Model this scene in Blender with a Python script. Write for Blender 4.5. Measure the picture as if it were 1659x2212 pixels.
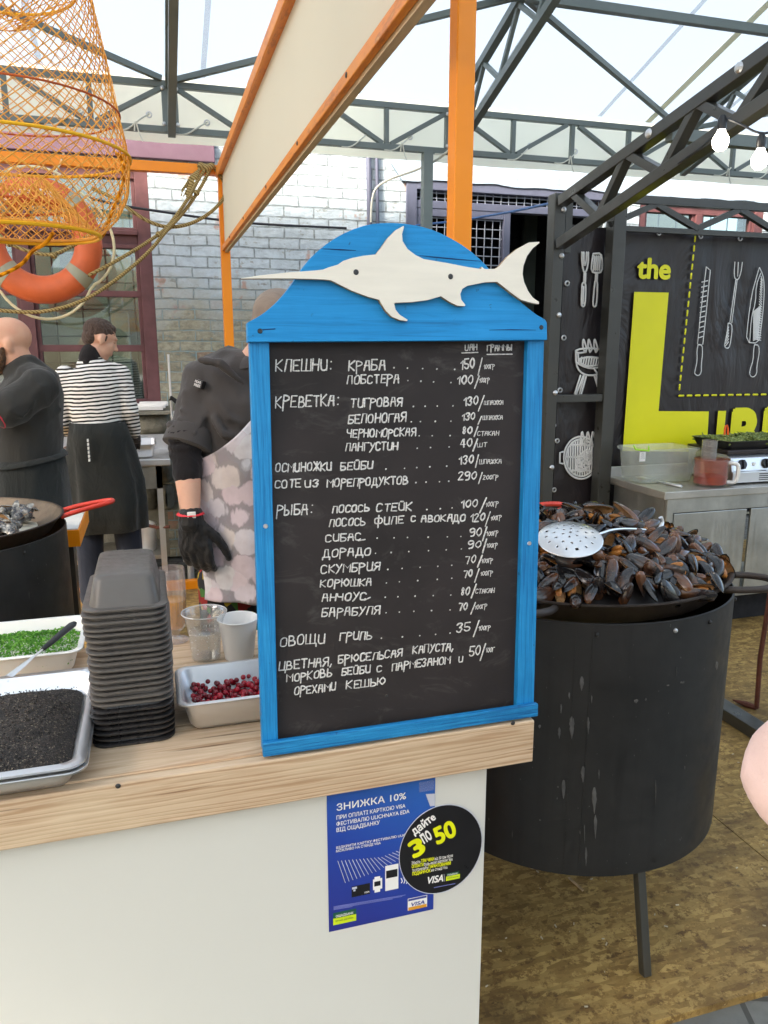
import bpy, bmesh, math, random
from mathutils import Vector, Matrix, Euler, noise as mnoise
R = math.radians
random.seed(7)
for o in list(bpy.data.objects): bpy.data.objects.remove(o)
sc = bpy.context.scene
COL = sc.collection

# ------------------------------------------------------------------ camera
CAMZ, PITCH, YAW, FOC = 1.66, R(12.1), R(16.7), 1650.0
cam = bpy.data.cameras.new('camera'); cam.sensor_fit = 'HORIZONTAL'; cam.sensor_width = 36
cam.lens = 36 * FOC / 1659; cam.clip_start = .02; cam.clip_end = 500
camo = bpy.data.objects.new('camera', cam); COL.objects.link(camo)
camo.location = (0, 0, CAMZ); camo.rotation_euler = (math.pi/2 - PITCH, 0, -YAW)
sc.camera = camo
# ------------------------------------------------------------------ sky, sun, exposure
SUN_EL, SUN_AZ = R(42), R(235)          # azimuth measured clockwise from +Y
w = bpy.data.worlds.new("World"); sc.world = w; w.use_nodes = True
nt = w.node_tree; nt.nodes.clear()
wo = nt.nodes.new('ShaderNodeOutputWorld'); bg = nt.nodes.new('ShaderNodeBackground')
sky = nt.nodes.new('ShaderNodeTexSky'); sky.sky_type = 'NISHITA'; sky.sun_disc = False
sky.sun_elevation = SUN_EL; sky.sun_rotation = SUN_AZ; sky.dust_density = 4.0; sky.air_density = 1.0; sky.ozone_density = 0.6
nt.links.new(sky.outputs[0], bg.inputs[0]); bg.inputs[1].default_value = 0.13
nt.links.new(bg.outputs[0], wo.inputs[0])
sl = bpy.data.lights.new('sun', 'SUN'); sl.energy = 2.8; sl.angle = R(14); sl.color = (1, .91, .78)
so = bpy.data.objects.new('sun', sl); COL.objects.link(so)
sd = Vector((math.sin(SUN_AZ)*math.cos(SUN_EL), math.cos(SUN_AZ)*math.cos(SUN_EL), math.sin(SUN_EL)))
so.rotation_euler = sd.to_track_quat('Z', 'Y').to_euler(); so.location = sd*30
sc.view_settings.view_transform = 'Standard'; sc.view_settings.look = 'None'
sc.view_settings.exposure = 2.28; sc.view_settings.gamma = 1; sc.view_settings.use_curve_mapping = False
sc.cycles.max_bounces = 8; sc.cycles.transparent_max_bounces = 12; sc.cycles.use_denoising = True
sc.cycles.caustics_reflective = False; sc.cycles.caustics_refractive = False; sc.cycles.sample_clamp_indirect = 6

# ------------------------------------------------------------------ survey helper: a sight line meets a real plane
FW = Vector((math.sin(YAW)*math.cos(PITCH), math.cos(YAW)*math.cos(PITCH), -math.sin(PITCH)))
RT = Vector((math.cos(YAW), -math.sin(YAW), 0)); UP = RT.cross(FW); CAM = Vector((0, 0, CAMZ))
def ray(u, v): return FW + RT*((u-829.5)/FOC) + UP*((1106-v)/FOC)
def at(p, X=None, Y=None, Z=None):
    r = ray(*p)
    t = X/r.x if X is not None else Y/r.y if Y is not None else (Z-CAMZ)/r.z
    return CAM + r*t
def win(x0, y0, s): return lambda x, y: ((x0 + x/s)/1.8228, (y0 + y/s)/1.8228)
w1 = win(0,0,1.659); w2 = win(900,0,1.508); w3 = win(1900,0,1.476); w4 = win(0,900,1.659); w5 = win(0,1700,1.565)
w6 = win(0,2100,1.508); w7 = win(900,820,1.2762); w8 = win(2050,700,1.7033); w9 = win(2050,1600,1.7033)
w10 = win(1800,2400,1.3554); wa = win(1050,1300,1.508); wb = win(1050,2150,1.508); wp = win(1250,3000,2.37)
wd = win(1580,600,2.476); wm = win(600,1100,1.58); wr = win(0,600,3.16); ws = win(1560,3150,4.608); wg = win(2600,1600,3.913)

# ------------------------------------------------------------------ materials
def lin(h):
    h = h.lstrip('#'); c = [int(h[i:i+2], 16)/255 for i in (0, 2, 4)]
    return tuple(x/12.92 if x <= .04045 else ((x+.055)/1.055)**2.4 for x in c) + (1,)
class NT:
    def __init__(s, name):
        s.m = bpy.data.materials.new(name); s.m.use_nodes = True; s.t = s.m.node_tree
        s.b = s.t.nodes['Principled BSDF']; s.out = s.t.nodes['Material Output']
    def n(s, kind, **kw):
        nd = s.t.nodes.new('ShaderNode' + kind)
        for k, v in kw.items():
            if k in nd.inputs.keys() if not hasattr(nd, k) else False: nd.inputs[k].default_value = v
            else: setattr(nd, k, v)
        return nd
    def l(s, a, b): s.t.links.new(a, b)
    def coord(s, kind='Object', scale=(1,1,1), rot=(0,0,0), loc=(0,0,0)):
        tc = s.n('TexCoord'); mp = s.n('Mapping'); mp.inputs['Scale'].default_value = scale
        mp.inputs['Rotation'].default_value = rot; mp.inputs['Location'].default_value = loc
        s.l(tc.outputs[kind], mp.inputs[0]); return mp.outputs[0]
    def noise(s, co, scale, detail=6, rough=.6, dist=0):
        nd = s.n('TexNoise'); nd.inputs['Scale'].default_value = scale; nd.inputs['Detail'].default_value = detail
        nd.inputs['Roughness'].default_value = rough; nd.inputs['Distortion'].default_value = dist
        if co is not None: s.l(co, nd.inputs['Vector'])
        return nd.outputs['Fac']
    def ramp(s, fac, stops, interp='LINEAR'):
        nd = s.n('ValToRGB'); cr = nd.color_ramp; cr.interpolation = interp
        while len(cr.elements) > 1: cr.elements.remove(cr.elements[-1])
        cr.elements[0].position = stops[0][0]; cr.elements[0].color = stops[0][1]
        for p, c in stops[1:]:
            e = cr.elements.new(p); e.color = c
        s.l(fac, nd.inputs[0]); return nd.outputs[0]
    def mix(s, fac, a, b, mode='MIX'):
        nd = s.n('MixRGB', blend_type=mode)
        for i, v in ((0, fac), (1, a), (2, b)):
            if hasattr(v, 'is_linked'): s.l(v, nd.inputs[i])
            else: nd.inputs[i].default_value = v
        return nd.outputs[0]
    def math(s, op, a, b=0.0):
        nd = s.n('Math', operation=op)
        for i, v in ((0, a), (1, b)):
            if hasattr(v, 'is_linked'): s.l(v, nd.inputs[i])
            else: nd.inputs[i].default_value = v
        return nd.outputs[0]
    def bump(s, h, strength=.3, dist=.002):
        nd = s.n('Bump'); nd.inputs['Strength'].default_value = strength; nd.inputs['Distance'].default_value = dist
        s.l(h, nd.inputs['Height']); s.l(nd.outputs[0], s.b.inputs['Normal']); return nd
    def set(s, **kw):
        for k, v in kw.items():
            k = {'col': 'Base Color', 'rough': 'Roughness', 'metal': 'Metallic', 'spec': 'Specular IOR Level', 'trans': 'Transmission Weight', 'ior': 'IOR', 'alpha': 'Alpha', 'sub': 'Subsurface Weight', 'coat': 'Coat Weight', 'sheen': 'Sheen Weight'}[k]
            if hasattr(v, 'is_linked'): s.l(v, s.b.inputs[k])
            else: s.b.inputs[k].default_value = v
        return s
def g(v, a=1): return (v, v, v, a)
def sc3(c, f): return (min(c[0]*f, 1), min(c[1]*f, 1), min(c[2]*f, 1), 1)
def pm(name, col, rough=.5, metal=0, var=.15, scale=8, bump=0, bscale=80, bd=.002, spec=.5, rvar=.1, scl=(1,1,1), **kw):
    m = NT(name); co = m.coord(scale=scl)
    f = m.noise(co, scale)
    m.set(col=m.ramp(f, [(.3, sc3(col, 1-var)), (.7, sc3(col, 1+var))]), metal=metal, spec=spec)
    if rvar: m.set(rough=m.ramp(m.noise(co, scale*3), [(.3, g(max(rough-rvar, .02))), (.7, g(min(rough+rvar, 1)))]))
    else: m.set(rough=rough)
    if bump: m.bump(m.noise(co, bscale), bump, bd)
    m.set(**kw); return m.m
M = {}
M['orange'] = pm('orange_paint', lin('#fd9304'), .42, var=.06, scale=3, bump=.05, bscale=30)
def worn_orange():
    m = NT('worn_orange_timber'); co = m.coord(scale=(6, 1.2, 6)); f = m.noise(co, 6, 8, .7)
    m.set(col=m.ramp(f, [(.3, lin('#f09a2c')), (.55, lin('#e58a2a')), (.63, lin('#c87428')), (.74, lin('#ecb868'))]), rough=.45)
    m.bump(f, .2); return m.m
M['orange_wood'] = worn_orange()
def blue(name, a, b, c, grain, sx=(2.2, 90, 90)):
    m = NT(name); co = m.coord(scale=sx); f = m.noise(co, 3.2, 8, .65, .6); f2 = m.noise(m.coord(), 9, 5)
    col = m.ramp(f, [(.26, sc3(lin(c), .7)), (.36, lin(c)), (.47, lin(a)), (.66, lin(b))])
    col = m.mix(m.ramp(f2, [(.45, g(0)), (.75, g(.55))]), col, lin(c))
    # small chips where the paint has come off
    ch = m.ramp(m.noise(m.coord(), 38, 4, .7), [(.66, g(0)), (.70, g(1))])
    col = m.mix(m.math('MULTIPLY', ch, .6), col, lin('#23486e'))
    m.set(col=col, rough=.5, spec=.35); m.bump(f, grain, .003); return m.m
M['blue_h'] = blue('blue_painted_rail', '#1a80bc', '#329ad2', '#115f98', .6)
M['blue_v'] = blue('blue_painted_stile', '#1a86c4', '#309cd6', '#1470ac', .5, (90, 90, 2.2))
M['blue_head'] = blue('blue_painted_plywood', '#1a90d2', '#289adc', '#1884c4', .2, (1.5, 20, 36))
def wood(name, sx=(1, 14, 14), warm=1.0, knots=True):
    m = NT(name); co = m.coord(scale=sx)
    d = m.noise(m.coord(scale=(1.6, 5, 5)), 2.2, 3, .5)
    wv = m.n('TexWave', wave_type='BANDS', bands_direction='Z'); wv.inputs['Scale'].default_value = 1.5
    wv.inputs['Distortion'].default_value = 13; wv.inputs['Detail'].default_value = 4; wv.inputs['Detail Scale'].default_value = 1.2
    m.l(m.coord(scale=(.9, 14, 19)), wv.inputs['Vector'])
    f = m.noise(co, 4, 8, .7, .3)
    base = m.ramp(wv.outputs['Fac'], [(0, lin('#b99877')), (.22, lin('#c9ab8b')), (.6, lin('#dac1a2')), (1, lin('#d0b495'))])
    base = m.mix(m.ramp(f, [(.3, g(.4)), (.6, g(0))]), base, lin('#a07c56'))
    base = m.mix(m.ramp(d, [(.45, g(0)), (.7, g(.45))]), base, lin('#e4d0b0'))
    if knots:
        vo = m.n('TexVoronoi'); vo.inputs['Scale'].default_value = 3.6; m.l(m.coord(scale=(1.35, 3.2, 3.2), loc=(.43, .2, .31)), vo.inputs['Vector'])
        base = m.mix(m.ramp(vo.outputs['Distance'], [(.03, g(.85)), (.09, g(.3)), (.24, g(0))]), base, lin('#5c3a22'))
        # dark splits and dirty edge marks
        sp = m.ramp(m.noise(m.coord(scale=(2.2, 40, 60)), 1.6, 2, .4), [(.7, g(0)), (.74, g(.7))])
        base = m.mix(sp, base, lin('#6a4a30'))
    m.set(col=base, rough=.55, spec=.35); m.bump(m.math('ADD', f, wv.outputs['Fac']), .18, .0015); return m.m
M['wood'] = wood('pine_planks', (1, 30, 30)); M['wood_beam'] = wood('pine_edge_beam', (1, 26, 26))
M['ply'] = pm('plywood_edge', lin('#a98d68'), .7, var=.35, scale=60, scl=(1, 1, 9))
M['white_panel'] = pm('white_laminate', lin('#dad9d1'), .38, var=.02, scale=1.3, rvar=.12, bump=.03, bscale=5, bd=.004)
M['fish_white'] = pm('cream_painted_plywood', lin('#f2ead9'), .5, var=.04, scale=9, bump=.12, bscale=24, scl=(1, 4, 6))
def chalkboard():
    m = NT('chalkboard_black'); f = m.noise(m.coord(scale=(1, 1, 1.4)), 3.2, 6, .6, .4); s = m.noise(m.coord(), 60, 4, .6)
    c = m.ramp(f, [(.35, lin('#2c2827')), (.7, lin('#3a3433'))])
    c = m.mix(m.ramp(s, [(.76, g(0)), (.8, g(.35))]), c, lin('#8a8480'))
    sm = m.ramp(m.noise(m.coord(scale=(1.5, 1, 3.5), loc=(4, 0, 1)), 4.5, 5, .7, 1.5), [(.56, g(0)), (.78, g(.16))]); c = m.mix(sm, c, lin('#a09a94'))
    m.set(col=c, rough=.62, spec=.25); m.bump(s, .04); return m.m
M['chalkboard'] = chalkboard()
def chalk():
    m = NT('white_chalk_ink'); f = m.noise(m.coord(), 320, 3, .7)
    m.set(col=m.ramp(f, [(.3, lin('#a8a39e')), (.55, lin('#e8e4de'))]), rough=.85); return m.m
M['chalk'] = chalk()
def steel(name, col, rough, scl=(1, 60, 60), var=.15):
    m = NT(name); f = m.noise(m.coord(scale=scl), 3, 5, .6); d = m.noise(m.coord(), 5, 6, .65)
    m.set(col=m.ramp(d, [(.3, sc3(col, 1-var)), (.7, col)]), metal=1, rough=m.ramp(f, [(.3, g(rough-.08)), (.7, g(rough+.12))]))
    m.bump(f, .03, .001); return m.m
M['steel'] = steel('brushed_steel', g(.8), .42, (1, 14, 14), .1)
M['steel_bright'] = steel('polished_steel', g(.74), .32, (1, 1, 1), .04)
M['steel_dirty'] = steel('smeared_steel_cabinet', (.60, .60, .56, 1), .38, (30, 30, 1), .35)
M['steel_top'] = steel('stained_steel_worktop', (.60, .57, .51, 1), .5, (3, 9, 9), .3)
M['screw'] = pm('dark_screw', g(.08), .35, .9)
M['zinc'] = pm('zinc_bolt', g(.62), .35, .8)
M['tray_foam'] = pm('black_foam_plastic', lin('#5f5a55'), .38, var=.06, scale=20, bump=.06, bscale=500, bd=.0004)
def black_iron(name, base, drips=True):
    m = NT(name); co = m.coord(); f = m.noise(co, 3.5, 7, .65)
    c = m.ramp(f, [(.3, sc3(base, .7)), (.7, sc3(base, 1.35))])
    if drips:
        st = m.noise(m.coord(scale=(16, 16, .9)), 2.2, 4, .55)
        c = m.mix(m.ramp(st, [(.54, g(0)), (.72, g(.6))]), c, sc3(base, .5))
        fl = m.ramp(m.noise(m.coord(scale=(30, 30, 5), loc=(3, 1, 0)), 1.6, 3, .5), [(.74, g(0)), (.78, g(.4))])
        fl2 = m.ramp(m.noise(m.coord(scale=(90, 90, 40)), 1.2, 2, .5), [(.74, g(0)), (.77, g(.7))])
        c = m.mix(m.math('MAXIMUM', fl, fl2), c, lin('#6e6c68'))
    m.set(col=c, rough=m.ramp(m.noise(co, 9), [(.3, g(.38)), (.7, g(.62))]), spec=.45); m.bump(f, .06, .004); return m.m
M['drum'] = black_iron('sooty_black_drum', lin('#232221'))
M['drum_b'] = black_iron('sooty_black_drum_worn', lin('#292928'))
M['pan_iron'] = black_iron('seasoned_iron_pan', lin('#332b26'), False)
M['pan_in'] = pm('used_pan_inside', lin('#6d5e4c'), .45, .3, var=.5, scale=9, bump=.2, bscale=30)
M['rusty'] = pm('rusty_rod', lin('#5a2f20'), .75, var=.4, scale=18)
M['red_handle'] = pm('red_enamel', lin('#d8402e'), .35, var=.1, scale=14)
M['black_metal'] = pm('black_painted_steel', lin('#3b3a35'), .36, .0, var=.1, scale=5, bump=.05, bscale=40, spec=.6)
M['grey_metal'] = pm('grey_painted_steel', lin('#6e7876'), .42, var=.1, scale=3)
M['blue_grey'] = pm('blue_grey_frame_paint', lin('#5c6074'), .5, var=.15, scale=6, bump=.1)
M['wire_mesh'] = pm('grille_wire', lin('#8c93a0'), .5, var=.1)
M['dark_void'] = pm('dark_doorway', lin('#101014'), .9, var=.2)
M['maroon'] = pm('peeling_maroon_paint', lin('#6a4446'), .55, var=.28, scale=7, bump=.3, bscale=25)
M['pink_lintel'] = pm('faded_pink_plaster', lin('#6a5262'), .8, var=.12, scale=5, bump=.2, bscale=14)
M['white_mat'] = pm('white_plastic', lin('#eeece6'), .45, var=.03)
M['tan_rope'] = None
def rope(name, a, b, tw=260):
    m = NT(name); wv = m.n('TexWave', wave_type='BANDS', bands_direction='DIAGONAL'); wv.inputs['Scale'].default_value = tw
    wv.inputs['Distortion'].default_value = 1.5
    m.l(m.coord(), wv.inputs['Vector'])
    m.set(col=m.ramp(wv.outputs['Fac'], [(.1, lin(b)), (.6, lin(a))]), rough=.9, spec=.15); m.bump(wv.outputs['Fac'], .5, .003); return m.m
M['tan_rope'] = rope('tan_hemp_rope', '#b09a68', '#6e5a34', 30); M['yellow_rope'] = rope('yellow_rope', '#f0a018', '#b06a08', 45)
M['cream_rope'] = pm('cream_cord', lin('#e6dcb4'), .7, var=.1, scale=30)
M['white_cord'] = pm('white_tie_cord', lin('#d8d8cc'), .7, var=.1, scale=30)
M['black_cable'] = pm('black_cable', lin('#2b2d33'), .5); M['blue_cable'] = pm('blue_cable', lin('#4a6fa8'), .5)
M['net_orange'] = pm('orange_net_cord', lin('#ffb04a'), .55, var=.2, scale=14)
M['net_yellow'] = pm('yellow_net_hoop', lin('#f7b810'), .5, var=.1)
M['net_rust'] = pm('rust_coloured_hoop', lin('#c2581c'), .55, var=.2)
M['ring_orange'] = pm('orange_lifebuoy_skin', lin('#dc6a3a'), .55, var=.1, scale=9, bump=.25, bscale=22, bd=.004)
M['ring_band'] = pm('grey_reflective_band', lin('#a9a68e'), .5, var=.06)
def fabric(name, col, rough=.9, fold=.35, fs=5, var=.15, sheen=.15):
    m = NT(name); co = m.coord(); f = m.noise(m.coord(scale=(1, 1, .55)), fs, 4, .5, 1.2); t = m.noise(co, 300, 2)
    m.set(col=m.ramp(f, [(.3, sc3(col, 1-var)), (.7, sc3(col, 1+var))]), rough=rough, spec=.2, sheen=sheen)
    m.bump(m.math('ADD', f, m.math('MULTIPLY', t, .06)), fold, .03); return m.m
M['coat'] = fabric('charcoal_chef_cotton', lin('#474341'), fs=6, var=.12); M['shirt_black'] = fabric('washed_black_cotton', lin('#343330'), fs=7)
M['apron_black'] = fabric('black_apron_cloth', lin('#272927'), fs=8, fold=.6); M['under_sleeve'] = fabric('tight_black_knit', lin('#201d1e'), fs=14)
M['navy'] = fabric('navy_trousers', lin('#1d222e'), fs=7); M['pink_coat'] = fabric('pale_pink_jacket', lin('#ecc8bb'), fs=7, var=.05, fold=.6)
M['cap'] = fabric('beige_cap_cloth', lin('#8a7a6c'), fs=9)
M['glove'] = fabric('black_nitrile', lin('#232222'), .42, .35, 26, .12)
M['red_trim'] = pm('red_piping', lin('#b8283e'), .6); M['band_red'] = pm('red_wristband', lin('#cc2430'), .5)
def skinm(name, c, blotch='#c87a62'):
    m = NT(name); f = m.noise(m.coord(), 14, 5, .6)
    m.set(col=m.mix(m.ramp(f, [(.4, g(0)), (.75, g(.35))]), lin(c), lin(blotch)), rough=.5, spec=.4, sub=.12)
    m.b.inputs['Subsurface Radius'].default_value = (.012, .005, .003); m.bump(m.noise(m.coord(), 180, 3), .08, .001); return m.m
M['skin'] = skinm('warm_skin', '#d9a78a'); M['skin_pale'] = skinm('pale_skin', '#dcae94')
M['hair'] = fabric('short_brown_hair', lin('#54433a'), .7, .8, 60, .35); M['beard'] = fabric('ginger_brown_beard', lin('#5c4028'), .8, .9, 90, .4)
def stripes():
    m = NT('striped_jersey'); tc = m.n('TexCoord'); sx = m.n('SeparateXYZ'); m.l(tc.outputs['Object'], sx.inputs[0])
    wob = m.noise(m.coord(), 5, 3, .5)
    z = m.math('ADD', sx.outputs['Z'], m.math('ADD', m.math('MULTIPLY', wob, .035), m.math('MULTIPLY', sx.outputs['X'], -.05)))
    fr = m.math('FRACT', m.math('MULTIPLY', z, 1/.0225))
    c = m.ramp(fr, [(0, lin('#efece6')), (.5, lin('#efece6')), (.56, lin('#262422')), (.94, lin('#262422')), (1, lin('#efece6'))])
    m.set(col=c, rough=.9, spec=.2, sheen=.1); m.bump(m.noise(m.coord(), 9, 4, .5, 1), .5, .03); return m.m
M['stripes'] = stripes()
def floral():
    m = NT('pale_floral_apron'); n = m.noise(m.coord(), 9, 4, .6)
    vo = m.n('TexVoronoi', feature='SMOOTH_F1'); vo.inputs['Scale'].default_value = 14; vo.inputs['Smoothness'].default_value = .05
    co = m.coord(); md = m.n('VectorMath', operation='ADD'); m.l(co, md.inputs[0])
    nz = m.n('TexNoise'); nz.inputs['Scale'].default_value = 16; ml = m.n('VectorMath', operation='SCALE'); ml.inputs['Scale'].default_value = .024
    m.l(nz.outputs['Color'], ml.inputs[0]); m.l(ml.outputs[0], md.inputs[1]); m.l(md.outputs[0], vo.inputs['Vector'])
    hsv = m.n('SeparateXYZ'); m.l(vo.outputs['Color'], hsv.inputs[0])
    pet = m.ramp(hsv.outputs['X'], [(.1, lin('#d8c6ca')), (.35, lin('#d4d2d6')), (.55, lin('#ccb2b8')), (.75, lin('#d6dade')), (.95, lin('#dacec6'))])
    pet = m.mix(m.ramp(n, [(.35, g(.45)), (.7, g(0))]), pet, lin('#9a8a8c'))
    d = vo.outputs['Distance']
    vein = m.noise(m.coord(), 60, 3, .6)
    pet = m.mix(m.ramp(m.math('ADD', d, m.math('MULTIPLY', vein, .05)), [(0, g(.25)), (.25, g(0))]), pet, lin('#8a6e70'))
    c = m.mix(m.ramp(d, [(.56, g(0)), (.64, g(.75))]), pet, lin('#7e787a'))
    m.set(col=c, rough=.9, spec=.2); m.bump(m.noise(m.coord(), 6, 3), .35, .03); return m.m
M['floral'] = floral()
def leggings():
    m = NT('dark_patterned_trousers'); vo = m.n('TexVoronoi'); vo.inputs['Scale'].default_value = 34; m.l(m.coord(), vo.inputs['Vector'])
    sx = m.n('SeparateXYZ'); m.l(vo.outputs['Color'], sx.inputs[0])
    c = m.ramp(sx.outputs['X'], [(0, lin('#1c1c1c')), (.6, lin('#23221f')), (.62, lin('#8c2420')), (.75, lin('#3e6a2a')), (.9, lin('#a08a28'))], 'CONSTANT')
    m.set(col=c, rough=.9); return m.m
M['leggings'] = leggings()
def brick():
    m = NT('old_painted_brick'); tc = m.n('TexCoord'); sx = m.n('SeparateXYZ'); m.l(tc.outputs['Object'], sx.inputs[0])
    cb = m.n('CombineXYZ'); wob = m.noise(m.coord(), 5, 3, .5)
    m.l(m.math('ADD', sx.outputs['X'], m.math('MULTIPLY', wob, .02)), cb.inputs[0]); m.l(m.math('ADD', sx.outputs['Z'], m.math('MULTIPLY', wob, .024)), cb.inputs[1])
    bt = m.n('TexBrick'); m.l(cb.outputs[0], bt.inputs['Vector']); bt.inputs['Scale'].default_value = 1
    bt.inputs['Brick Width'].default_value = .238; bt.inputs['Row Height'].default_value = .0785; bt.inputs['Mortar Size'].default_value = .0065
    bt.inputs['Mortar Smooth'].default_value = .35; bt.inputs['Bias'].default_value = 0
    bt.inputs['Color1'].default_value = g(0); bt.inputs['Color2'].default_value = g(1); bt.inputs['Mortar'].default_value = g(.5)
    rnd = m.n('SeparateXYZ'); m.l(bt.outputs['Color'], rnd.inputs[0])
    stone = m.ramp(rnd.outputs['X'], [(0, lin('#a09c88')), (.3, lin('#b4af9a')), (.6, lin('#a9a792')), (.86, lin('#b8b4a0')), (.97, lin('#a08069'))])
    p1 = m.noise(m.coord(), 2.4, 8, .7); p2 = m.noise(m.coord(scale=(1, 1, 1.6)), 11, 6, .7); p3 = m.noise(m.coord(loc=(5, 0, 2)), 4.2, 5, .6)
    c = m.mix(m.ramp(p2, [(.4, g(0)), (.62, g(.75))]), stone, lin('#7c7868'))
    c = m.mix(m.ramp(m.noise(m.coord(scale=(1, 1, 1.5), loc=(2, 0, 7)), 26, 6, .75), [(.5, g(0)), (.68, g(.6))]), c, lin('#c4c0ac'))
    c = m.mix(m.ramp(p3, [(.62, g(0)), (.7, g(.8))]), c, lin('#9e6a58'))                     # bare red brick
    c = m.mix(m.ramp(p2, [(.58, g(0)), (.66, g(.55))]), c, lin('#6f9aa6'))                     # flecks of old teal paint
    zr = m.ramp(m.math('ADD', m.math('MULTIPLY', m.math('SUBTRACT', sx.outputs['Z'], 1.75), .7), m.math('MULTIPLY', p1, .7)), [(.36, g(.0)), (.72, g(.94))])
    c = m.mix(zr, c, m.ramp(p2, [(.28, lin('#96a4ae')), (.38, lin('#bccad4')), (.6, lin('#d2e0ea'))]))              # whitewash up high, brightened to paint in daylight from the gap above
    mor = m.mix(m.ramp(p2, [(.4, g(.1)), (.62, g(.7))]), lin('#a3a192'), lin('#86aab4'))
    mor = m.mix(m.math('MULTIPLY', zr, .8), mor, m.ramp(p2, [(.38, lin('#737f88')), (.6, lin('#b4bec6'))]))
    c = m.mix(m.ramp(m.noise(m.coord(loc=(1, 0, 8)), 3.4, 4, .6), [(.61, g(0)), (.65, g(.7))]), c, lin('#b88a74'))
    c = m.mix(m.ramp(m.noise(m.coord(scale=(1, 1, 1.7), loc=(6, 0, 3)), 7, 6, .75), [(.58, g(0)), (.64, g(.7))]), c, lin('#8c8a7c'))
    c = m.mix(m.ramp(bt.outputs['Fac'], [(.0, g(0)), (.25, g(.75)), (.6, g(.1))]), c, lin('#5c5a54')); c = m.mix(m.ramp(bt.outputs['Fac'], [(.35, g(0)), (.8, g(1))]), c, mor)  # dark rim round each brick paints in the shade of its joints
    m.set(col=c, rough=.88, spec=.2)
    h = m.math('ADD', m.math('MULTIPLY', bt.outputs['Fac'], -1.0), m.math('MULTIPLY', p2, 1.1)); m.bump(h, .75, .016); return m.m
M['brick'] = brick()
def plaster():
    m = NT('flaking_limewash_plaster'); f = m.noise(m.coord(scale=(1, 1, .5)), 4, 8, .7); s = m.noise(m.coord(), 16, 7, .75)
    c = m.ramp(f, [(.3, lin('#8e9eb2')), (.5, lin('#aabccc')), (.75, lin('#98a8ba'))])
    c = m.mix(m.ramp(s, [(.66, g(0)), (.72, g(.7))]), c, lin('#7c7470')); m.set(col=c, rough=.9); m.bump(m.math('ADD', f, s), .5, .015); return m.m
M['plaster'] = plaster()
M['rubble'] = pm('rough_stone', lin('#8c887a'), .9, var=.35, scale=6, bump=.9, bscale=9, bd=.03)
def glass_dark():
    m = NT('window_glass'); m.set(col=lin('#5a625c'), rough=.03, metal=0, spec=1.0, alpha=.25); tr = m.n('BsdfTransparent'); tr.inputs[0].default_value = (.72, .78, .74, 1); gs = m.n('BsdfGlossy'); gs.inputs['Roughness'].default_value = .03; gs.inputs[0].default_value = g(.9); mx = m.n('MixShader'); mx.inputs[0].default_value = .17
    m.l(tr.outputs[0], mx.inputs[1]); m.l(gs.outputs[0], mx.inputs[2]); m.l(mx.outputs[0], m.out.inputs[0]); return m.m
M['pane'] = glass_dark()
def osb():
    m = NT('strand_board'); acc = None
    tones = [(lin('#76592f'), lin('#ac8c50')), (lin('#664c2a'), lin('#967642')), (lin('#806436'), lin('#b8985a'))]
    c = None; hs = None
    for i, (rz, sclx) in enumerate(((.3, 13), (1.35, 17), (2.4, 15))):
        vo = m.n('TexVoronoi', feature='F1'); vo.inputs['Scale'].default_value = 1; vo.inputs['Randomness'].default_value = 1
        m.l(m.coord(scale=(sclx, sclx*4.2, 1), rot=(0, 0, rz)), vo.inputs['Vector'])
        sx = m.n('SeparateXYZ'); m.l(vo.outputs['Color'], sx.inputs[0])
        ci = m.ramp(sx.outputs['X'], [(0, tones[i][0]), (1, tones[i][1])])
        c = ci if c is None else m.mix(m.ramp(m.noise(m.coord(scale=(1, 1, 1), loc=(i*3, 0, 0)), 26, 4, .75), [(.46, g(0)), (.54, g(1))]), c, ci)
        hs = sx.outputs['Y'] if hs is None else m.math('ADD', hs, sx.outputs['Y'])
    dirt = m.noise(m.coord(), 2.1, 8, .7)
    c = m.mix(m.ramp(dirt, [(.44, g(0)), (.66, g(.72))]), c, lin('#46351f'))
    wear = m.noise(m.coord(loc=(9, 4, 0)), 18, 6, .7)
    c = m.mix(m.ramp(wear, [(.62, g(0)), (.7, g(.6))]), c, lin('#2e2620'))
    c = m.mix(m.ramp(m.noise(m.coord(scale=(1, 3, 1), rot=(0, 0, .5)), 40, 3, .6), [(.7, g(0)), (.74, g(.6))]), c, lin('#c9b483'))
    m.set(col=c, rough=.6, spec=.3); m.bump(m.math('ADD', m.math('MULTIPLY', hs, .3), wear), .3, .003); return m.m
M['osb'] = osb()
def paving():
    m = NT('dirty_stone_paving'); bt = m.n('TexBrick'); m.l(m.coord(rot=(0, 0, .35)), bt.inputs['Vector']); bt.inputs['Scale'].default_value = 1
    bt.inputs['Brick Width'].default_value = .21; bt.inputs['Row Height'].default_value = .11; bt.inputs['Mortar Size'].default_value = .008
    bt.inputs['Color1'].default_value = lin('#6c6c66'); bt.inputs['Color2'].default_value = lin('#83827a'); bt.inputs['Mortar'].default_value = lin('#45443e')
    f = m.noise(m.coord(), 9, 7, .7); c = m.mix(m.ramp(f, [(.35, g(.6)), (.7, g(0))]), bt.outputs['Color'], lin('#57564f'))
    m.set(col=c, rough=.8); m.bump(m.math('ADD', f, m.math('MULTIPLY', bt.outputs['Fac'], -1)), .5, .01); return m.m
M['paving'] = paving()
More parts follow.
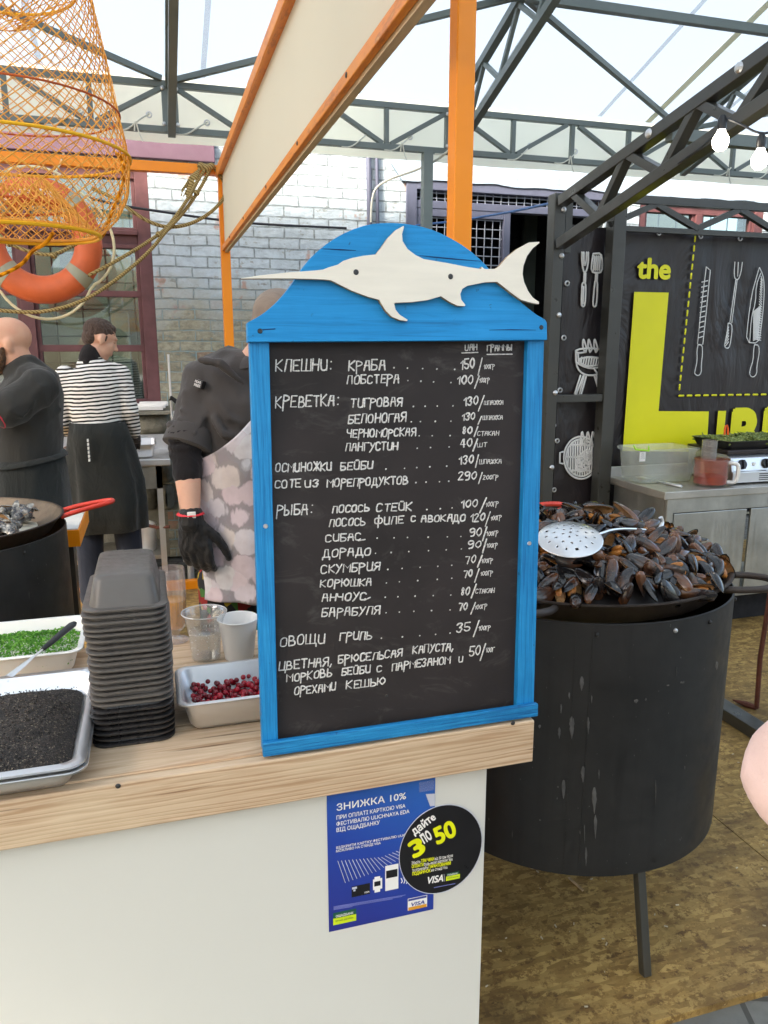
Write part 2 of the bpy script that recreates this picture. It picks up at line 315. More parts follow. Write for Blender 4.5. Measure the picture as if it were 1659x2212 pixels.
def membrane(name, tint, tr):
    m = NT(name); f = m.noise(m.coord(), .7, 3, .5)
    tl = m.n('BsdfTranslucent'); df = m.n('BsdfDiffuse'); mx = m.n('MixShader'); mx.inputs[0].default_value = tr
    c = m.ramp(f, [(.3, sc3(tint, .96)), (.7, tint)]); m.l(c, tl.inputs[0]); m.l(c, df.inputs[0])
    m.l(df.outputs[0], mx.inputs[1]); m.l(tl.outputs[0], mx.inputs[2]); m.l(mx.outputs[0], m.out.inputs[0]); return m.m
M['membrane'] = membrane('white_tent_membrane', (.285, .345, .40, 1), .72)
M['shade_sheet'] = membrane('grey_added_sheet', (.5, .49, .46, 1), .3)
M['valance'] = membrane('cream_valance_sheet', (.88, .85, .70, 1), .55)
M['fascia'] = membrane('cream_fascia_board', (.96, .90, .77, 1), .58)
def banner():
    m = NT('black_vinyl_banner'); f = m.noise(m.coord(scale=(1.1, 1, .5), rot=(0, .5, 0)), 2.6, 4, .5, 1.6)
    m.set(col=m.ramp(f, [(.3, lin('#221c1d')), (.7, lin('#2e2728'))]), rough=.36, spec=.5); m.bump(f, .6, .06); return m.m
M['banner'] = banner()
M['yellow_print'] = pm('yellow_print', lin('#f4ec10'), .45, var=.03, scale=3); M['white_print'] = pm('white_print', lin('#ece9e4'), .5, var=.02)
def clear(name, tint, gl=.07, rough=.06, edge=.32):
    m = NT(name); tr = m.n('BsdfTransparent'); tr.inputs[0].default_value = tint; gs = m.n('BsdfGlossy'); gs.inputs['Roughness'].default_value = rough
    gs.inputs[0].default_value = g(.95); lw = m.n('LayerWeight'); lw.inputs[0].default_value = edge
    mx = m.n('MixShader'); m.l(m.math('MINIMUM', m.math('ADD', m.math('MULTIPLY', lw.outputs['Facing'], .55), gl), .85), mx.inputs[0])
    m.l(tr.outputs[0], mx.inputs[1]); m.l(gs.outputs[0], mx.inputs[2]); m.l(mx.outputs[0], m.out.inputs[0]); return m.m
M['water'] = clear('water', (.93, .95, .95, 1), .06, .02)

def milky(name, tint, dif, gl=.06, rough=.12):
    m = NT(name); tr = m.n('BsdfTransparent'); tr.inputs[0].default_value = g(1); df = m.n('BsdfDiffuse'); df.inputs[0].default_value = tint; gs = m.n('BsdfGlossy'); gs.inputs['Roughness'].default_value = rough
    lw = m.n('LayerWeight'); lw.inputs[0].default_value = .3; a = m.n('MixShader'); a.inputs[0].default_value = dif; m.l(tr.outputs[0], a.inputs[1]); m.l(df.outputs[0], a.inputs[2])
    b_ = m.n('MixShader'); m.l(m.math('ADD', m.math('MULTIPLY', lw.outputs['Facing'], .4), gl), b_.inputs[0]); m.l(a.outputs[0], b_.inputs[1]); m.l(gs.outputs[0], b_.inputs[2]); m.l(b_.outputs[0], m.out.inputs[0]); return m.m
def frost(name, c, a, rough=.35):
    m = NT(name); m.set(col=c, rough=rough, alpha=a, spec=.6); return m.m
M['beer_cup'] = milky('clear_pinkish_plastic', lin('#e8d4cc'), .12, .05, .06); M['clear_cup'] = milky('clear_plastic', lin('#f2efe8'), .13, .05, .06); M['seam'] = milky('welded_membrane_seam', lin('#b8c4cc'), .16, 0, .4); M['frosted'] = milky('frosted_tub_plastic', lin('#e2e8da'), .16, .04, .25); M['amber'] = milky('amber_drink', lin('#e8a020'), .8)
M['smoke_plastic'] = milky('smoky_clear_plastic', lin('#a09890'), .3); M['sauce_wall'] = milky('sauce_smeared_bowl', lin('#b85a42'), .3)
M['sauce'] = pm('tomato_sauce', lin('#b0382c'), .35, var=.2, scale=20)
M['lime'] = pm('lime_plastic', lin('#a6e020'), .4); M['paper_white'] = pm('white_paper', lin('#f4f1ec'), .6, var=.02)
M['black_plastic'] = pm('black_plastic', lin('#1d1d1f'), .35, var=.15); M['herb'] = None
def randcol(name, stops, rough=.5, scale=40, mottle=.35, bumpy=.2, spec=.5, dark=None):
    m = NT(name); oi = m.n('ObjectInfo'); f = m.noise(m.coord(), scale, 5, .65)
    c = m.ramp(oi.outputs['Random'], stops)
    c = m.mix(m.ramp(f, [(.42, g(0)), (.7, g(mottle))]), c, dark or g(.02)); m.set(col=c, rough=rough, spec=spec); m.bump(f, bumpy, .002); return m.m
def shellm():
    m = NT('mussel_shell'); oi = m.n('ObjectInfo'); f = m.noise(m.coord(), 45, 5, .65); f2 = m.noise(m.coord(scale=(1, 3, 1)), 130, 3, .6)
    c = m.ramp(oi.outputs['Random'], [(0, lin('#0f0d0e')), (.3, lin('#1a1716')), (.5, lin('#131214')), (.62, lin('#2a1c15')), (.78, lin('#1a1a1d')), (.93, lin('#4a4744')), (1, lin('#442818'))])
    tc = m.n('TexCoord'); sx = m.n('SeparateXYZ'); m.l(tc.outputs['Object'], sx.inputs[0])
    br = m.ramp(m.math('ADD', m.math('MULTIPLY', sx.outputs['X'], -9.0), m.math('MULTIPLY', m.math('ADD', f, oi.outputs['Random']), .55)), [(.60, g(0)), (1.05, g(.85))])
    c = m.mix(br, c, lin('#6e4222')); c = m.mix(m.ramp(f2, [(.58, g(0)), (.75, g(.22))]), c, lin('#8a8378'))
    m.set(col=c, rough=m.ramp(f, [(.3, g(.08)), (.7, g(.22))]), spec=.6); m.bump(f2, .06, .0008); return m.m
M['shell'] = shellm()
M['shell_in'] = pm('pearly_shell_lining', lin('#a88258'), .28, var=.35, scale=50); M['flesh'] = pm('orange_mussel_meat', lin('#b0702e'), .45, var=.2, scale=60)
M['shell_sauce'] = randcol('sauced_mussel_shell', [(0, lin('#191a20')), (1, lin('#30313a'))], .25, 38, .85, .2, .6, lin('#c9c6bb'))
M['cream_sauce'] = pm('creamy_white_sauce', lin('#d8d3c2'), .4, var=.15, scale=30)
M['berry'] = randcol('cranberry_skin', [(0, lin('#7c0c1c')), (.5, lin('#a81428')), (1, lin('#c42034'))], .18, 70, .35, .05, .6, lin('#4a0812'))
def herbm(name, a, b, c):
    m = NT(name); f = m.noise(m.coord(), 90, 4, .6); m.set(col=m.ramp(f, [(.3, lin(a)), (.5, lin(b)), (.72, lin(c))]), rough=.5, spec=.3); return m.m
M['herb'] = herbm('chopped_green_herbs', '#35681c', '#5c9a2c', '#96c656'); M['beans'] = herbm('green_vegetables', '#4a5628', '#6c7a3c', '#a8aa6a')
def seeds():
    m = NT('black_ground_seasoning'); v = m.n('TexVoronoi'); v.inputs['Scale'].default_value = 420; m.l(m.coord(), v.inputs['Vector'])
    sx = m.n('SeparateXYZ'); m.l(v.outputs['Color'], sx.inputs[0])
    c = m.ramp(sx.outputs['X'], [(0, lin('#1a1613')), (.6, lin('#2b2520')), (.9, lin('#4a4038')), (.97, lin('#857a68'))]); b = m.noise(m.coord(), 30, 5, .7)
    c = m.mix(m.ramp(b, [(.5, g(0)), (.75, g(.4))]), c, lin('#564a3e'))
    m.set(col=c, rough=.7); m.bump(m.math('ADD', v.outputs['Distance'], b), .9, .004); return m.m
M['seeds'] = seeds()
def bulbm():
    m = NT('lit_bulb_glass'); m.set(col=lin('#fff4e0')); m.b.inputs['Emission Color'].default_value = (1, .9, .74, 1); m.b.inputs['Emission Strength'].default_value = 6; return m.m
M['bulb'] = bulbm()
def poster_blue():
    m = NT('blue_leaflet_print'); tc = m.n('TexCoord'); sx = m.n('SeparateXYZ'); m.l(tc.outputs['Object'], sx.inputs[0])
    f = m.math('ADD', m.math('MULTIPLY', sx.outputs['Z'], 2.2), m.math('MULTIPLY', sx.outputs['X'], 1.3))
    m.set(col=m.ramp(f, [(.0, lin('#2c2f86')), (.45, lin('#2846a4')), (.85, lin('#2f64b8'))]), rough=.3, spec=.5); return m.m
M['poster'] = poster_blue()
M['print_dark'] = pm('black_print', lin('#1b1a1c'), .35, var=.05); M['print_grey'] = pm('grey_print', lin('#7f86c8'), .5); M['print_green'] = pm('green_print', lin('#1e5a44'), .5)
M['print_lime'] = pm('lime_print', lin('#d4e81e'), .45); M['print_neon'] = pm('neon_yellow_print', lin('#eef010'), .45); M['print_blue'] = pm('dark_blue_print', lin('#33408c'), .5)
M['print_gold'] = pm('gold_print', lin('#d8962a'), .5); M['print_silver'] = pm('silver_print', lin('#c8cad6'), .5)
def tape():
    m = NT('clear_tape'); m.set(col=lin('#8fa0d8'), rough=.25, alpha=.45); return m.m
M['tape'] = tape()

# ------------------------------------------------------------------ mesh helpers
class MB:
    def __init__(s): s.v = []; s.f = []; s.m = []
    def add(s, vs, fs, mi=0):
        o = len(s.v); s.v += [Vector(v) for v in vs]; s.f += [tuple(i+o for i in f) for f in fs]; s.m += [mi]*len(fs); return s
    def box(s, a, b, mi=0):
        x0, y0, z0 = [min(a[i], b[i]) for i in range(3)]; x1, y1, z1 = [max(a[i], b[i]) for i in range(3)]
        return s.add([(x0,y0,z0),(x1,y0,z0),(x1,y1,z0),(x0,y1,z0),(x0,y0,z1),(x1,y0,z1),(x1,y1,z1),(x0,y1,z1)],
                     [(3,2,1,0),(4,5,6,7),(0,1,5,4),(1,2,6,5),(2,3,7,6),(3,0,4,7)], mi)
    def bar(s, p, q, wx, wy=None, up=(0,0,1), mi=0):
        p, q = Vector(p), Vector(q); d = (q-p).normalized(); u = Vector(up)
        if abs(d.dot(u)) > .98: u = Vector((0, 1, 0))
        a = d.cross(u).normalized(); b = a.cross(d); wy = wy or wx; a *= wx/2; b *= wy/2
        vs = [e + a*i + b*j for e in (p, q) for i, j in ((-1,-1),(1,-1),(1,1),(-1,1))]
        return s.add(vs, [(0,1,2,3),(7,6,5,4),(4,5,1,0),(5,6,2,1),(6,7,3,2),(7,4,0,3)], mi)
    def tube(s, pts, r, seg=8, mi=0, closed=False, side=None):
        """r: number, list, or list of (a,b); capped loft along pts"""
        pts = [Vector(p) for p in pts]; n = len(pts); rr = r if isinstance(r, (list, tuple)) else [r]*n
        t0 = None; a = None; vs = []
        for i, p in enumerate(pts):
            if closed: t = (pts[(i+1) % n] - pts[i-1])
            else: t = pts[min(i+1, n-1)] - pts[max(i-1, 0)]
            t = t.normalized() if t.length > 1e-9 else Vector((0,0,1))
            if side is not None: a = Vector(side) - t*t.dot(Vector(side))
            elif a is None: a = t.orthogonal()
            else: a = a - t*t.dot(a)
            a = a.normalized() if a.length > 1e-6 else t.orthogonal().normalized(); b = t.cross(a)
            ra, rb = rr[i] if isinstance(rr[i], (list, tuple)) else (rr[i], rr[i])
            vs += [p + a*(ra*math.cos(2*math.pi*k/seg)) + b*(rb*math.sin(2*math.pi*k/seg)) for k in range(seg)]
        fs = []
        for i in range(n if closed else n-1):
            j = (i+1) % n
            for k in range(seg): fs.append((i*seg+k, i*seg+(k+1) % seg, j*seg+(k+1) % seg, j*seg+k))
        if not closed: fs += [tuple(range(seg))[::-1], tuple((n-1)*seg+k for k in range(seg))]
        return s.add(vs, fs, mi)
    def limb(s, pts, r, seg=16, side=None):
        """tube with domed ends, for bodies"""
        pts = [Vector(p) for p in pts]; rr = [x if isinstance(x, (list, tuple)) else (x, x) for x in r]
        t0 = (pts[0]-pts[1]).normalized(); t1 = (pts[-1]-pts[-2]).normalized(); A, B = [], []
        for k in (90, 60, 30):
            m0, m1 = min(rr[0]), min(rr[-1]); c = max(math.cos(R(k)), .02); z = math.sin(R(k))
            A.append((pts[0]+t0*m0*z*.9, (rr[0][0]*c, rr[0][1]*c))); B.append((pts[-1]+t1*m1*z*.9, (rr[-1][0]*c, rr[-1][1]*c)))
        al = A + list(zip(pts, rr)) + B[::-1]
        return s.tube([x[0] for x in al], [x[1] for x in al], seg, side=side)
    def lathe(s, prof, c=(0,0,0), seg=32, mi=0, mis=None):
        c = Vector(c); n = len(prof); vs = [c + Vector((r*math.cos(2*math.pi*k/seg), r*math.sin(2*math.pi*k/seg), z)) for r, z in prof for k in range(seg)]
        for i in range(n-1):
            s_f = [(i*seg+k, i*seg+(k+1) % seg, (i+1)*seg+(k+1) % seg, (i+1)*seg+k) for k in range(seg)]
            if i == 0: o = len(s.v); s.v += vs
            s.f += [tuple(x+o for x in f) for f in s_f]; s.m += [(mis[i] if mis else mi)]*seg
        return s
    def prism(s, poly, fn, d0, d1, mi=0, ms=None):
        """poly 2-D outline; fn(u,v,d)->3-D point; d0 front, d1 back"""
        n = len(poly); vs = [fn(u, v, d0) for u, v in poly] + [fn(u, v, d1) for u, v in poly]
        s.add(vs, [tuple(range(n)), tuple(range(2*n-1, n-1, -1))], mi)
        o = len(s.v) - 2*n
        for i in range(n):
            j = (i+1) % n; s.f.append((o+i, o+n+i, o+n+j, o+j)); s.m.append(mi if ms is None else ms)
        return s
    def ball(s, c, r, seg=14, rings=10, mat=None, mi=0):
        c = Vector(c); r = (r, r, r) if isinstance(r, (int, float)) else r; mat = mat or Matrix.Identity(3); vs = []
        for i in range(rings+1):
            th = math.pi*i/rings
            for k in range(seg):
                ph = 2*math.pi*k/seg; q = Vector((r[0]*math.sin(th)*math.cos(ph), r[1]*math.sin(th)*math.sin(ph), r[2]*math.cos(th)))
                vs.append(c + mat @ q)
        fs = [(i*seg+k, (i+1)*seg+k, (i+1)*seg+(k+1) % seg, i*seg+(k+1) % seg) for i in range(rings) for k in range(seg)]
        return s.add(vs, fs, mi)
    def rrect(s, secs, seg=5, cap0=False, cap1=False, mi=0):
        """loft of rounded rectangles: (cx,cy,z,hw,hl,rad)"""
        n = 4*(seg+1); o = len(s.v)
        for cx, cy, z, hw, hl, rad in secs:
            rad = max(min(rad, hw-1e-5, hl-1e-5), 1e-5)
            for q, (sx, sy) in enumerate(((1,1),(-1,1),(-1,-1),(1,-1))):
                for k in range(seg+1):
                    a = R(90*q + 90*k/seg); s.v.append(Vector((cx+sx*(hw-rad)+rad*math.cos(a), cy+sy*(hl-rad)+rad*math.sin(a), z)))
        for i in range(len(secs)-1):
            for k in range(n): s.f.append((o+i*n+k, o+i*n+(k+1) % n, o+(i+1)*n+(k+1) % n, o+(i+1)*n+k)); s.m.append(mi)
        if cap0: s.f.append(tuple(o+k for k in range(n))[::-1]); s.m.append(mi)
        if cap1: s.f.append(tuple(o+(len(secs)-1)*n+k for k in range(n))); s.m.append(mi)
        return s
    def build(s, name, mats, parent=None, smooth=False, local=False, fix=True, angle=40):
        me = bpy.data.meshes.new(name); off = Vector((0,0,0))
        if parent is not None and not local:
            p = parent
            while p is not None: off += Vector(p.location); p = p.parent
        me.from_pydata([tuple(v-off) for v in s.v], [], s.f)
        mats = mats if isinstance(mats, (list, tuple)) else [mats]
        for m in mats: me.materials.append(m)
        for p, mi in zip(me.polygons, s.m): p.material_index = mi
        if fix:
            bm = bmesh.new(); bm.from_mesh(me); bmesh.ops.recalc_face_normals(bm, faces=bm.faces); bm.to_mesh(me); bm.free()
        if smooth:
            me.polygons.foreach_set('use_smooth', [True]*len(me.polygons))
            if angle < 180: me.set_sharp_from_angle(angle=R(angle))
        me.update(); o = bpy.data.objects.new(name, me); COL.objects.link(o)
        if parent is not None: o.parent = parent
        return o
def tag(o, label, cat, group=None, kind=None):
    if label: o['label'] = label
    if cat: o['category'] = cat
    if group: o['group'] = group
    if kind: o['kind'] = kind
    return o
def thing(name, label, cat, loc=(0,0,0), group=None, rot=None):
    o = bpy.data.objects.new(name, None); COL.objects.link(o); o.location = loc; o.empty_display_size = .05
    if rot: o.rotation_euler = rot
    return tag(o, label, cat, group)
def copy_tree(o, parent=None):
    c = o.copy(); COL.objects.link(c)
    if parent is not None: c.parent = parent
    for ch in list(o.children): copy_tree(ch, c)
    return c
def bevel(o, w=.002, seg=2):
    m = o.modifiers.new('bevel', 'BEVEL'); m.width = w; m.segments = seg; m.limit_method = 'ANGLE'; m.angle_limit = R(35); m.harden_normals = False; return o
def smooth_curve(pts, it=2, closed=False):
    pts = [Vector(p) for p in pts]
    for _ in range(it):
        q = []; n = len(pts)
        rng = range(n) if closed else range(n-1)
        if not closed: q.append(pts[0])
        for i in rng:
            a, b = pts[i], pts[(i+1) % n]; q += [a*.75+b*.25, a*.25+b*.75]
        if not closed: q.append(pts[-1])
        pts = q
    return pts
def sag(p, q, d, n=18):
    p, q = Vector(p), Vector(q); return [p.lerp(q, i/n) - Vector((0, 0, d*4*(i/n)*(1-i/n))) for i in range(n+1)]
def remesh(mb, name, mats, parent, voxel=.012, it=6, local=False, wrinkle=0.0, wf=11):
    o = mb.build(name, mats, parent, local=local)
    m = o.modifiers.new('r', 'REMESH'); m.mode = 'VOXEL'; m.voxel_size = voxel
    s = o.modifiers.new('s', 'SMOOTH'); s.factor = .5; s.iterations = it
    dg = bpy.context.evaluated_depsgraph_get(); me = bpy.data.meshes.new_from_object(o.evaluated_get(dg))
    o.modifiers.clear(); old = o.data; o.data = me; bpy.data.meshes.remove(old)
    if wrinkle:
        nr = [v.normal.copy() for v in me.vertices]; sd_ = len(me.vertices) % 17
        for v, n_ in zip(me.vertices, nr):
            q_ = v.co; a_ = mnoise.noise((q_.x*wf+sd_, q_.y*wf, q_.z*wf*.55+q_.x*6)); b_ = mnoise.noise((q_.x*wf*2.2, q_.y*wf*2.2+sd_, q_.z*wf*1.5+q_.x*9))
            v.co = q_ + n_*wrinkle*((1-abs(a_)*2.4)*.8+b_*.5)
    me.polygons.foreach_set('use_smooth', [True]*len(me.polygons)); me.name = name; return o
def trim(o, keep):
    """delete faces of a mesh whose (world) centre fails keep(c)"""
    off = Vector((0,0,0)); p = o.parent
    while p is not None: off += Vector(p.location); p = p.parent
    bm = bmesh.new(); bm.from_mesh(o.data); bad = [f for f in bm.faces if not keep(f.calc_center_median()+off)]
    bmesh.ops.delete(bm, geom=bad, context='FACES'); bm.to_mesh(o.data); bm.free(); return o

# strokes and lettering on planes.  A plane frame is (origin, ex, ey, en)
def strokes(name, lines, r, mat, parent, n, flat=.35, local=False):
    """poly lines of 3-D points drawn as flattened round beads lying on a plane with normal n"""
    mb = MB(); n = Vector(n).normalized()
    r_in = r; wr_ = random.Random(31)
    for ln in lines:
        r = r_in*wr_.uniform(.8, 1.15) if local else r_in; pts = [Vector(p) for p in ln]
        if len(pts) < 2: pts = [pts[0], pts[0] + n.orthogonal().normalized()*r*.4]
        t0 = (pts[0]-pts[1]).normalized(); t1 = (pts[-1]-pts[-2]).normalized()
        full = [pts[0]+t0*r*.8] + pts + [pts[-1]+t1*r*.8]; rr = [r*.35] + [r]*len(pts) + [r*.35]
        vs = []
        for i, p in enumerate(full):
            t = (full[min(i+1, len(full)-1)] - full[max(i-1, 0)]).normalized(); a = n.cross(t).normalized()
            for k in range(6):
                an = 2*math.pi*k/6; vs.append(p + a*rr[i]*math.cos(an) + n*(rr[i]*flat*math.sin(an)))
        fs = [(i*6+k, i*6+(k+1) % 6, (i+1)*6+(k+1) % 6, (i+1)*6+k) for i in range(len(full)-1) for k in range(6)]
        mb.add(vs, fs)
    return mb.build(name, mat, parent, smooth=True, local=local, angle=180)
def ptext(name, txt, p0, p1, h, n, mat, parent, bold=0, shear=0, lift=.0005, fit=True):
    """printed lettering: baseline from p0 to p1, capital height h, on a plane with normal n"""
    cu = bpy.data.curves.new(name, 'FONT'); cu.body = txt.replace('\u0435', 'e').replace('\u0415', 'E'); cu.size = 1; cu.shear = shear
    to = bpy.data.objects.new(name, cu); COL.objects.link(to)
    dg = bpy.context.evaluated_depsgraph_get(); me = bpy.data.meshes.new_from_object(to.evaluated_get(dg)); bpy.data.objects.remove(to)
    xs = [v.co.x for v in me.vertices]; x0, x1 = min(xs), max(xs)
    p0, p1, n = Vector(p0), Vector(p1), Vector(n).normalized(); ex = (p1-p0); wdt = ex.length; ex.normalize(); ey = n.cross(ex)
    sy = h/.70; sx = wdt/(x1-x0) if fit else sy
    mb = MB(); fs = [tuple(p.vertices) for p in me.polygons]; st = [(0, 0)]
    if bold: st += [(bold*math.cos(R(a)), bold*math.sin(R(a))) for a in range(0, 360, 45)]      # a heavier face: the letter struck nine times
    for i, (dx, dy) in enumerate(st): mb.add([p0 + ex*((v.co.x-x0+dx)*sx) + ey*((v.co.y+dy)*sy) + n*(lift+i*.000012) for v in me.vertices], fs)
    bpy.data.meshes.remove(me); return mb.build(name, mat, parent, fix=False)
def flatpoly(name, polys, mat, parent, n, lift=.0004):
    mb = MB(); n = Vector(n).normalized()
    for i, pl in enumerate(polys): mb.add([Vector(p)+n*(lift+i*.00005) for p in pl], [tuple(range(len(pl)))])
    return mb.build(name, mat, parent, fix=False)

# ================================================================== SETTING
def struct(name, mb, mat, **k):
    o = mb.build(name, mat, **k); o['kind'] = 'structure'; return o
m = MB(); m.box((-40, -40, -.4), (40, 40, -.022)); struct('pavement', m, M['paving'])
for x0, x1, y0, y1 in ((-4.2, 1.857, 1.35, 3.9), (1.861, 5.2, 1.372, 3.9), (-4.2, 1.2, 3.903, 5.38), (1.203, 5.2, 3.903, 5.38)):
    m = MB(); m.box((x0, y0, -.022), (x1, y1, 0)); struct('osb_floor', m, M['osb'])

# ------------------------------------------------------------------ brick building behind the stalls
YW = 6.25
b = thing('brick_building', 'old painted brick building with maroon windows and a grilled doorway behind the stalls', 'building', (0, YW, 0))
win_l = (-2.3, .06, 1.2, 2.95); door = (2.06, 3.9, 0, 2.99); win_r = (4.25, 5.6, 1.2, 2.93)
m = MB(); D = .35
for x0, x1, z0, z1 in ((-5, win_l[0], 0, 3.8), (win_l[0], win_l[1], win_l[3], 3.8), (win_l[1], 2.06, 0, 3.8),
                       (2.06, 3.9, 2.99, 3.8), (3.9, 4.25, 0, 3.8), (4.25, 5.6, 2.93, 3.8), (4.25, 5.6, 0, 1.2), (5.6, 9, 0, 3.8)):
    m.box((x0, YW, z0), (x1, YW+D, z1))
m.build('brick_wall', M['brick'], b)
m = MB(); m.box((win_l[0], YW+.01, .0), (.12, YW+D, 1.2))
m.build('rubble_base', M['rubble'], b)
rgs = random.Random(5)
for row_, (z0, z1) in enumerate(((1.0, 1.16), (.82, .985), (.62, .805), (.4, .6))):
    x = -1.75+.09*row_
    while x < .02:
        wd_ = rgs.uniform(.2, .38); m = MB(); n0 = 7; x1 = min(x+wd_, .115); rr = rgs.uniform(0, 9)
        m.rrect([(0, 0, 0, (x1-x)/2, (z1-z0)/2, .05), (0, 0, .05, (x1-x)/2, (z1-z0)/2, .05), (0, 0, .085, (x1-x)/2-.02, (z1-z0)/2-.02, .045), (0, 0, .10, (x1-x)/2-.07, (z1-z0)/2-.055, .03)], 4, True, True)
        m.v = [Vector(((x+x1)/2+v.x, YW+.005-v.z-.03*mnoise.noise((v.x*9+rr, v.y*9, rr)), (z0+z1)/2+v.y+.012*mnoise.noise((v.x*12+rr, v.y*12, 3)))) for v in m.v]
        m.build('rough_stone', M['rubble'], b, smooth=True, angle=180); x = x1+.012
# limewashed plaster band over the doorway and right-hand window, with a ragged lower edge
m = MB(); xs = [1.93+.09*i for i in range(80)]; vs = []
for x in xs:
    z = (2.985 if x > 1.95 else 3.1) + .028*mnoise.noise((x*3.1, 0, 1)) + .018*mnoise.noise((x*11, 0, 5)); vs += [(x, YW-.03, z), (x, YW-.03, 3.8), (x, YW, z)]
m.add(vs, [f for i in range(len(xs)-1) for f in ((i*3, i*3+3, i*3+4, i*3+1), (i*3, i*3+2, i*3+5, i*3+3))]); m.build('plaster_band', M['plaster'], b)
m = MB(); m.box((-5, YW-.05, 3.01), (.55, YW-.001, 3.17)); bevel(m.build('lintel', M['pink_lintel'], b), .006)
# left window, maroon casements
def window(x0, x1, z0, z1, mull, rows, y=YW):
    f = MB(); t = .075
    f.box((x0, y+.015, z0), (x0+t, y+.10, z1)); f.box((x1-t-.02, y+.005, z0), (x1, y+.10, z1))
    f.box((x0+t, y+.02, z1-t), (x1-t-.02, y+.1, z1)); f.box((x0+t, y+.02, z0), (x1-t-.02, y+.1, z0+t))
    for a, bb in mull: f.box((a, y+.01, z0+t), (bb, y+.1, z1-t))
    edges = [x0+t] + [v for ab in mull for v in ab] + [x1-t-.02]
    for a, bb in zip(edges[::2], edges[1::2]):
        for z, th in rows:
            f.box((a, y+.03, z-th/2), (bb, y+.09, z+th/2))
            if th > .1: f.box((a, y-.01, z+.02), (bb, y+.03, z+.05)); f.box((a, y+.012, z-th/2), (bb, y+.03, z-th/2+.03))
        f.box((a, y+.035, z0+t), (a+.028, y+.085, z1-t)); f.box((bb-.028, y+.035, z0+t), (bb, y+.085, z1-t))
    fr = bevel(f.build('window_frame', M['maroon'], b), .004)
    for a, bb in zip(edges[::2], edges[1::2]):
        p = MB(); p.box((a+.01, y+.06, z0+.02), (bb-.01, y+.064, z1-.02)); p.build('pane', M['pane'], fr)
    br = MB()
    for i in range(int((x1-x0)/.19)+1):
        x = x0+.12+.19*i
        if x < x1-.06: br.tube([(x, y+.15, z0+.02), (x, y+.15, z1-.02)], .007, 6)
    for i in range(int((z1-z0)/.2)): br.tube([(x0+.02, y+.162, z0+.15+.2*i), (x1-.02, y+.162, z0+.15+.2*i)], .006, 6)
    br.build('window_bars', M['grey_metal'], fr)
window(win_l[0], win_l[1], win_l[2], win_l[3], [(-1.62, -1.52), (-.88, -.79)], [(2.46, .15), (2.06, .045), (1.66, .05)])
window(win_r[0], win_r[1], win_r[2], win_r[3], [(4.86, 4.93)], [(2.5, .05)])
# the dim room seen through the glass
dim = pm('dim_room_wall', lin('#59635c'), .9, var=.3, scale=1.2)
for q4 in ((-2.6, 7.7, .5), (3.8, 7.6, 6)):
    m = MB(); m.box((q4[0], q4[1], 0), (q4[2], q4[1]+.05, 3.2)); m.build('room_wall', dim, b)
m = MB()
for x0, x1, z0, z1 in ((-.72, -.16, 1.2, 1.95), (-.62, -.2, 2.02, 2.1)): m.box((x0, 6.9, z0), (x1, 7.4, z1))
m.box((-.95, 6.75, 1.2), (-.86, 6.8, 2.6)); m.box((-.66, 7.0, 2.1), (-.5, 7.05, 2.42)); m.box((-1.4, 6.8, 1.2), (-1.3, 6.84, 2.9))
m.build('room_furniture', pm('pale_cupboard', lin('#e2e4d8'), .7, var=.08), b)
# doorway with steel grilles
f = MB(); x0, x1, zt = 2.06, 3.9, 2.99
f.box((x0, YW-.02, 0), (x0+.09, YW+.08, zt)); f.box((x0+.09, YW-.02, zt-.07), (x1, YW+.08, zt)); f.box((x0+.09, YW-.01, 2.78), (x1, YW+.07, 2.84))
f.box((2.93, YW-.012, 0), (2.99, YW+.07, 2.78)); f.box((x0+.09, YW-.006, 2.72), (2.93, YW+.05, 2.78)); f.box((x0+.09, YW-.006, 0), (x0+.14, YW+.05, 2.72))
fr = bevel(f.build('door_frame', M['blue_grey'], b), .004)
g_ = MB()
for i in range(24):
    x = 2.19+.072*i
    if x < 3.88: g_.tube([(x, YW+.02, 2.84), (x+.004*math.sin(i*2.1), YW+.02, 2.92)], .0045, 5)
    if x < 2.93: g_.tube([(x+.004*math.sin(zz*9+i), YW+.02, zz) for zz in (.1, .7, 1.3, 1.9, 2.3, 2.72)], .0045, 5)
for z in (2.865, 2.905): g_.tube([(2.15+.2*i, YW+.025, z+.003*math.sin(i*3)) for i in range(9)], .0045, 5)
for i in range(37): g_.tube([(2.2, YW+.025, .12+.072*i), (2.55, YW+.025, .123+.072*i), (2.93, YW+.025, .12+.072*i)], .0045, 5)
g_.build('grille', M['wire_mesh'], fr)
m = MB(); m.box((1.9, 7.8, 0), (4.1, 7.85, 3.1)); m.box((1.95, 6.61, 0), (2.0, 7.8, 3.1)); m.box((3.95, 6.61, 0), (4.0, 7.8, 3.1)); m.box((1.95, 6.61, 3.05), (4.0, 7.8, 3.1))
m.build('doorway_dark_room', M['dark_void'], b)
m = MB(); m.box((-.9, YW-.17, 1.165), (.13, YW+.01, 1.195)); bevel(m.build('window_sill', M['rubble'], b), .006)
m = MB(); m.tube([(1.73, YW-.04, 3.5), (1.74, YW-.04, 2.9), (1.75, YW-.04, 2.1)], .022, 10); m.tube([(1.80, YW-.03, 3.5), (1.815, YW-.03, 2.6), (1.82, YW-.03, 2.1)], .014, 8)
tag(m.build('wall_conduit', M['blue_grey']), 'pair of dark blue grey conduits running down the brick wall above the menu board', 'conduit')

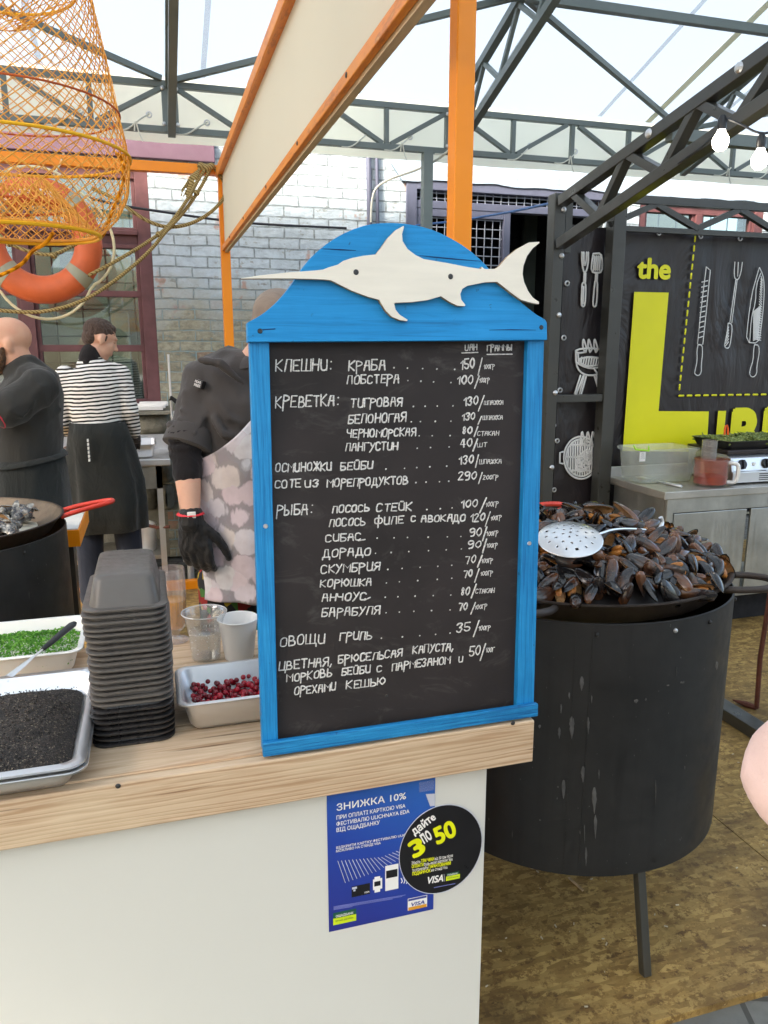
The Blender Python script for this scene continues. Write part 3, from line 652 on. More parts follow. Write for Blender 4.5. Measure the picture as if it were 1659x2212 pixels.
# ------------------------------------------------------------------ the big white tent
YT = 5.75; NX = [-3.815+1.993*0 + 2.0215*i - 0 for i in range(0, 6)]; NX = [.228 + 2.02*i for i in (-2, -1, 0, 1, 2, 3)]
t = thing('event_tent', 'grey steel truss tent with white membrane roof over the food stalls', 'tent', (.228, YT, 0))
ZB, ZT, SL = 3.095, 3.375, .32
m = MB()
m.bar((-4, YT, ZT), (7.2, YT, ZT), .042, .042); m.bar((-4, YT, ZB), (7.2, YT, ZB), .042, .042)
for i in range(-8, 14):
    x = .228 + .505*i
    if abs(i) % 4 == 0:
        for s in (-1, 1): m.box((x+s*.028-.024, YT-.03, ZB-.02), (x+s*.028+.024, YT+.02, ZT+.02))
    else: m.bar((x, YT, ZB+.021), (x, YT, ZT-.021), .034, .034, (0, 1, 0))
    xe, xo = (x, x+.505) if i % 2 == 0 else (x+.505, x)
    s = 1 if xo > xe else -1
    m.bar((xe+s*.05, YT-.002, ZT-.022), (xo-s*.03, YT-.002, ZB+.022), .032, .034, (0, 1, 0))
bevel(m.build('eave_truss', M['grey_metal'], t), .004)
for x in NX:
    m = MB()
    up = lambda y, dz: (x, y, ZB-.04+dz+SL*(YT-y))
    m.bar(up(YT-.03, .0), up(.05, 0), .05, .05); m.bar(up(YT-.03, .3), up(.05, .3), .05, .05)
    for k in range(11):
        y0 = YT-.08-.5*k; m.bar(up(y0, .275), up(y0-.25, .025), .026, .026); m.bar(up(y0-.25, .025), up(y0-.5, .275), .026, .026)
    m.build('rafter', M['grey_metal'], t)
    if x > -.5:
        for dx in (-.045, .045):
            for z in (ZB+.03, ZT-.03): m = MB(); m.ball((x+dx, YT-.034, z), (.014, .01, .014), 8, 6); m.build('bolt', M['zinc'], t)
for k, y in enumerate((4.64, .2)):
    m = MB(); z = ZB+.26+SL*(YT-y); m.bar((-4, y, z), (7.2, y, z), .05, .05); m.build('purlin', M['grey_metal'], t)
m = MB()
for x in NX[::2]:
    for s in (-1, 1): m.bar((x+s*.05, YT-.02, ZT+.03), (x+s*1.97, 4.66, ZB+.26+SL*1.09), .034, .034)
m.build('roof_brace', M['grey_metal'], t)
m = MB(); ny = 18; nx = 24
for i in range(nx+1):
    for j in range(ny+1):
        x = -5+13*i/nx; y = YT+.02-(YT+6.02)*j/ny; z = ZT+.06+SL*(YT-abs(y)) + .02*mnoise.noise((x*.6, y*.8, 3)); m.v.append(Vector((x, y, z)))
m.add([], []); m.f = [(i*(ny+1)+j, (i+1)*(ny+1)+j, (i+1)*(ny+1)+j+1, i*(ny+1)+j+1) for i in range(nx) for j in range(ny)]; m.m = [0]*len(m.f)
m.build('roof_membrane', M['membrane'], t, smooth=True)
m = MB(); m.box((-5, -6.0, 1.7), (8, -5.99, ZT)); m.box((-5.02, -6, 1.7), (-5, 3.2, ZT+.2)); m.build('added_shade_sheet', M['shade_sheet'], t)  # unseen sheets behind and left of the viewer, added to cut front light
for i in range(13):
    x = -4.6+1.01*i; m = MB(); m.bar((x, YT-.02, ZT+.052+SL*.02), (x, .1, ZT+.052+SL*(YT-.1)), .035, .001); m.build('roof_seam', M['seam'], t)
sx_ = at(w3(945, 750), Y=YT).x
m = MB(); m.bar((sx_, YT-.03, ZT+.045), (sx_, -1, ZT+.045+SL*(YT+.97)), .05, .004); m.build('roof_strap', M['valance'], t)
m = MB(); nx = 90
for i in range(nx+1):
    x = -5+12.5*i/nx; q = .012*mnoise.noise((x*2.3, 0, 0)); m.v += [Vector((x, YT+.05+q, ZT+.06)), Vector((x, YT+.06+q*1.4, 3.25)), Vector((x, YT+.075+q*2, 3.10)), Vector((x, YT+.08+q*2, 3.035+.01*mnoise.noise((x*1.7, 4, 0))))]
m.f = [(i*4+j, i*4+4+j, i*4+5+j, i*4+1+j) for i in range(nx) for j in range(3)]; m.m = [0]*len(m.f)
m.build('valance', M['valance'], t, smooth=True)
for i, x in enumerate((-.34, .09, .47, 1.62, 1.94, 2.33, 2.92, 3.32, 3.9, 4.33, 4.8, 1.28, 5.2)):
    z = 3.185+.012*math.sin(i*2.3)
    m = MB(); m.tube([(x+.017*math.cos(R(a)), YT+.045, z+.017*math.sin(R(a))) for a in range(0, 360, 30)], .005, 6, closed=True); m.build('grommet', M['zinc'], t)
    m = MB(); m.tube(smooth_curve([(x, YT+.03, z), (x-.06, YT-.03, z-.05), (x-.15, YT-.035, ZB-.03), (x-.22, YT-.025, ZB-.028)]), .0055, 6)
    if i % 3 == 1: m.tube(smooth_curve([(x-.1, YT-.035, ZB-.03), (x-.09, YT-.04, ZB+.05), (x-.07, YT-.035, ZB-.05), (x-.05, YT-.04, ZB-.09)]), .005, 6)
    m.build('tie_cord', M['white_cord'], t)
for x in (-1.792, 2.12, 6.29):
    m = MB(); m.bar((x-.06, YT, -.02), (x-.06, YT, ZB-.02), .07, .07, (0, 1, 0)); m.build('post', M['grey_metal'], t)

# ------------------------------------------------------------------ orange stall frame with the cream fascia
s_ = thing('stall_frame', 'orange painted timber and steel stall frame with long cream fascia panel', 'stall frame', (.5, 5.35, 0))
YB = 5.35
m = MB(); pl = at((487.5, 560), Y=YB); px = pl.x
m.box((px-.03, YB-.03, .06), (px+.03, YB+.03, 2.78)); bevel(m.build('post', M['orange'], s_), .003)
m = MB(); n_ = at((1005, 250), Y=1.6); m.box((n_.x-.021, 1.6, 0), (n_.x+.021, 1.645, 4.2)); np_ = bevel(m.build('post', M['orange'], s_), .003)
m = MB(); m.box((-3, YB-.03, 2.745), (px-.031, YB+.03, 2.805)); bevel(m.build('top_beam', M['orange'], s_), .003)
m = MB(); m.box((-3, YB-.03, 0), (px-.031, YB+.03, .06)); m.box((px+.031, YB-.03, 0), (1.2, YB+.03, .06)); bevel(m.build('floor_beam', M['orange'], s_), .003)
m = MB(); m.box((px-.005, .15, 2.30), (px+.012, YB-.035, 2.74)); m.build('fascia_panel', M['fascia'], s_)
m = MB(); m.box((px-.035, .15, 2.742), (px+.02, YB-.031, 2.80)); m.box((px-.045, .15, 2.725), (px-.036, YB-.031, 2.775)); bevel(m.build('fascia_rail', M['orange_wood'], s_), .003)
m = MB(); m.box((px-.024, .15, 2.282), (px-.0055, YB-.031, 2.314)); bevel(m.build('fascia_rail', M['orange_wood'], s_), .003)
m = MB(); m.box((px-.005, .15, 2.272), (px+.016, YB-.033, 2.2985)); m.build('fascia_batten', pm('raw_timber', lin('#d2bf9c'), .7, var=.12, scale=9, scl=(9, 1, 9)), s_)
for y in (1.4, 1.95, 2.6, 3.3, 4.1, 4.8):
    m = MB(); m.ball((px-.025, y, 2.300), (.003, .007, .007), 8, 6); m.build('screw', M['screw'], s_)

# ------------------------------------------------------------------ black frame of the neighbouring stall
k = thing('black_booth_frame', 'black steel truss frame of the neighbouring grill stall on the right', 'stall frame', (2.5, 4.15, 0))
def px_box(p, q, y, w, name, mat, depth=.07):
    a = at(p, Y=y); c = at(q, Y=y); mm = MB(); mm.box((a.x, y, min(a.z, c.z)), (a.x+w, y+depth, max(a.z, c.z))); return bevel(mm.build(name, mat, k), .003)
YK = 4.12
A1 = at(w8(235, 100), Y=YK); B1 = at(w8(640, 100), Y=YK)
for q, wd_ in ((A1, .07), (B1, .085)):
    m = MB(); m.box((q.x, YK, 0), (q.x+wd_, YK+.085, q.z)); bevel(m.build('post', M['black_metal'], k), .003)
m = MB(); m.box((A1.x+.071, YK+.01, 1.34), (B1.x-.001, YK+.06, 1.385)); bevel(m.build('cross_bar', M['black_metal'], k), .003)
m = MB(); zt, zb = 2.515, 2.37
m.bar((B1.x+.086, YK+.03, zt), (6, YK+.03, zt), .045, .045); m.bar((B1.x+.086, YK+.03, zb-.02), (6, YK+.03, zb-.02), .03, .03)
for i in range(6):
    x = 2.93+.6*i; m.bar((x, YK+.028, zt-.02), (x+.3, YK+.028, zb), .034, .034, (0, 1, 0)); m.bar((x, YK+.03, zt-.02), (x-.3, YK+.03, zb), .034, .034, (0, 1, 0))
m.build('top_truss', M['black_metal'], k)
# lattice rafter climbing towards the viewer, with bolted gussets
XR = A1.x+.035; zu = lambda y: 2.50+.178*(3.94-y); zl = lambda y: 2.275+.215*(3.94-y); RP = lambda x, y: at(w3(x, y), X=XR)
m = MB(); m.bar((XR, 4.1, zu(4.1)), (XR, .9, zu(.9)), .06, .055); m.bar((XR, 4.1, zl(4.1)), (XR, .9, zl(.9)), .06, .055)
ys_u = [RP(850, 885).y, RP(1265, 575).y]; ys_l = [RP(690, 1150).y, RP(1060, 930).y, RP(1500, 590).y]
st_ = ys_u[0]-ys_u[1]; ys_u = [ys_u[0]+st_]+[ys_u[0]-st_*i for i in range(5)]; ys_l = ys_l[:1]+[ys_l[1]-(ys_l[1]-ys_l[2])*i for i in range(5)]
for i in range(5):
    a_, b_, c_ = ys_u[i], ys_l[i], ys_u[i+1]
    m.bar((XR, a_, zu(a_)), (XR, b_, zl(b_)), .05, .04); m.bar((XR, b_, zl(b_)), (XR, c_, zu(c_)), .05, .04)
ro = bevel(m.build('rafter', M['black_metal'], k), .003)
for yy in (3.28, 2.72):
    q = MB(); q.ball((XR-.031, yy, zu(yy)+.005), (.014, .022, .022), 8, 6); q.build('bolt', M['zinc'], ro)
m = MB(); m.bar((XR+.02, 3.2, 2.60), (6, 3.2, 2.60), .05, .05); m.build('side_purlin', M['grey_metal'], k)
for z in (2.43, 2.18, 1.85, 1.4, .95):
    m = MB(); m.ball((A1.x+.055, YK-.004, z), (.016, .012, .016), 8, 6); m.build('bolt', M['zinc'], k)
m = MB(); m.box((A1.x+.072, YK+.0, 2.2), (A1.x+.115, YK+.05, 2.49)); m.build('gusset_plate', M['black_metal'], k)

# ------------------------------------------------------------------ vinyl banner on the booth frame
YN = 4.24; bn = (0, -1, 0); BN = lambda p: at(p, Y=YN-.002)
q = thing('vinyl_banner', 'black vinyl banner with yellow L and white kitchen tool drawings behind the steel cabinet', 'banner', (3.2, YN, .6))
m = MB(); nx, nz = 60, 40; X0, X1, Z0, Z1 = at(w8(272, 1000), Y=YN).x, 5.6, .55, 2.375
for i in range(nx+1):
    for j in range(nz+1):
        x = X0+(X1-X0)*i/nx; z = Z0+(Z1-Z0)*j/nz; e = max(0, (j/nz-.72)/.28)
        sagz = .012*abs(math.sin((x-2.98)*math.pi/.27))*e if x > 2.4 else 0
        m.v.append(Vector((x, YN+.004+.014*e*mnoise.noise((x*3.2+z*2.2, z, 2)) + .004*abs(mnoise.noise((x*2, z*2, 0))), z-sagz)))
m.f = [(i*(nz+1)+j, (i+1)*(nz+1)+j, (i+1)*(nz+1)+j+1, i*(nz+1)+j+1) for i in range(nx) for j in range(nz)]; m.m = [0]*len(m.f)
m.build('banner_sheet', M['banner'], q, smooth=True)
for p in ((313, 708), (290, 1073), (265, 1425), (928, 370), (1208, 392), (1473, 407)):
    c = at(w8(*p), Y=YN-.008); m = MB(); m.tube([c+Vector((.013*math.cos(R(a)), 0, .013*math.sin(R(a)))) for a in range(0, 360, 30)], .005, 6, closed=True); m.build('grommet', M['zinc'], q)
for p in ((222, 128), (246, 231), (225, 560)):
    c = at(w9(*p), Y=YN-.008); m = MB(); m.tube([c+Vector((.012*math.cos(R(a)), 0, .012*math.sin(R(a)))) for a in range(0, 360, 30)], .005, 6, closed=True); m.build('grommet', M['zinc'], q)
YP = YN-.012
B8 = lambda *a: [at(w8(*p), Y=YP) for p in a]; B9 = lambda *a: [at(w9(*p), Y=YP) for p in a]
flatpoly('yellow_letter', [B8((762, 765), (993, 770), (925, 1565), (1262, 1567)) + B9((1248, 305), (684, 300))], M['yellow_print'], q, bn)
ptext('lettering', 'the', at(w8(783, 670), Y=YP), at(w8(998, 676), Y=YP), (at(w8(900, 535), Y=YP)-at(w8(900, 672), Y=YP)).z*.97, bn, M['yellow_print'], q, .035)
flatpoly('yellow_letter', [B9((1325, 30), (1378, 30), (1350, 330), (1297, 330))], M['yellow_print'], q, bn)
zb_ = at(w9(1430, 330), Y=YP).z; zt_ = at(w9(1430, 28), Y=YP).z
ptext('lettering', 'B', Vector((at(w9(1422, 200), Y=YP).x, YP, zb_)), Vector((at(w9(1575, 200), Y=YP).x, YP, zb_)), zt_-zb_, bn, M['yellow_print'], q, .06)
ptext('lettering', 'R', Vector((at(w9(1632, 200), Y=YP).x, YP, zb_)), Vector((at(w9(1785, 200), Y=YP).x, YP, zb_)), zt_-zb_, bn, M['yellow_print'], q, .06)
ds = []
P0, P1 = Vector(w8(1172, 390)), Vector(w8(1062, 1445))
for i in range(17): ds.append([at(P0.lerp(P1, (i+.08)/17), Y=YP), at(P0.lerp(P1, (i+.60)/17), Y=YP)])
P0, P1 = Vector(w8(1062, 1462)), Vector(w8(2000, 1448))
for i in range(17): ds.append([at(P0.lerp(P1, (i+.02)/17), Y=YP), at(P0.lerp(P1, (i+.55)/17), Y=YP)])
strokes('dashed_line', ds, .007, M['yellow_print'], q, bn)
S8 = lambda *a, it=1, cl=False: smooth_curve(B8(*a) + ([at(w8(*a[0]), Y=YP)] if cl else []), it)
kn = [S8((1245, 598), (1272, 620), (1245, 900), (1222, 1118), (1186, 1115), (1205, 930), (1225, 760), (1240, 640), cl=True, it=0),
      S8((1190, 1120), (1218, 1122), (1220, 1180), (1212, 1250), (1212, 1310), (1190, 1330), (1166, 1315), (1170, 1290), (1184, 1230), (1182, 1160), cl=True)]
for i in range(12): kn.append(S8((1215-2*i, 700+34*i), (1255-3.0*i, 690+34*i), it=0))
kn += [S8((1437, 565), (1432, 630), (1434, 668), (1447, 685), (1462, 680), (1477, 640), (1487, 567), it=1), S8((1460, 567), (1455, 660), it=0),
       S8((1443, 685), (1403, 970), it=0), S8((1452, 685), (1416, 972), it=0),
       S8((1392, 975), (1416, 980), (1418, 1030), (1404, 1130), (1388, 1146), (1366, 1135), (1370, 1105), (1386, 1030), cl=True)]
for i in range(6): kn.append(S8((1395, 1000+20*i), (1382-2*i, 1040+18*i), it=0))
kn += [S8((1602, 602), (1625, 650), (1634, 720), (1630, 850), (1612, 1020), (1596, 1110), (1512, 1104), (1525, 960), (1550, 780), (1578, 680), (1600, 604), it=1),
       S8((1610, 640), (1580, 720), (1575, 840), (1548, 930), (1536, 1100), it=1),
       S8((1568, 1120), (1598, 1122), (1600, 1180), (1584, 1260), (1584, 1315), (1560, 1340), (1536, 1325), (1538, 1290), (1560, 1220), (1562, 1160), cl=True)]
for i in range(26): kn.append(S8((1612-2.2*i*.5, 660+17*i), (1622-1.2*i*.4, 690+16*i), it=0)); kn.append(S8((1560, 900+8*i), (1610-.6*i, 860+9*i), it=0)) if i < 25 else None
for nm_, sl in (('knife_drawing', kn[:14]), ('fork_drawing', kn[14:25]), ('knife_drawing', kn[25:])): strokes(nm_, sl, .0036, M['white_print'], q, bn)
ic = [S8((412, 500), (410, 560), (420, 620), (430, 640), (445, 615), (455, 555), (453, 500), it=1), S8((424, 500), (422, 560), (430, 598), (440, 560), (442, 500), it=1), S8((427, 640), (424, 700), it=0), S8((436, 640), (434, 700), it=0),
      S8((413, 715), (420, 702), (435, 705), (437, 760), (432, 850), (420, 868), (406, 850), cl=True), S8((423, 730), (418, 845), it=0),
      S8((487, 510), (540, 507), (549, 560), (547, 630), (510, 640), (473, 628), (478, 560), cl=True), S8((505, 640), (502, 690), it=0), S8((515, 640), (512, 690), it=0),
      S8((500, 692), (516, 695), (514, 780), (508, 855), (496, 868), (484, 852), (492, 760), cl=True)]
for i in range(4): ic.append(S8((495+13*i, 525), (490+13*i, 620), it=0))
ic += [S8((580, 600), (562, 690), (556, 730), (572, 742), it=0)]
for dx in (0, 35, 75): ic.append(S8((430+dx, 1170), (415+dx, 1130), (420+dx, 1075), (432+dx, 1110), (445+dx, 1150), (430+dx, 1170), it=2))
ic += [S8((370, 1160), (400, 1148), (470, 1142), (545, 1152), it=1), S8((370, 1160), (385, 1178), (440, 1168), it=1), S8((370, 1160), (372, 1250), (395, 1300), (440, 1325), (500, 1325), (540, 1300), it=1),
       S8((385, 1178), (388, 1250), it=0), S8((372, 1240), (440, 1275), (500, 1280), (545, 1262), it=1), S8((395, 1215), (460, 1200), (540, 1212), it=1), S8((395, 1215), (400, 1245), (460, 1268), (540, 1250), it=1),
       S8((402, 1325), (362, 1450), (372, 1458), (420, 1328), it=0), S8((425, 1330), (388, 1475), (400, 1480), (440, 1330), it=0), S8((495, 1330), (525, 1430), it=0), S8((508, 1325), (530, 1420), it=0), S8((495, 1285), (530, 1330), it=0)]
for i in range(8): ic.append(S8((410+17*i, 1205), (402+17*i, 1255), it=0))
NG = len(ic)
def s9(*a, it=1, cl=False): return smooth_curve(B9(*a) + ([at(w9(*a[0]), Y=YP)] if cl else []), it)
for rad in (100, 88):
    ic.append([at(w9(405+rad*math.cos(R(a))*1.15, 345+rad*math.sin(R(a))*1.42), Y=YP) for a in range(40, 318, 8)])
for i in range(12):
    x = 320+16*i; hh = math.sqrt(max(0, 1-((x-405)/101)**2))*124; ic.append(s9((x, 345-hh), (x-3, 345+hh), it=0))
ic += [s9((305, 340), (490, 342), it=0), s9((335, 258), (490, 258), it=0), s9((330, 430), (490, 430), it=0), s9((285, 305), (265, 310), (262, 380), (285, 385), it=0)]
ic += [s9((375, 430), (365, 380), (400, 320), (450, 285), (478, 310), (478, 370), (440, 430), (400, 440), cl=True), s9((385, 420), (378, 380), (405, 330), (450, 298), (468, 315), (466, 365), (435, 418), (400, 428), cl=True)]
for i in range(6): ic.append(s9((390+14*i, 400-16*i), (430+8*i, 425-18*i), it=0)); ic.append(s9((385+10*i, 370-10*i), (415+12*i, 420-22*i), it=0))
for dx in (0, 38, 72): ic.append(s9((415+dx, 270), (402+dx, 220), (412+dx, 160), (422+dx, 205), (434+dx, 240), (415+dx, 270), it=2))
for nm_, sl in (('fork_drawing', ic[:6]), ('spatula_drawing', ic[6:13]), ('grill_drawing', ic[13:NG]), ('grill_drawing', ic[NG:])): strokes(nm_, sl, .0062, M['white_print'], q, bn)

# ================================================================== COUNTER
CT = .957
c = thing('service_counter', 'pine topped serving counter with plain white front panel', 'counter', (-.3, 1.4, 0))
m = MB(); m.box((-2.4, 1.246, 0), (.585, 1.262, .87)); bevel(m.build('front_panel', M['white_panel'], c), .0015)
m = MB(); m.box((.569, 1.2625, 0), (.585, 1.84, .87)); m.build('side_panel', M['white_panel'], c)
m = MB(); m.box((-2.4, 1.2225, .866), (.672, 1.2445, CT-.003)); bevel(m.build('edge_board', M['wood_beam'], c), .0025)
for y0, y1 in ((1.2455, 1.395), (1.3965, 1.545), (1.5465, 1.695), (1.6965, 1.86)):
    m = MB(); m.box((-2.4, y0, .93), (.672, y1, CT)); bevel(m.build('top_plank', M['wood'], c), .002)
for p in ((255, 1698), (1108, 1562)):
    a = at(p, Y=1.2215); m = MB(); m.ball(a, (.0045, .002, .0045), 10, 6); m.ball(a+Vector((0, -.0015, 0)), (.0018, .001, .0018), 6, 4); m.build('screw', M['screw'], c)

# ================================================================== MENU BOARD
TH = R(3.4); BO = Vector((.42, 1.2365, CT+.0015))
mb_ = thing('menu_board', 'blue framed chalkboard menu with a white wooden swordfish on its rounded top', 'menu board', BO, rot=(-TH, 0, 0))
BNn = Vector((0, -math.cos(TH), math.sin(TH))); BUP = Vector((0, math.sin(TH), math.cos(TH)))
def bl(p, n=0):
    """sight line -> board coordinates (u across, w up)"""
    r = ray(*p); o = BO + BNn*n; t = (o-CAM).dot(BNn)/r.dot(BNn); q = CAM + r*t - BO; return (q.x, q.dot(BUP))
L3 = lambda u, w_, n: Vector((u, -n, w_))
def bq(p, n): u, w_ = bl(p, n); return L3(u, w_, n)
uL0, uL1 = bl((540, 760))[0], bl((583, 760))[0]; uR0, uR1 = bl((1131, 760), -.014)[0], bl((1176, 760))[0]
wr0 = bl((860, 1558))[1]; wh = bl((860, 737), .008)[1]; uB0, uB1 = bl((567, 1600), .012)[0], bl((1163, 1520), .012)[0]
for a_, b_, c_, d_, n2 in (((540, 760), (566, 1570), (582, 760), (600, 1570), 0), ((1132, 760), (1110, 1500), (1175, 760), (1154, 1500), -.014)):
    P_ = [bl(a_, n2), bl(b_, n2), bl(d_, 0), bl(c_, 0)]; lo, hi = wr0-.02, wh+.03
    ex_ = lambda p_, q_, w_: (p_[0]+(q_[0]-p_[0])*(w_-p_[1])/(q_[1]-p_[1]), w_)
    m = MB(); m.prism([ex_(P_[0], P_[1], hi), ex_(P_[0], P_[1], lo), ex_(P_[3], P_[2], lo), ex_(P_[3], P_[2], hi)], L3, 0, -.022); bevel(m.build('stile', M['blue_v'], mb_, local=True), .0012)
m = MB(); m.box((uB0, -.012, .001), (uB1, -.0005, wr0)); bevel(m.build('bottom_rail', M['blue_h'], mb_, local=True), .002)
m = MB(); m.box((uL0+.012, .014, wr0-.02), (uR0+.015, .02, wh+.03)); m.build('chalkboard', M['chalkboard'], mb_, local=True)
hp = [(95, 575), (150, 545), (200, 510), (260, 455), (320, 380), (375, 295), (430, 230), (510, 165), (600, 115), (700, 80), (800, 72), (900, 78), (1000, 98), (1100, 140), (1200, 200), (1280, 270), (1330, 330), (1400, 410), (1480, 480), (1540, 530), (1592, 560)]
hp = smooth_curve([(x, y, 0) for x, y in hp], 1)
pol = [bl(w7(x, y), .008) for x, y, z in hp] + [bl(w7(1600, 575), .008), bl(w7(1601, 662), .008), bl(w7(97, 672), .008), bl(w7(95, 578), .008)]
m = MB(); m.prism(pol, L3, .008, -.0135); bevel(m.build('arched_header', M['blue_head'], mb_, local=True), .0022)
fp = [(62, 352), (150, 338), (300, 322), (430, 313), (475, 308), (500, 298), (550, 283), (575, 265), (620, 250), (680, 238), (740, 232), (765, 200), (800, 150), (840, 110), (880, 88), (882, 95), (872, 130), (875, 165), (900, 205), (940, 235), (980, 255), (1100, 275), (1200, 295), (1270, 305), (1273, 293), (1287, 305), (1340, 305), (1360, 292), (1400, 245), (1450, 205), (1510, 172), (1562, 168), (1562, 175), (1530, 200), (1500, 240), (1482, 290), (1478, 330), (1485, 370), (1505, 415), (1530, 450), (1560, 470), (1560, 482), (1520, 475), (1470, 460), (1420, 425), (1370, 385), (1350, 370), (1290, 372), (1200, 390), (1175, 405), (1165, 430), (1170, 460), (1190, 485), (1188, 492), (1150, 490), (1110, 470), (1068, 442), (1000, 462), (920, 472), (840, 475), (832, 480), (840, 510), (860, 535), (900, 560), (898, 567), (860, 562), (820, 545), (790, 515), (765, 475), (757, 460), (700, 445), (620, 415), (560, 385), (515, 362), (480, 358), (330, 353), (150, 353), (62, 354)]
m = MB(); pol = [bl(w7(*p), .018) for p in fp]; m.prism(pol, L3, .018, .0085, 0, 1)
sf = bevel(m.build('swordfish', [M['fish_white'], M['ply']], mb_, local=True), .001, 1)
for p in ((641, 321), (1116, 343)):
    a = bq(w7(*p), .0185); m = MB(); m.tube([a+Vector((0, .002, 0)), a, a+Vector((0, -.0008, 0))], [.0046, .0046, .0036], 14)
    for an in (35, 125):
        d = Vector((math.cos(R(an)), 0, math.sin(R(an))))*.0024; m.bar(a-d+Vector((0, -.0011, 0)), a+d+Vector((0, -.0011, 0)), .0009, .0009)
    m.build('screw', M['screw'], sf, local=True)
for p, n in (((562, 715), .009), ((1170, 707), .009), ((574, 1137), .001), ((1144, 1174), .001)):
    a = bq(p, n); m = MB(); m.tube([a+Vector((0, .001, 0)), a+Vector((0, -.0006, 0))], [.0042, .0034], 12); m.build('screw', M['screw'] if p[1] < 1000 else M['zinc'], mb_, local=True)
m = MB(); # splits along the header grain
for pts in (((1310, 612), (1420, 610), (1545, 612)), ((465, 203), (560, 208), (640, 212)), ((960, 238), (1100, 252), (1270, 266)), ((170, 610), (235, 606))):
    m.tube([bq(w7(*p), .0081) for p in pts], [.0004] + [.0011]*(len(pts)-2) + [.0004] if len(pts) > 2 else .0009, 5)
m.build('wood_split', pm('dark_blue_split', lin('#0d3c6e'), .8), mb_, local=True)

# ---- chalk lettering: a small single-stroke alphabet (two digits per point: x, y; '~' strokes are rounded)
GL = {'А': (4.4, '02183842 0545'), 'Б': (4.4, '4808 0802 ~053544433202'), 'В': (4.4, '0802 ~082837362505 ~053544433202'), 'Г': (4, '020848'), 'Д': (5, '12183842 0252 0200 5250'),
 'Е': (4.2, '48080242 0535'), 'Ж': (6, '3832 0862 6802'), 'З': (4.4, '~071838473625 ~25354433321203'), 'И': (4.4, '~0803123243 4842'), 'Й': (4.4, '~0803123243 4842 1939'), 'К': (4.4, '0802 480542'),
 'Л': (4.4, '02184842'), 'М': (5.2, '0208355852'), 'Н': (4.4, '0802 4842 0545'), 'О': (4.6, '~280703123243473828'), 'П': (4.4, '02084842'), 'Р': (4.4, '0800 ~082847462505'), 'С': (4.4, '~4738180703123243'),
 'Т': (4.4, '0848 2822'), 'У': (4.4, '0825 481201'), 'Ф': (6.4, '3930 ~3717060413335364665737'), 'Х': (4.4, '0842 4802'), 'Ц': (5, '0802 0242 4842 425250'), 'Ч': (4.4, '~08061545 4842'),
 'Ш': (6.2, '08026268 3832'), 'Щ': (6.8, '08026268 3832 627270'), 'Ы': (5.6, '0802 ~052534332202 5852'), 'Ь': (4.2, '0802 ~052544433202'), 'Ю': (6.6, '0802 0525 ~4837262433425364665748'),
 'Я': (4.4, '4842 ~481807061545 2502'), 'U': (4.6, '~080312324348'), 'H': (4.6, '0802 4842 0545'), '0': (4.6, '~281706041322334447 38'.replace(' ', '') + '28'), '1': (2.6, '062822'), '2': (4.6, '~071838473602 0242'),
 '3': (4.6, '~071838473625 ~25354433321203'), '4': (4.6, '280444 3832'), '5': (4.6, '480805 ~05354443321203'), '7': (4.6, '084822'), '8': (4.4, '~28171625343322131425363728'), '9': (4.6, '~4738180706152546 ~47433212'),
 ':': (1.6, '1313 1717'), ',': (1.6, '1301'), '.': (1.6, '1313'), ' ': (3, '')}
GL['A'] = GL['А']
chalk_rng = random.Random(3)
def glyph(ch):
    wd_, s = GL[ch]; out = []
    for st in s.split():
        sm = st.startswith('~'); st = st.lstrip('~'); pts = [(int(st[i]), int(st[i+1])) for i in range(0, len(st)-1, 2)]
        if len(pts) == 2 and pts[0] == pts[1]: pts = [pts[0], (pts[0][0]+.15, pts[0][1]+.15)]
        pts = [(x-2*0, (y-2)/6) for x, y in pts]
        if sm: pts = [(p.x, p.y) for p in smooth_curve([(x, y*6, 0) for x, y in pts], 2)]; pts = [(x, y/6) for x, y in pts]
        out.append(pts)
    return wd_, out
CN = -.0136
def chalk_line(txt, fr, x0, y0, x1, y1, cap, r=.00135):
    """one written word: baseline (x0,y0)-(x1,y1) and letter height, in survey pixels of the zoom frame fr"""
    a, b_ = Vector(bl(fr(x0, y0), CN)), Vector(bl(fr(x1, y1), CN)); hgt = (Vector(bl(fr(x0, y0-cap), CN)) - a).length
    gl = [glyph(ch) for ch in txt]; adv = [g_[0]+1.1 for g_ in gl]; tot = sum(adv)-1.1; ex = (b_-a)/tot; ey = Vector((-(b_-a).y, (b_-a).x)).normalized()*hgt
    sl_ = (b_-a).normalized()*hgt*.10; out = []; x = 0
    for (wd_, sts), ad in zip(gl, adv):
        jx, jy, js = chalk_rng.uniform(-.25, .25), chalk_rng.uniform(-.05, .05), chalk_rng.uniform(.92, 1.07); tl = chalk_rng.uniform(-.05, .05)
        for st in sts:
            pts = []
            for px_, py_ in st:
                q_ = a + ex*(x+(px_ if wd_ > 4 else px_)*.98+jx+chalk_rng.uniform(-.1, .1)) + ey*(py_*js+jy+chalk_rng.uniform(-.012, .012)) + (sl_+(b_-a).normalized()*hgt*tl)*py_
                pts.append(L3(q_.x, q_.y, CN))
            out.append(pts)
        x += ad
    return out
def dots(fr, xs, ya, yb):
    o = []
    for i, x in enumerate(xs):
        q_ = bl(fr(x, ya + (yb-ya)*i/max(1, len(xs)-1)), CN); o.append([L3(q_[0], q_[1], CN), L3(q_[0]+.0007, q_[1]+.0004, CN)])
    return o
def seg(fr, *p): return [[L3(*bl(fr(*q_), CN), CN) for q_ in p]]
rows = []
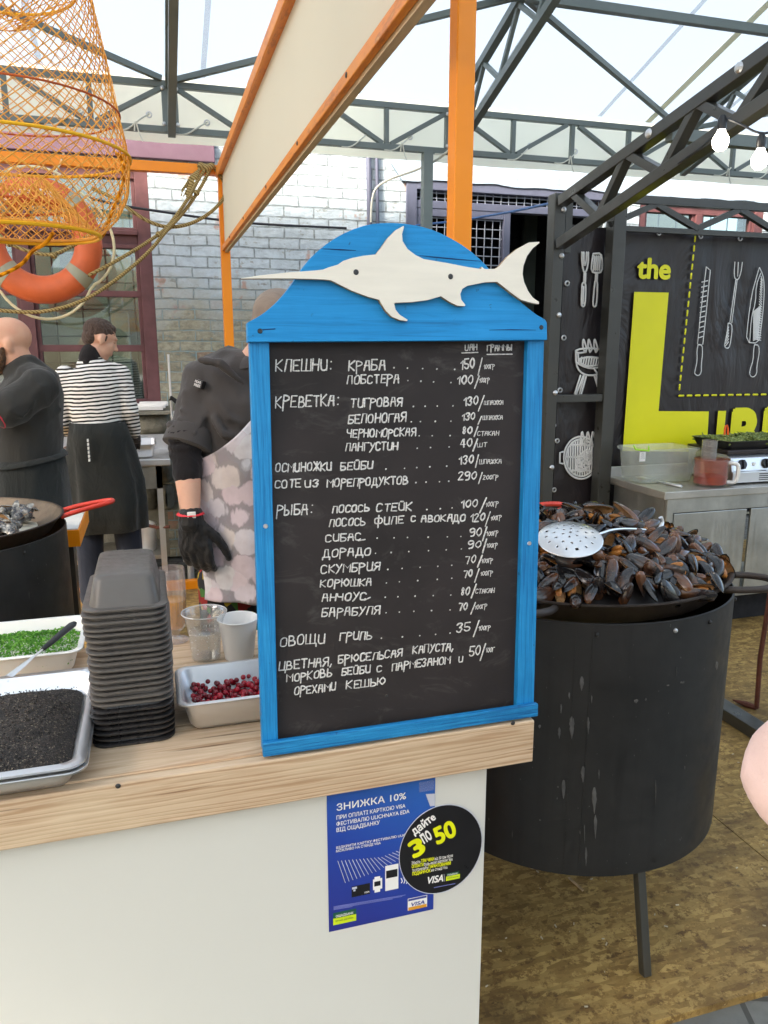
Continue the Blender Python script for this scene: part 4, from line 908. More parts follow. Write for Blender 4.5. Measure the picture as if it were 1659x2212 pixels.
def row(fr, words, ds=None, slash=None, under=()):
    ln = []
    for wd_ in words: ln.append((chalk_line(wd_[0], fr, *wd_[1:6]), .00085 if wd_[5] <= 30 else .0013))
    if ds: ln.append((dots(fr, *ds), .0013))
    if slash: ln.append((seg(fr, *slash), .0012))
    for u_ in under: ln.append((seg(fr, *u_), .0013))
    rows.append(ln)
row(wa, [('UAH', 1178, 122, 1252, 118, 35), ('ГРАММЫ', 1310, 122, 1455, 118, 33)], under=[((1158, 135), (1255, 132)), ((1308, 144), (1458, 143))])
row(wa, [('КЛЕШНИ:', 55, 245, 385, 240, 68), ('КРАБА', 485, 242, 705, 235, 60), ('150', 1152, 232, 1235, 225, 55), ('100ГР', 1288, 232, 1354, 228, 26)], ([755, 835, 925, 1010, 1115], 224, 234), ((1255, 268), (1280, 165)))
row(wa, [('ЛОБСТЕРА', 478, 320, 785, 312, 50), ('100', 1132, 322, 1228, 318, 48), ('100ГР', 1262, 312, 1322, 310, 26)], ([838, 915, 990, 1093], 300, 312), ((1235, 345), (1262, 272)))
row(wa, [('КРЕВЕТКА:', 52, 460, 425, 450, 65), ('ТИГРОВАЯ', 500, 458, 805, 452, 52), ('130', 1172, 450, 1258, 442, 48), ('ШПАЖКА', 1290, 443, 1405, 440, 24)], ([870, 940, 1012, 1105], 454, 450), ((1257, 480), (1292, 388)))
row(wa, [('БЕЛОНОГАЯ', 485, 553, 828, 545, 52), ('130', 1160, 536, 1238, 532, 42), ('ШПАЖКА', 1283, 533, 1400, 530, 24)], ([858, 912, 1000, 1093], 545, 541), ((1255, 560), (1276, 512)))
row(wa, [('ЧЕРНОМОРСКАЯ', 475, 635, 885, 628, 46), ('80', 1158, 618, 1222, 614, 42), ('СТАКАН', 1252, 627, 1378, 624, 26)], ([905, 982, 1088], 628, 627), ((1232, 632), (1254, 572)))
row(wa, [('ЛАНГУСТИН', 470, 720, 780, 708, 46), ('40', 1150, 695, 1222, 690, 46), ('ШТ', 1250, 694, 1308, 690, 25)], ([893, 972, 1082], 702, 694), ((1225, 718), (1252, 646)))
row(wa, [('ОСМИНОЖКИ', 52, 842, 385, 832, 50), ('БЕЙБИ', 440, 830, 630, 822, 44), ('130', 1144, 797, 1228, 790, 45), ('ШПАЖКА', 1262, 795, 1393, 790, 26)], ([707, 818, 890, 968, 1068], 826, 808), ((1240, 815), (1258, 740)))
row(wa, [('СОТЕ', 48, 938, 205, 932, 45), ('ИЗ', 228, 936, 308, 930, 42), ('МОРЕПРОДУКТОВ', 360, 932, 838, 912, 45), ('290', 1138, 890, 1248, 885, 45), ('200ГР', 1285, 888, 1375, 884, 24)], ([885, 945, 1025, 1080], 906, 898), ((1258, 912), (1280, 845)))
row(wa, [('РЫБА:', 58, 1102, 268, 1092, 60), ('ЛОСОСЬ', 390, 1084, 608, 1075, 42), ('СТЕЙК', 652, 1076, 862, 1070, 46), ('100', 1157, 1055, 1255, 1048, 45), ('100ГР', 1300, 1050, 1375, 1045, 26)], ([950, 1030, 1100], 1066, 1056), ((1265, 1085), (1305, 995)))
row(wa, [('ЛОСОСЬ', 372, 1167, 585, 1157, 45), ('ФИЛЕ', 640, 1157, 812, 1147, 45), ('С', 858, 1138, 885, 1136, 33), ('АВОКАДО', 920, 1140, 1180, 1132, 38), ('120', 1210, 1138, 1295, 1132, 45), ('100ГР', 1330, 1130, 1393, 1125, 25)], None, ((1298, 1165), (1328, 1078)))
row(wa, [('СИБАС', 350, 1257, 560, 1247, 42), ('90', 1206, 1225, 1278, 1220, 46), ('100ГР', 1305, 1222, 1373, 1218, 25)], ([655, 755, 835, 958, 1072, 1152], 1236, 1226), ((1282, 1250), (1308, 1168)), [((545, 1250), (585, 1243))])
row(wa, [('ДОРАДО', 335, 1347, 618, 1335, 46), ('90', 1196, 1297, 1275, 1292, 42), ('100ГР', 1305, 1292, 1368, 1290, 25)], ([645, 738, 843, 960, 1065, 1155], 1326, 1300), ((1282, 1322), (1306, 1240)))
row(wb, [('СКУМБРИЯ', 322, 162, 672, 145, 48), ('70', 1180, 105, 1240, 100, 45), ('100ГР', 1275, 102, 1342, 98, 25)], ([718, 803, 910, 1015, 1098], 140, 115), ((1252, 125), (1280, 55)))
row(wb, [('КОРЮШКА', 320, 245, 622, 232, 42), ('70', 1170, 187, 1222, 182, 42), ('100ГР', 1268, 176, 1342, 172, 24)], ([710, 787, 896, 1012, 1098], 220, 192), ((1235, 215), (1262, 135)))
row(wb, [('АНЧОУС', 330, 327, 590, 318, 42), ('80', 1150, 294, 1205, 290, 48), ('СТАКАН', 1240, 282, 1352, 277, 26)], ([703, 778, 880, 988, 1092], 305, 292), ((1215, 308), (1245, 226)), [((580, 322), (615, 305))])
row(wb, [('БАРАБУЛЯ', 328, 420, 672, 402, 48), ('70', 1138, 385, 1192, 380, 42), ('100ГР', 1235, 376, 1307, 371, 25)], ([708, 787, 873, 978, 1088], 397, 380), ((1212, 405), (1240, 335)))
row(wb, [('ОВОЩИ', 78, 597, 345, 575, 55), ('ГРИЛЬ', 435, 562, 625, 550, 45), ('35', 1127, 512, 1212, 502, 50), ('100ГР', 1257, 502, 1328, 496, 25)], ([680, 805, 908, 1002, 1088], 548, 518), ((1228, 538), (1262, 442)))
row(wb, [('ЦВЕТНАЯ,', 70, 738, 388, 708, 50), ('БРЮСЕЛЬСАЯ', 425, 697, 805, 655, 44), ('КАПУСТА,', 868, 640, 1108, 618, 45), ('50', 1202, 654, 1270, 645, 58), ('100Г', 1300, 632, 1350, 628, 26)], None, ((1268, 680), (1300, 580)))
row(wb, [('МОРКОВЬ', 120, 807, 385, 775, 46), ('БЕЙБИ', 445, 767, 615, 752, 42), ('С', 655, 747, 685, 743, 35), ('ПАРМЕЗАНОМ', 745, 740, 1090, 695, 44), ('И', 1140, 690, 1165, 686, 34)])
row(wb, [('ОРЕХАМИ', 165, 885, 410, 855, 44), ('КЕШЬЮ', 475, 850, 708, 820, 44)])
for ln in rows:
    parts = [(pts, r_) for lines, r_ in ln for pts in lines]; big = [p for p, r_ in parts if r_ > .001]; sml = [p for p, r_ in parts if r_ <= .001]
    o = strokes('chalk_lettering', big, .0014, M['chalk'], mb_, (0, -1, 0), .25, local=True)
    if sml: strokes('chalk_lettering', sml, .00085, M['chalk'], mb_, (0, -1, 0), .25, local=True)
a = bq(wb(712, 888), CN); m = MB(); m.ball(a, (.0028, .0008, .0028), 8, 5); m.build('screw', M['screw'], mb_, local=True)

# ================================================================== LEAFLET AND ROUND STICKER
YL = 1.2452; nL = (0, -1, 0); PP = lambda x, y, d=0: at(wp(x, y), Y=YL-d)
corner = [PP(97, 283), PP(1113, 118), PP(1068, 1382), PP(96, 1585)]
xl, xr = (corner[0].x+corner[3].x)/2, (corner[1].x+corner[2].x)/2; ztp, zbt = (corner[0].z+corner[1].z)/2, (corner[2].z+corner[3].z)/2
lf = thing('discount_leaflet', 'blue bank discount leaflet taped to the white counter front', 'leaflet', (xl, YL, zbt))
m = MB(); m.box((xl, YL-.0003, zbt), (xr, YL+.0003, ztp)); m.build('sheet', M['poster'], lf)
def pt(txt, x0, y0, x1, y1, cap, mat='paper_white', bold=.012, d=.0006, sh=0, par=None, fr=wp, Y=YL):
    a, b_ = at(fr(x0, y0), Y=Y-d), at(fr(x1, y1), Y=Y-d); b_.z = a.z = (a.z+b_.z)/2; hh = (at(fr(x0, y0-cap), Y=Y-d)-at(fr(x0, y0), Y=Y-d)).length
    return ptext('print', txt, a, b_, hh, nL, M[mat], par or lf, bold, sh, .0002)
pt('ЗНИЖКА 10%', 180, 450, 825, 350, 62)
pt('ПРИ ОПЛАТІ КАРТКОЮ VISA', 178, 535, 820, 428, 36); pt('ФЕСТИВАЛЮ ULICHNAYA EDA', 178, 592, 858, 482, 36); pt('ВІД ОЩАДБАНКУ', 178, 650, 580, 585, 36)
pt('ВІДКРИТИ КАРТКУ ФЕСТИВАЛЮ ULICHNAYA EDA', 176, 803, 1010, 665, 22); pt('МОЖЛИВО НА СТЕНДІ VISA', 174, 840, 590, 770, 22)
ln = [[PP(a0, b0, .0009), PP(a1, b1, .0009)] for (a0, b0), (a1, b1) in zip([(190+34*i, 925-3*i if i < 12 else 890-14*(i-12)) for i in range(22)], [(260+36*i*1.0, 1128-13*i-max(0, i-8)*6) for i in range(22)])]
strokes('ray_pattern', ln, .0006, M['print_silver'], lf, nL, .3)
def rect(x0, y0, x1, y1, d=.0007, dy=0):
    """upright rectangle between two zoom-frame corners (left-top, right-bottom)"""
    a, b_ = PP(x0, y0, d), PP(x1, y1, d); return [(a.x, YL-d, b_.z), (b_.x, YL-d, b_.z), (b_.x, YL-d, a.z), (a.x, YL-d, a.z)]
flatpoly('card_picture', [rect(318, 1165, 490, 1230)], M['print_dark'], lf, nL, .0001); flatpoly('card_stripe', [rect(322, 1172, 368, 1182, .0009), rect(335, 1192, 355, 1205, .0009)], M['print_silver'], lf, nL, .0001)
pt('VISA', 437, 1226, 484, 1218, 16, 'paper_white', .01, .0009, .2)
flatpoly('watch_picture', [rect(532, 1075, 585, 1210), rect(518, 1098, 604, 1180, .0008)], M['paper_white'], lf, nL, .0001); flatpoly('watch_screen', [rect(530, 1120, 588, 1152, .001)], M['print_dark'], lf, nL, .0001)
flatpoly('phone_picture', [rect(632, 972, 755, 1180)], M['paper_white'], lf, nL, .0001); flatpoly('phone_screen', [rect(641, 1018, 746, 1068, .001)], M['print_dark'], lf, nL, .0001)
strokes('contactless_waves', [smooth_curve([PP(780+24*i-6*0, 1090-8*i-4, .0009), PP(794+24*i, 1112-3*i, .0009), PP(782+24*i, 1130+3*i, .0009)], 1) for i in range(4)], .0009, M['paper_white'], lf, nL, .3)
strokes('small_print', [[PP(152, 1352+9*i, .0008), PP((820, 790, 700, 325)[i] if i < 4 else 325, 1352+9*i-(820-152)*.165*((820, 790, 700, 325)[i]-152)/668, .0008)] for i in range(4)], .0006, M['print_grey'], lf, nL, .3)
flatpoly('logo_plate', [rect(843, 1278, 1022, 1350)], M['paper_white'], lf, nL, .0001); flatpoly('logo_bar', [rect(848, 1360, 1018, 1352, .0009)], M['print_gold'], lf, nL, .0001); flatpoly('logo_bar', [rect(848, 1282, 1018, 1265, .0009)], M['print_blue'], lf, nL, .0001)
pt('VISA', 876, 1346, 998, 1324, 34, 'print_blue', .02, .0011, .2)
flatpoly('bank_plate', [rect(146, 1412, 362, 1419)], M['print_green'], lf, nL, .0001); flatpoly('bank_plate', [rect(146, 1464, 362, 1479)], M['print_lime'], lf, nL, .0001)
pt('ОЩАДБАНК', 172, 1448, 335, 1420, 20, 'paper_white', .015, .0009); pt('МІЙ БАНК. МОЯ КРАЇНА', 170, 1490, 335, 1462, 13, 'print_green', .0, .0009)
flatpoly('folded_corner', [[PP(1010, 300, .0008), Vector((xr-.0005, YL-.0008, PP(1113, 290).z)), Vector((xr-.0005, YL-.0008, PP(1108, 405).z)), PP(1052, 415, .0008)]], M['print_silver'], lf, nL, .0001)
flatpoly('tape', [[PP(948, 190, .001), PP(1092, 163, .001), PP(1085, 262, .001), PP(950, 285, .001)]], M['tape'], lf, nL, .0002)
YS = YL-.0016; SS = lambda x, y, d=0: at(ws(x, y), Y=YS-d)
cl, cr_, ctp, cb_ = SS(55, 860), SS(1552, 860), SS(830, 95), SS(880, 1665); cen = Vector(((cl.x+cr_.x)/2, YS, (ctp.z+cb_.z)/2)); rad = (cr_.x-cl.x)/2; rdz = (ctp.z-cb_.z)/2
st = thing('round_sticker', 'round black promotional sticker overlapping the edge of the blue leaflet', 'sticker', cen)
def disc(r_, d0, d1): m = MB(); m.tube([cen+Vector((0, d0, 0)), cen+Vector((0, d1, 0))], [(r_, r_*rdz/rad)]*2, 64, side=(1, 0, 0)); return m
disc(rad, -.0003, .0006).build('sticker_disc', M['print_dark'], st)
m = MB(); m.tube([cen+Vector((rad*math.cos(R(a)), -.0003, rdz*math.sin(R(a)))) for a in range(0, 360, 6)], .0007, 6, closed=True); m.build('sticker_rim', M['print_silver'], st)
def stx(txt, x0, y0, x1, y1, cap, mat, bold=.02, sh=0):
    a, b_ = SS(x0, y0, .0005), SS(x1, y1, .0005); hh = (SS(x0, y0-cap, .0005)-SS(x0, y0, .0005)).length
    return ptext('print', txt, a, b_, hh, nL, M[mat], st, bold, sh, .0002)
stx('даите'.replace('и', 'й'), 332, 640, 722, 338, 140, 'paper_white', .03); stx('3', 335, 1045, 530, 930, 300, 'print_neon', .045)
stx('50', 752, 800, 1098, 628, 300, 'print_neon', .04); stx('по', 508, 790, 660, 690, 235, 'paper_white', .03)
stx('Зберіть', 278, 1170, 440, 1140, 52, 'paper_white', .01); stx('ТРИ ЧЕКИ', 450, 1138, 685, 1095, 58, 'print_neon', .03); stx('від 50 грн після', 700, 1092, 1025, 1030, 52, 'paper_white', .01)
stx('ОПЛАТИ', 282, 1238, 495, 1198, 58, 'print_neon', .03); stx('будь-якою карткою Visa', 505, 1192, 1020, 1092, 52, 'paper_white', .01)
stx('та отримайте', 288, 1302, 578, 1248, 52, 'paper_white', .01); stx('ГАРАНТОВАНИЙ', 590, 1240, 985, 1170, 58, 'print_neon', .03)
stx('ПОДАРУНОК', 292, 1370, 622, 1305, 58, 'print_neon', .03); stx('на стенді Visa', 635, 1298, 928, 1240, 52, 'paper_white', .01)
stx('VISA', 570, 1518, 850, 1470, 120, 'paper_white', .03, .2)
def srect(x0, y0, x1, y1, d): a, b_ = SS(x0, y0, d), SS(x1, y1, d); return [(a.x, YS-d, b_.z), (b_.x, YS-d, b_.z), (b_.x, YS-d, a.z), (a.x, YS-d, a.z)]
flatpoly('bank_plate', [srect(915, 1335, 1140, 1342, .0004)], M['print_green'], st, nL, .0001); flatpoly('bank_plate', [srect(905, 1392, 1155, 1418, .0004)], M['print_lime'], st, nL, .0001)
stx('ОЩАДБАНК', 930, 1372, 1115, 1340, 26, 'paper_white', .01); stx('МІЙ БАНК', 930, 1430, 1130, 1395, 22, 'print_green', 0)
m = MB(); a, b_ = SS(868, 1345, .0005), SS(880, 1478, .0005); m.bar(a, b_, .0006, .0004); m.build('print', M['print_silver'], st)
strokes('small_print', [[SS(690, 1590, .0005), SS(1068, 1518, .0005)]], .0008, M['print_grey'], st, nL, .2)

# ================================================================== THINGS ON THE COUNTER
def gn_pan(name, label, cx, cy, hw, hl, zt, depth, group=None, mat='steel', lip=.0125, rad=.03):
    """gastronorm pan, one sheet of metal with a flat flange; built about its base"""
    m = MB(); zb = zt-depth; t_ = .0012; bw = .008+depth*.11
    iw, il = hw-lip, hl-lip
    m.rrect([(0, 0, depth-.004, hw, hl, rad), (0, 0, depth-.0008, hw, hl, rad), (0, 0, depth, hw-.001, hl-.001, rad), (0, 0, depth, iw+.002, il+.002, rad*.9), (0, 0, depth-.003, iw, il, rad*.9),
             (0, 0, .012, iw-bw*.8, il-bw*.8, rad*.8), (0, 0, .003, iw-bw-.006, il-bw-.006, rad*.6), (0, 0, .0015, iw-bw-.02, il-bw-.02, rad*.4)], cap1=True)
    m.rrect([(0, 0, depth-.004, hw, hl, rad), (0, 0, depth-.003, hw-.0012, hl-.0012, rad), (0, 0, depth-.002, iw+t_, il+t_, rad*.9), (0, 0, .012, iw-bw*.8+t_, il-bw*.8+t_, rad*.8), (0, 0, .002, iw-bw-.004, il-bw-.004, rad*.6), (0, 0, 0, iw-bw-.018, il-bw-.018, rad*.4)], cap1=True)
    o = m.build(name, M[mat], None, smooth=True, fix=False, angle=50); o.location = (cx, cy, zb); bm = bmesh.new(); bm.from_mesh(o.data); bmesh.ops.remove_doubles(bm, verts=bm.verts, dist=.00005); bmesh.ops.recalc_face_normals(bm, faces=bm.faces); bm.to_mesh(o.data); bm.free()
    return tag(o, label, 'food pan', group)
# two nested pans of black ground seasoning at the left edge
gn_pan('food_pan', 'lower steel pan nested under the pan of black seasoning', -.268, 1.405, .131, .206, CT+.041, .041, 'nested seasoning pans', 'steel', .018)
gn_pan('food_pan', 'steel pan holding black ground seasoning at the front left of the counter', -.270, 1.408, .131, .206, CT+.050, .042, 'nested seasoning pans', 'steel_bright', .018)
m = MB(); nx, ny = 70, 100; hw, hl = .104, .178
for i in range(nx+1):
    for j in range(ny+1):
        u, v = -1+2*i/nx, -1+2*j/ny; dd = max(abs(u), abs(v), 1e-6); kk = ((abs(u)/dd)**6+(abs(v)/dd)**6+1e-12)**(-1/6); x, y = hw*u*kk, hl*v*kk
        z = -.012*dd**10 + .020 + .018*(1-u*u)*(1-v**4) + .006*mnoise.noise((x*14, y*14, 0)) + .002*mnoise.noise((x*60, y*60, 3)) + .0012*mnoise.noise((x*240, y*240, 5))
        m.v.append(Vector((-.270+x, 1.408+y, CT+.006+z)))
m.f = [(i*(ny+1)+j, (i+1)*(ny+1)+j, (i+1)*(ny+1)+j+1, i*(ny+1)+j+1) for i in range(nx) for j in range(ny)]; m.m = [0]*len(m.f)
rg = random.Random(5)
for _ in range(900):
    u, v = rg.uniform(-.86, .86), rg.uniform(-.9, .9); x, y = hw*u, hl*v; z = .020+.018*(1-u*u)*(1-v**4)+.006*mnoise.noise((x*14, y*14, 0)); m.ball((-.270+x, 1.408+y, CT+.007+z), rg.uniform(.0007, .0016), 5, 3)
tag(m.build('ground_seasoning', M['seeds'], smooth=True), 'heap of coarse black ground seasoning filling the steel pan', 'seasoning', kind='stuff')
# pan of chopped greens behind
gn_pan('food_pan', 'white rimmed pan full of chopped green herbs beside the tray stack', -.345, 1.80, .165, .125, CT+.062, .06, None, 'white_mat')
m = MB(); rg = random.Random(9)
for _ in range(5200):
    u, v = rg.uniform(-1, 1), rg.uniform(-1, 1); x, y = -.345+.142*u, 1.80+.104*v; z = CT+.028+.022*(1-u**4)*(1-v**2*.7)+.008*mnoise.noise((x*25, y*25, 0))+rg.uniform(-.004, .006)
    s1 = rg.uniform(.002, .006); e = Euler((rg.uniform(-1.2, 1.2), rg.uniform(-1.2, 1.2), rg.uniform(0, 6))).to_matrix()
    m.add([Vector((x, y, z)) + e @ Vector(q_) for q_ in ((-s1, 0, 0), (0, -s1*.45, s1*.15), (s1, 0, -.1*s1), (s1*.2, s1*.5, s1*.1))], [(0, 1, 2, 3)])
tag(m.build('chopped_herbs', M['herb'], fix=False), 'heap of finely chopped bright green herbs in the white rimmed pan', 'herbs', kind='stuff')
sp = thing('spatula', 'spatula with black handle resting across the herb pan and seasoning pan', 'spatula', at(w6(250, 690), Z=1.03))
a, b_ = at(w6(438, 535), Z=1.062), at(w6(252, 690), Z=1.034); m = MB(); d = (b_-a).normalized()
m.tube([a-d*.004, a+d*.004, a.lerp(b_, .25), a.lerp(b_, .7), b_-d*.012, b_], [(.006, .0035), (.011, .005), (.0105, .0055), (.009, .005), (.007, .005), (.005, .004)], 12, side=d.cross(Vector((0, 0, 1)))); m.build('handle', M['black_plastic'], sp, smooth=True)
c2 = at(w6(140, 780), Z=1.018); m = MB(); d2 = (c2-b_).normalized()
m.tube([b_, b_.lerp(c2, .4), c2, c2+d2*.05], [(.003, .002), (.003, .0015), (.008, .001), (.012, .0008)], 10, side=d2.cross(Vector((0, 0, 1)))); m.build('blade', M['steel_bright'], sp, smooth=True)
# stack of black foam trays, upside down
def tray_mesh():
    m = MB(); hw, hl = .0725, .124
    m.rrect([(0, 0, 0, hw-.002, hl-.002, .026), (0, 0, .0006, hw-.0004, hl-.0004, .028), (0, 0, .0020, hw, hl, .028), (0, 0, .0040, hw-.0003, hl-.0003, .028), (0, 0, .0050, hw-.002, hl-.002, .027), (0, 0, .0052, hw-.0118, hl-.0118, .024),
             (0, 0, .008, hw-.0125, hl-.0135, .022), (0, 0, .049, hw-.0205, hl-.024, .020), (0, 0, .0555, hw-.0235, hl-.029, .019), (0, 0, .0580, hw-.030, hl-.037, .016)], 6, cap0=False, cap1=True)
    m.rrect([(0, 0, 0, hw-.002, hl-.002, .026), (0, 0, .0022, hw-.010, hl-.010, .024), (0, 0, .008, hw-.0145, hl-.0155, .02), (0, 0, .047, hw-.0225, hl-.026, .018), (0, 0, .0560, hw-.033, hl-.040, .013)], 6, cap1=True)
    return m
tr0 = tray_mesh().build('food_tray', M['tray_foam'], smooth=True, angle=50); bm = bmesh.new(); bm.from_mesh(tr0.data); bmesh.ops.remove_doubles(bm, verts=bm.verts, dist=.00003); bmesh.ops.recalc_face_normals(bm, faces=bm.faces); bm.to_mesh(tr0.data); bm.free()
NTR = 24; rg = random.Random(4)
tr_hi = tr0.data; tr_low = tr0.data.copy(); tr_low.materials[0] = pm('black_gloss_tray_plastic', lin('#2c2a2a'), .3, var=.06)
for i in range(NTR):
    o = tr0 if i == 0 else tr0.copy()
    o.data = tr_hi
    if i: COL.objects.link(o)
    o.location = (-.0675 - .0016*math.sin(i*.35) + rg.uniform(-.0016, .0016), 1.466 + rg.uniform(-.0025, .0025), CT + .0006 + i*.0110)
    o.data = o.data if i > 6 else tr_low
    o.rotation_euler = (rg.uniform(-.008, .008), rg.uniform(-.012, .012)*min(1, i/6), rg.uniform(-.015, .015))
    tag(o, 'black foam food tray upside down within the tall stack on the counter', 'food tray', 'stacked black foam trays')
tag(o, 'topmost upside down black foam tray closing the tall stack', 'food tray')
tr0['label'] = 'lowest black foam tray of the tall stack, lying on the pine counter'
# cranberries
gn_pan('food_pan', 'small deep steel pan of cranberries beside the menu board', .139, 1.427, .1305, .092, CT+.066, .066, None, 'steel', .011, .026)
m = MB(); m.ball((0, 0, 0), 1, 12, 8); bp = m.build('cranberry', M['berry'], smooth=True, angle=180); rg = random.Random(21); spots = []; first = True
for layer, (nlim, zz) in enumerate(((60, .014), (95, .024), (95, .033), (42, .043))):
    tries = 0; cnt = 0
    while cnt < nlim and tries < 4000:
        tries += 1; x, y = rg.uniform(.04, .235), rg.uniform(1.363, 1.492); r_ = rg.uniform(.0046, .0068)
        hmax = .039 + .016*max(0, (x-.08)/.1) + .004*mnoise.noise((x*30, y*30, 0))
        z = CT + zz + rg.uniform(-.002, .002)
        if zz > hmax+.01: continue
        if any((x-a_)**2+(y-b2)**2+(z-c_)**2 < ((r_+d_)*.93)**2 for a_, b2, c_, d_ in spots): continue
        spots.append((x, y, z, r_)); o = bp if first else bp.copy()
        if not first: COL.objects.link(o)
        first = False; cnt += 1; o.location = (x, y, z); o.scale = (r_, r_, r_*rg.uniform(.85, 1)); o.rotation_euler = (rg.uniform(0, 3), rg.uniform(0, 3), 0)
        tag(o, 'glossy red cranberry in the small steel pan', 'cranberry', 'cranberries in the small steel pan')
# steel pan mostly hidden behind the board
gn_pan('food_pan', 'steel pan whose corner shows between the white cup and the menu board', .325, 1.60, .105, .088, CT+.085, .066, None, 'steel', .011, .026)
# cups
def cup(name, label, c_, prof, mat, par_extra=None):
    t_ = thing(name, label, 'cup', c_); m = MB(); m.lathe(prof, c_, 40); m.build('cup_wall', M[mat], t_, smooth=True, angle=60); return t_
cc = Vector((.083, 1.711, CT+.0005)); t_ = cup('plastic_cup', 'clear plastic cup half filled with sparkling water beside the white cup', cc, [(0, .001), (.031, .001), (.0325, .004), (.0365, .055), (.042, .088), (.0475, .105), (.0505, .1095), (.0515, .112), (.0498, .1135), (.0475, .112), (.0455, .105), (.0405, .088), (.0352, .055), (.0312, .006), (0, .005)], 'clear_cup')
m = MB(); m.lathe([(0, .0062), (.0308, .0062), (.0350, .055), (.0362, .066), (.0345, .0672), (0, .067)], cc, 40); m.build('water', M['water'], t_, smooth=True, angle=60)
m = MB(); m.tube([cc+Vector((.0508*math.cos(R(a)), .0508*math.sin(R(a)), .1125)) for a in range(0, 360, 10)], .0013, 8, closed=True); m.build('cup_rim', milky('thick_clear_rim', lin('#f4f1ea'), .5, .1, .1), t_, smooth=True)
rg = random.Random(2); m = MB()
for _ in range(60):
    an = rg.uniform(0, 6.28); zz = rg.choice([rg.uniform(.01, .06), .0665]); rr = .0305+.0045*zz/.06; m.ball(cc+Vector((rr*math.cos(an)*.99, rr*math.sin(an)*.99, zz)), rg.uniform(.0006, .0013), 5, 4)
m.build('bubble', M['paper_white'], t_)
cc = Vector((.157, 1.695, CT+.0005)); t_ = cup('paper_cup', 'white paper cup standing between the clear cup and the menu board', cc, [(0, .004), (.031, .004), (.0312, 0), (.0325, 0), (.0445, .0925), (.0465, .0925), (.0475, .0945), (.0465, .0965), (.0445, .0965), (.0432, .0925), (.0315, .006), (0, .0055)], 'paper_white')
cc = Vector((.018, 1.842, CT+.0005)); t_ = cup('drink_glass', 'tall plastic glass with amber drink behind the tray stack', cc, [(0, .0005), (.031, .0005), (.033, .003), (.018, .008), (.010, .016), (.012, .024), (.0255, .034), (.029, .05), (.031, .12), (.0305, .186), (.029, .186), (.0293, .12), (.0275, .052), (.02, .034), (0, .028)], 'beer_cup')
m = MB(); m.lathe([(0, .029), (.0198, .035), (.0272, .052), (.029, .105), (.0275, .107), (0, .107)], cc, 32); m.build('drink', M['amber'], t_, smooth=True, angle=60)
m = MB(); rg = random.Random(3)
for _ in range(130):
    an = rg.uniform(0, 6.28); zz = rg.uniform(.045, .106); m.ball(cc+Vector((.0285*math.cos(an), .0285*math.sin(an), zz)), rg.uniform(.0008, .002), 5, 4)
m.build('mint_shreds', pm('brown_green_flecks', lin('#8a6a20'), .5, var=.4), t_)

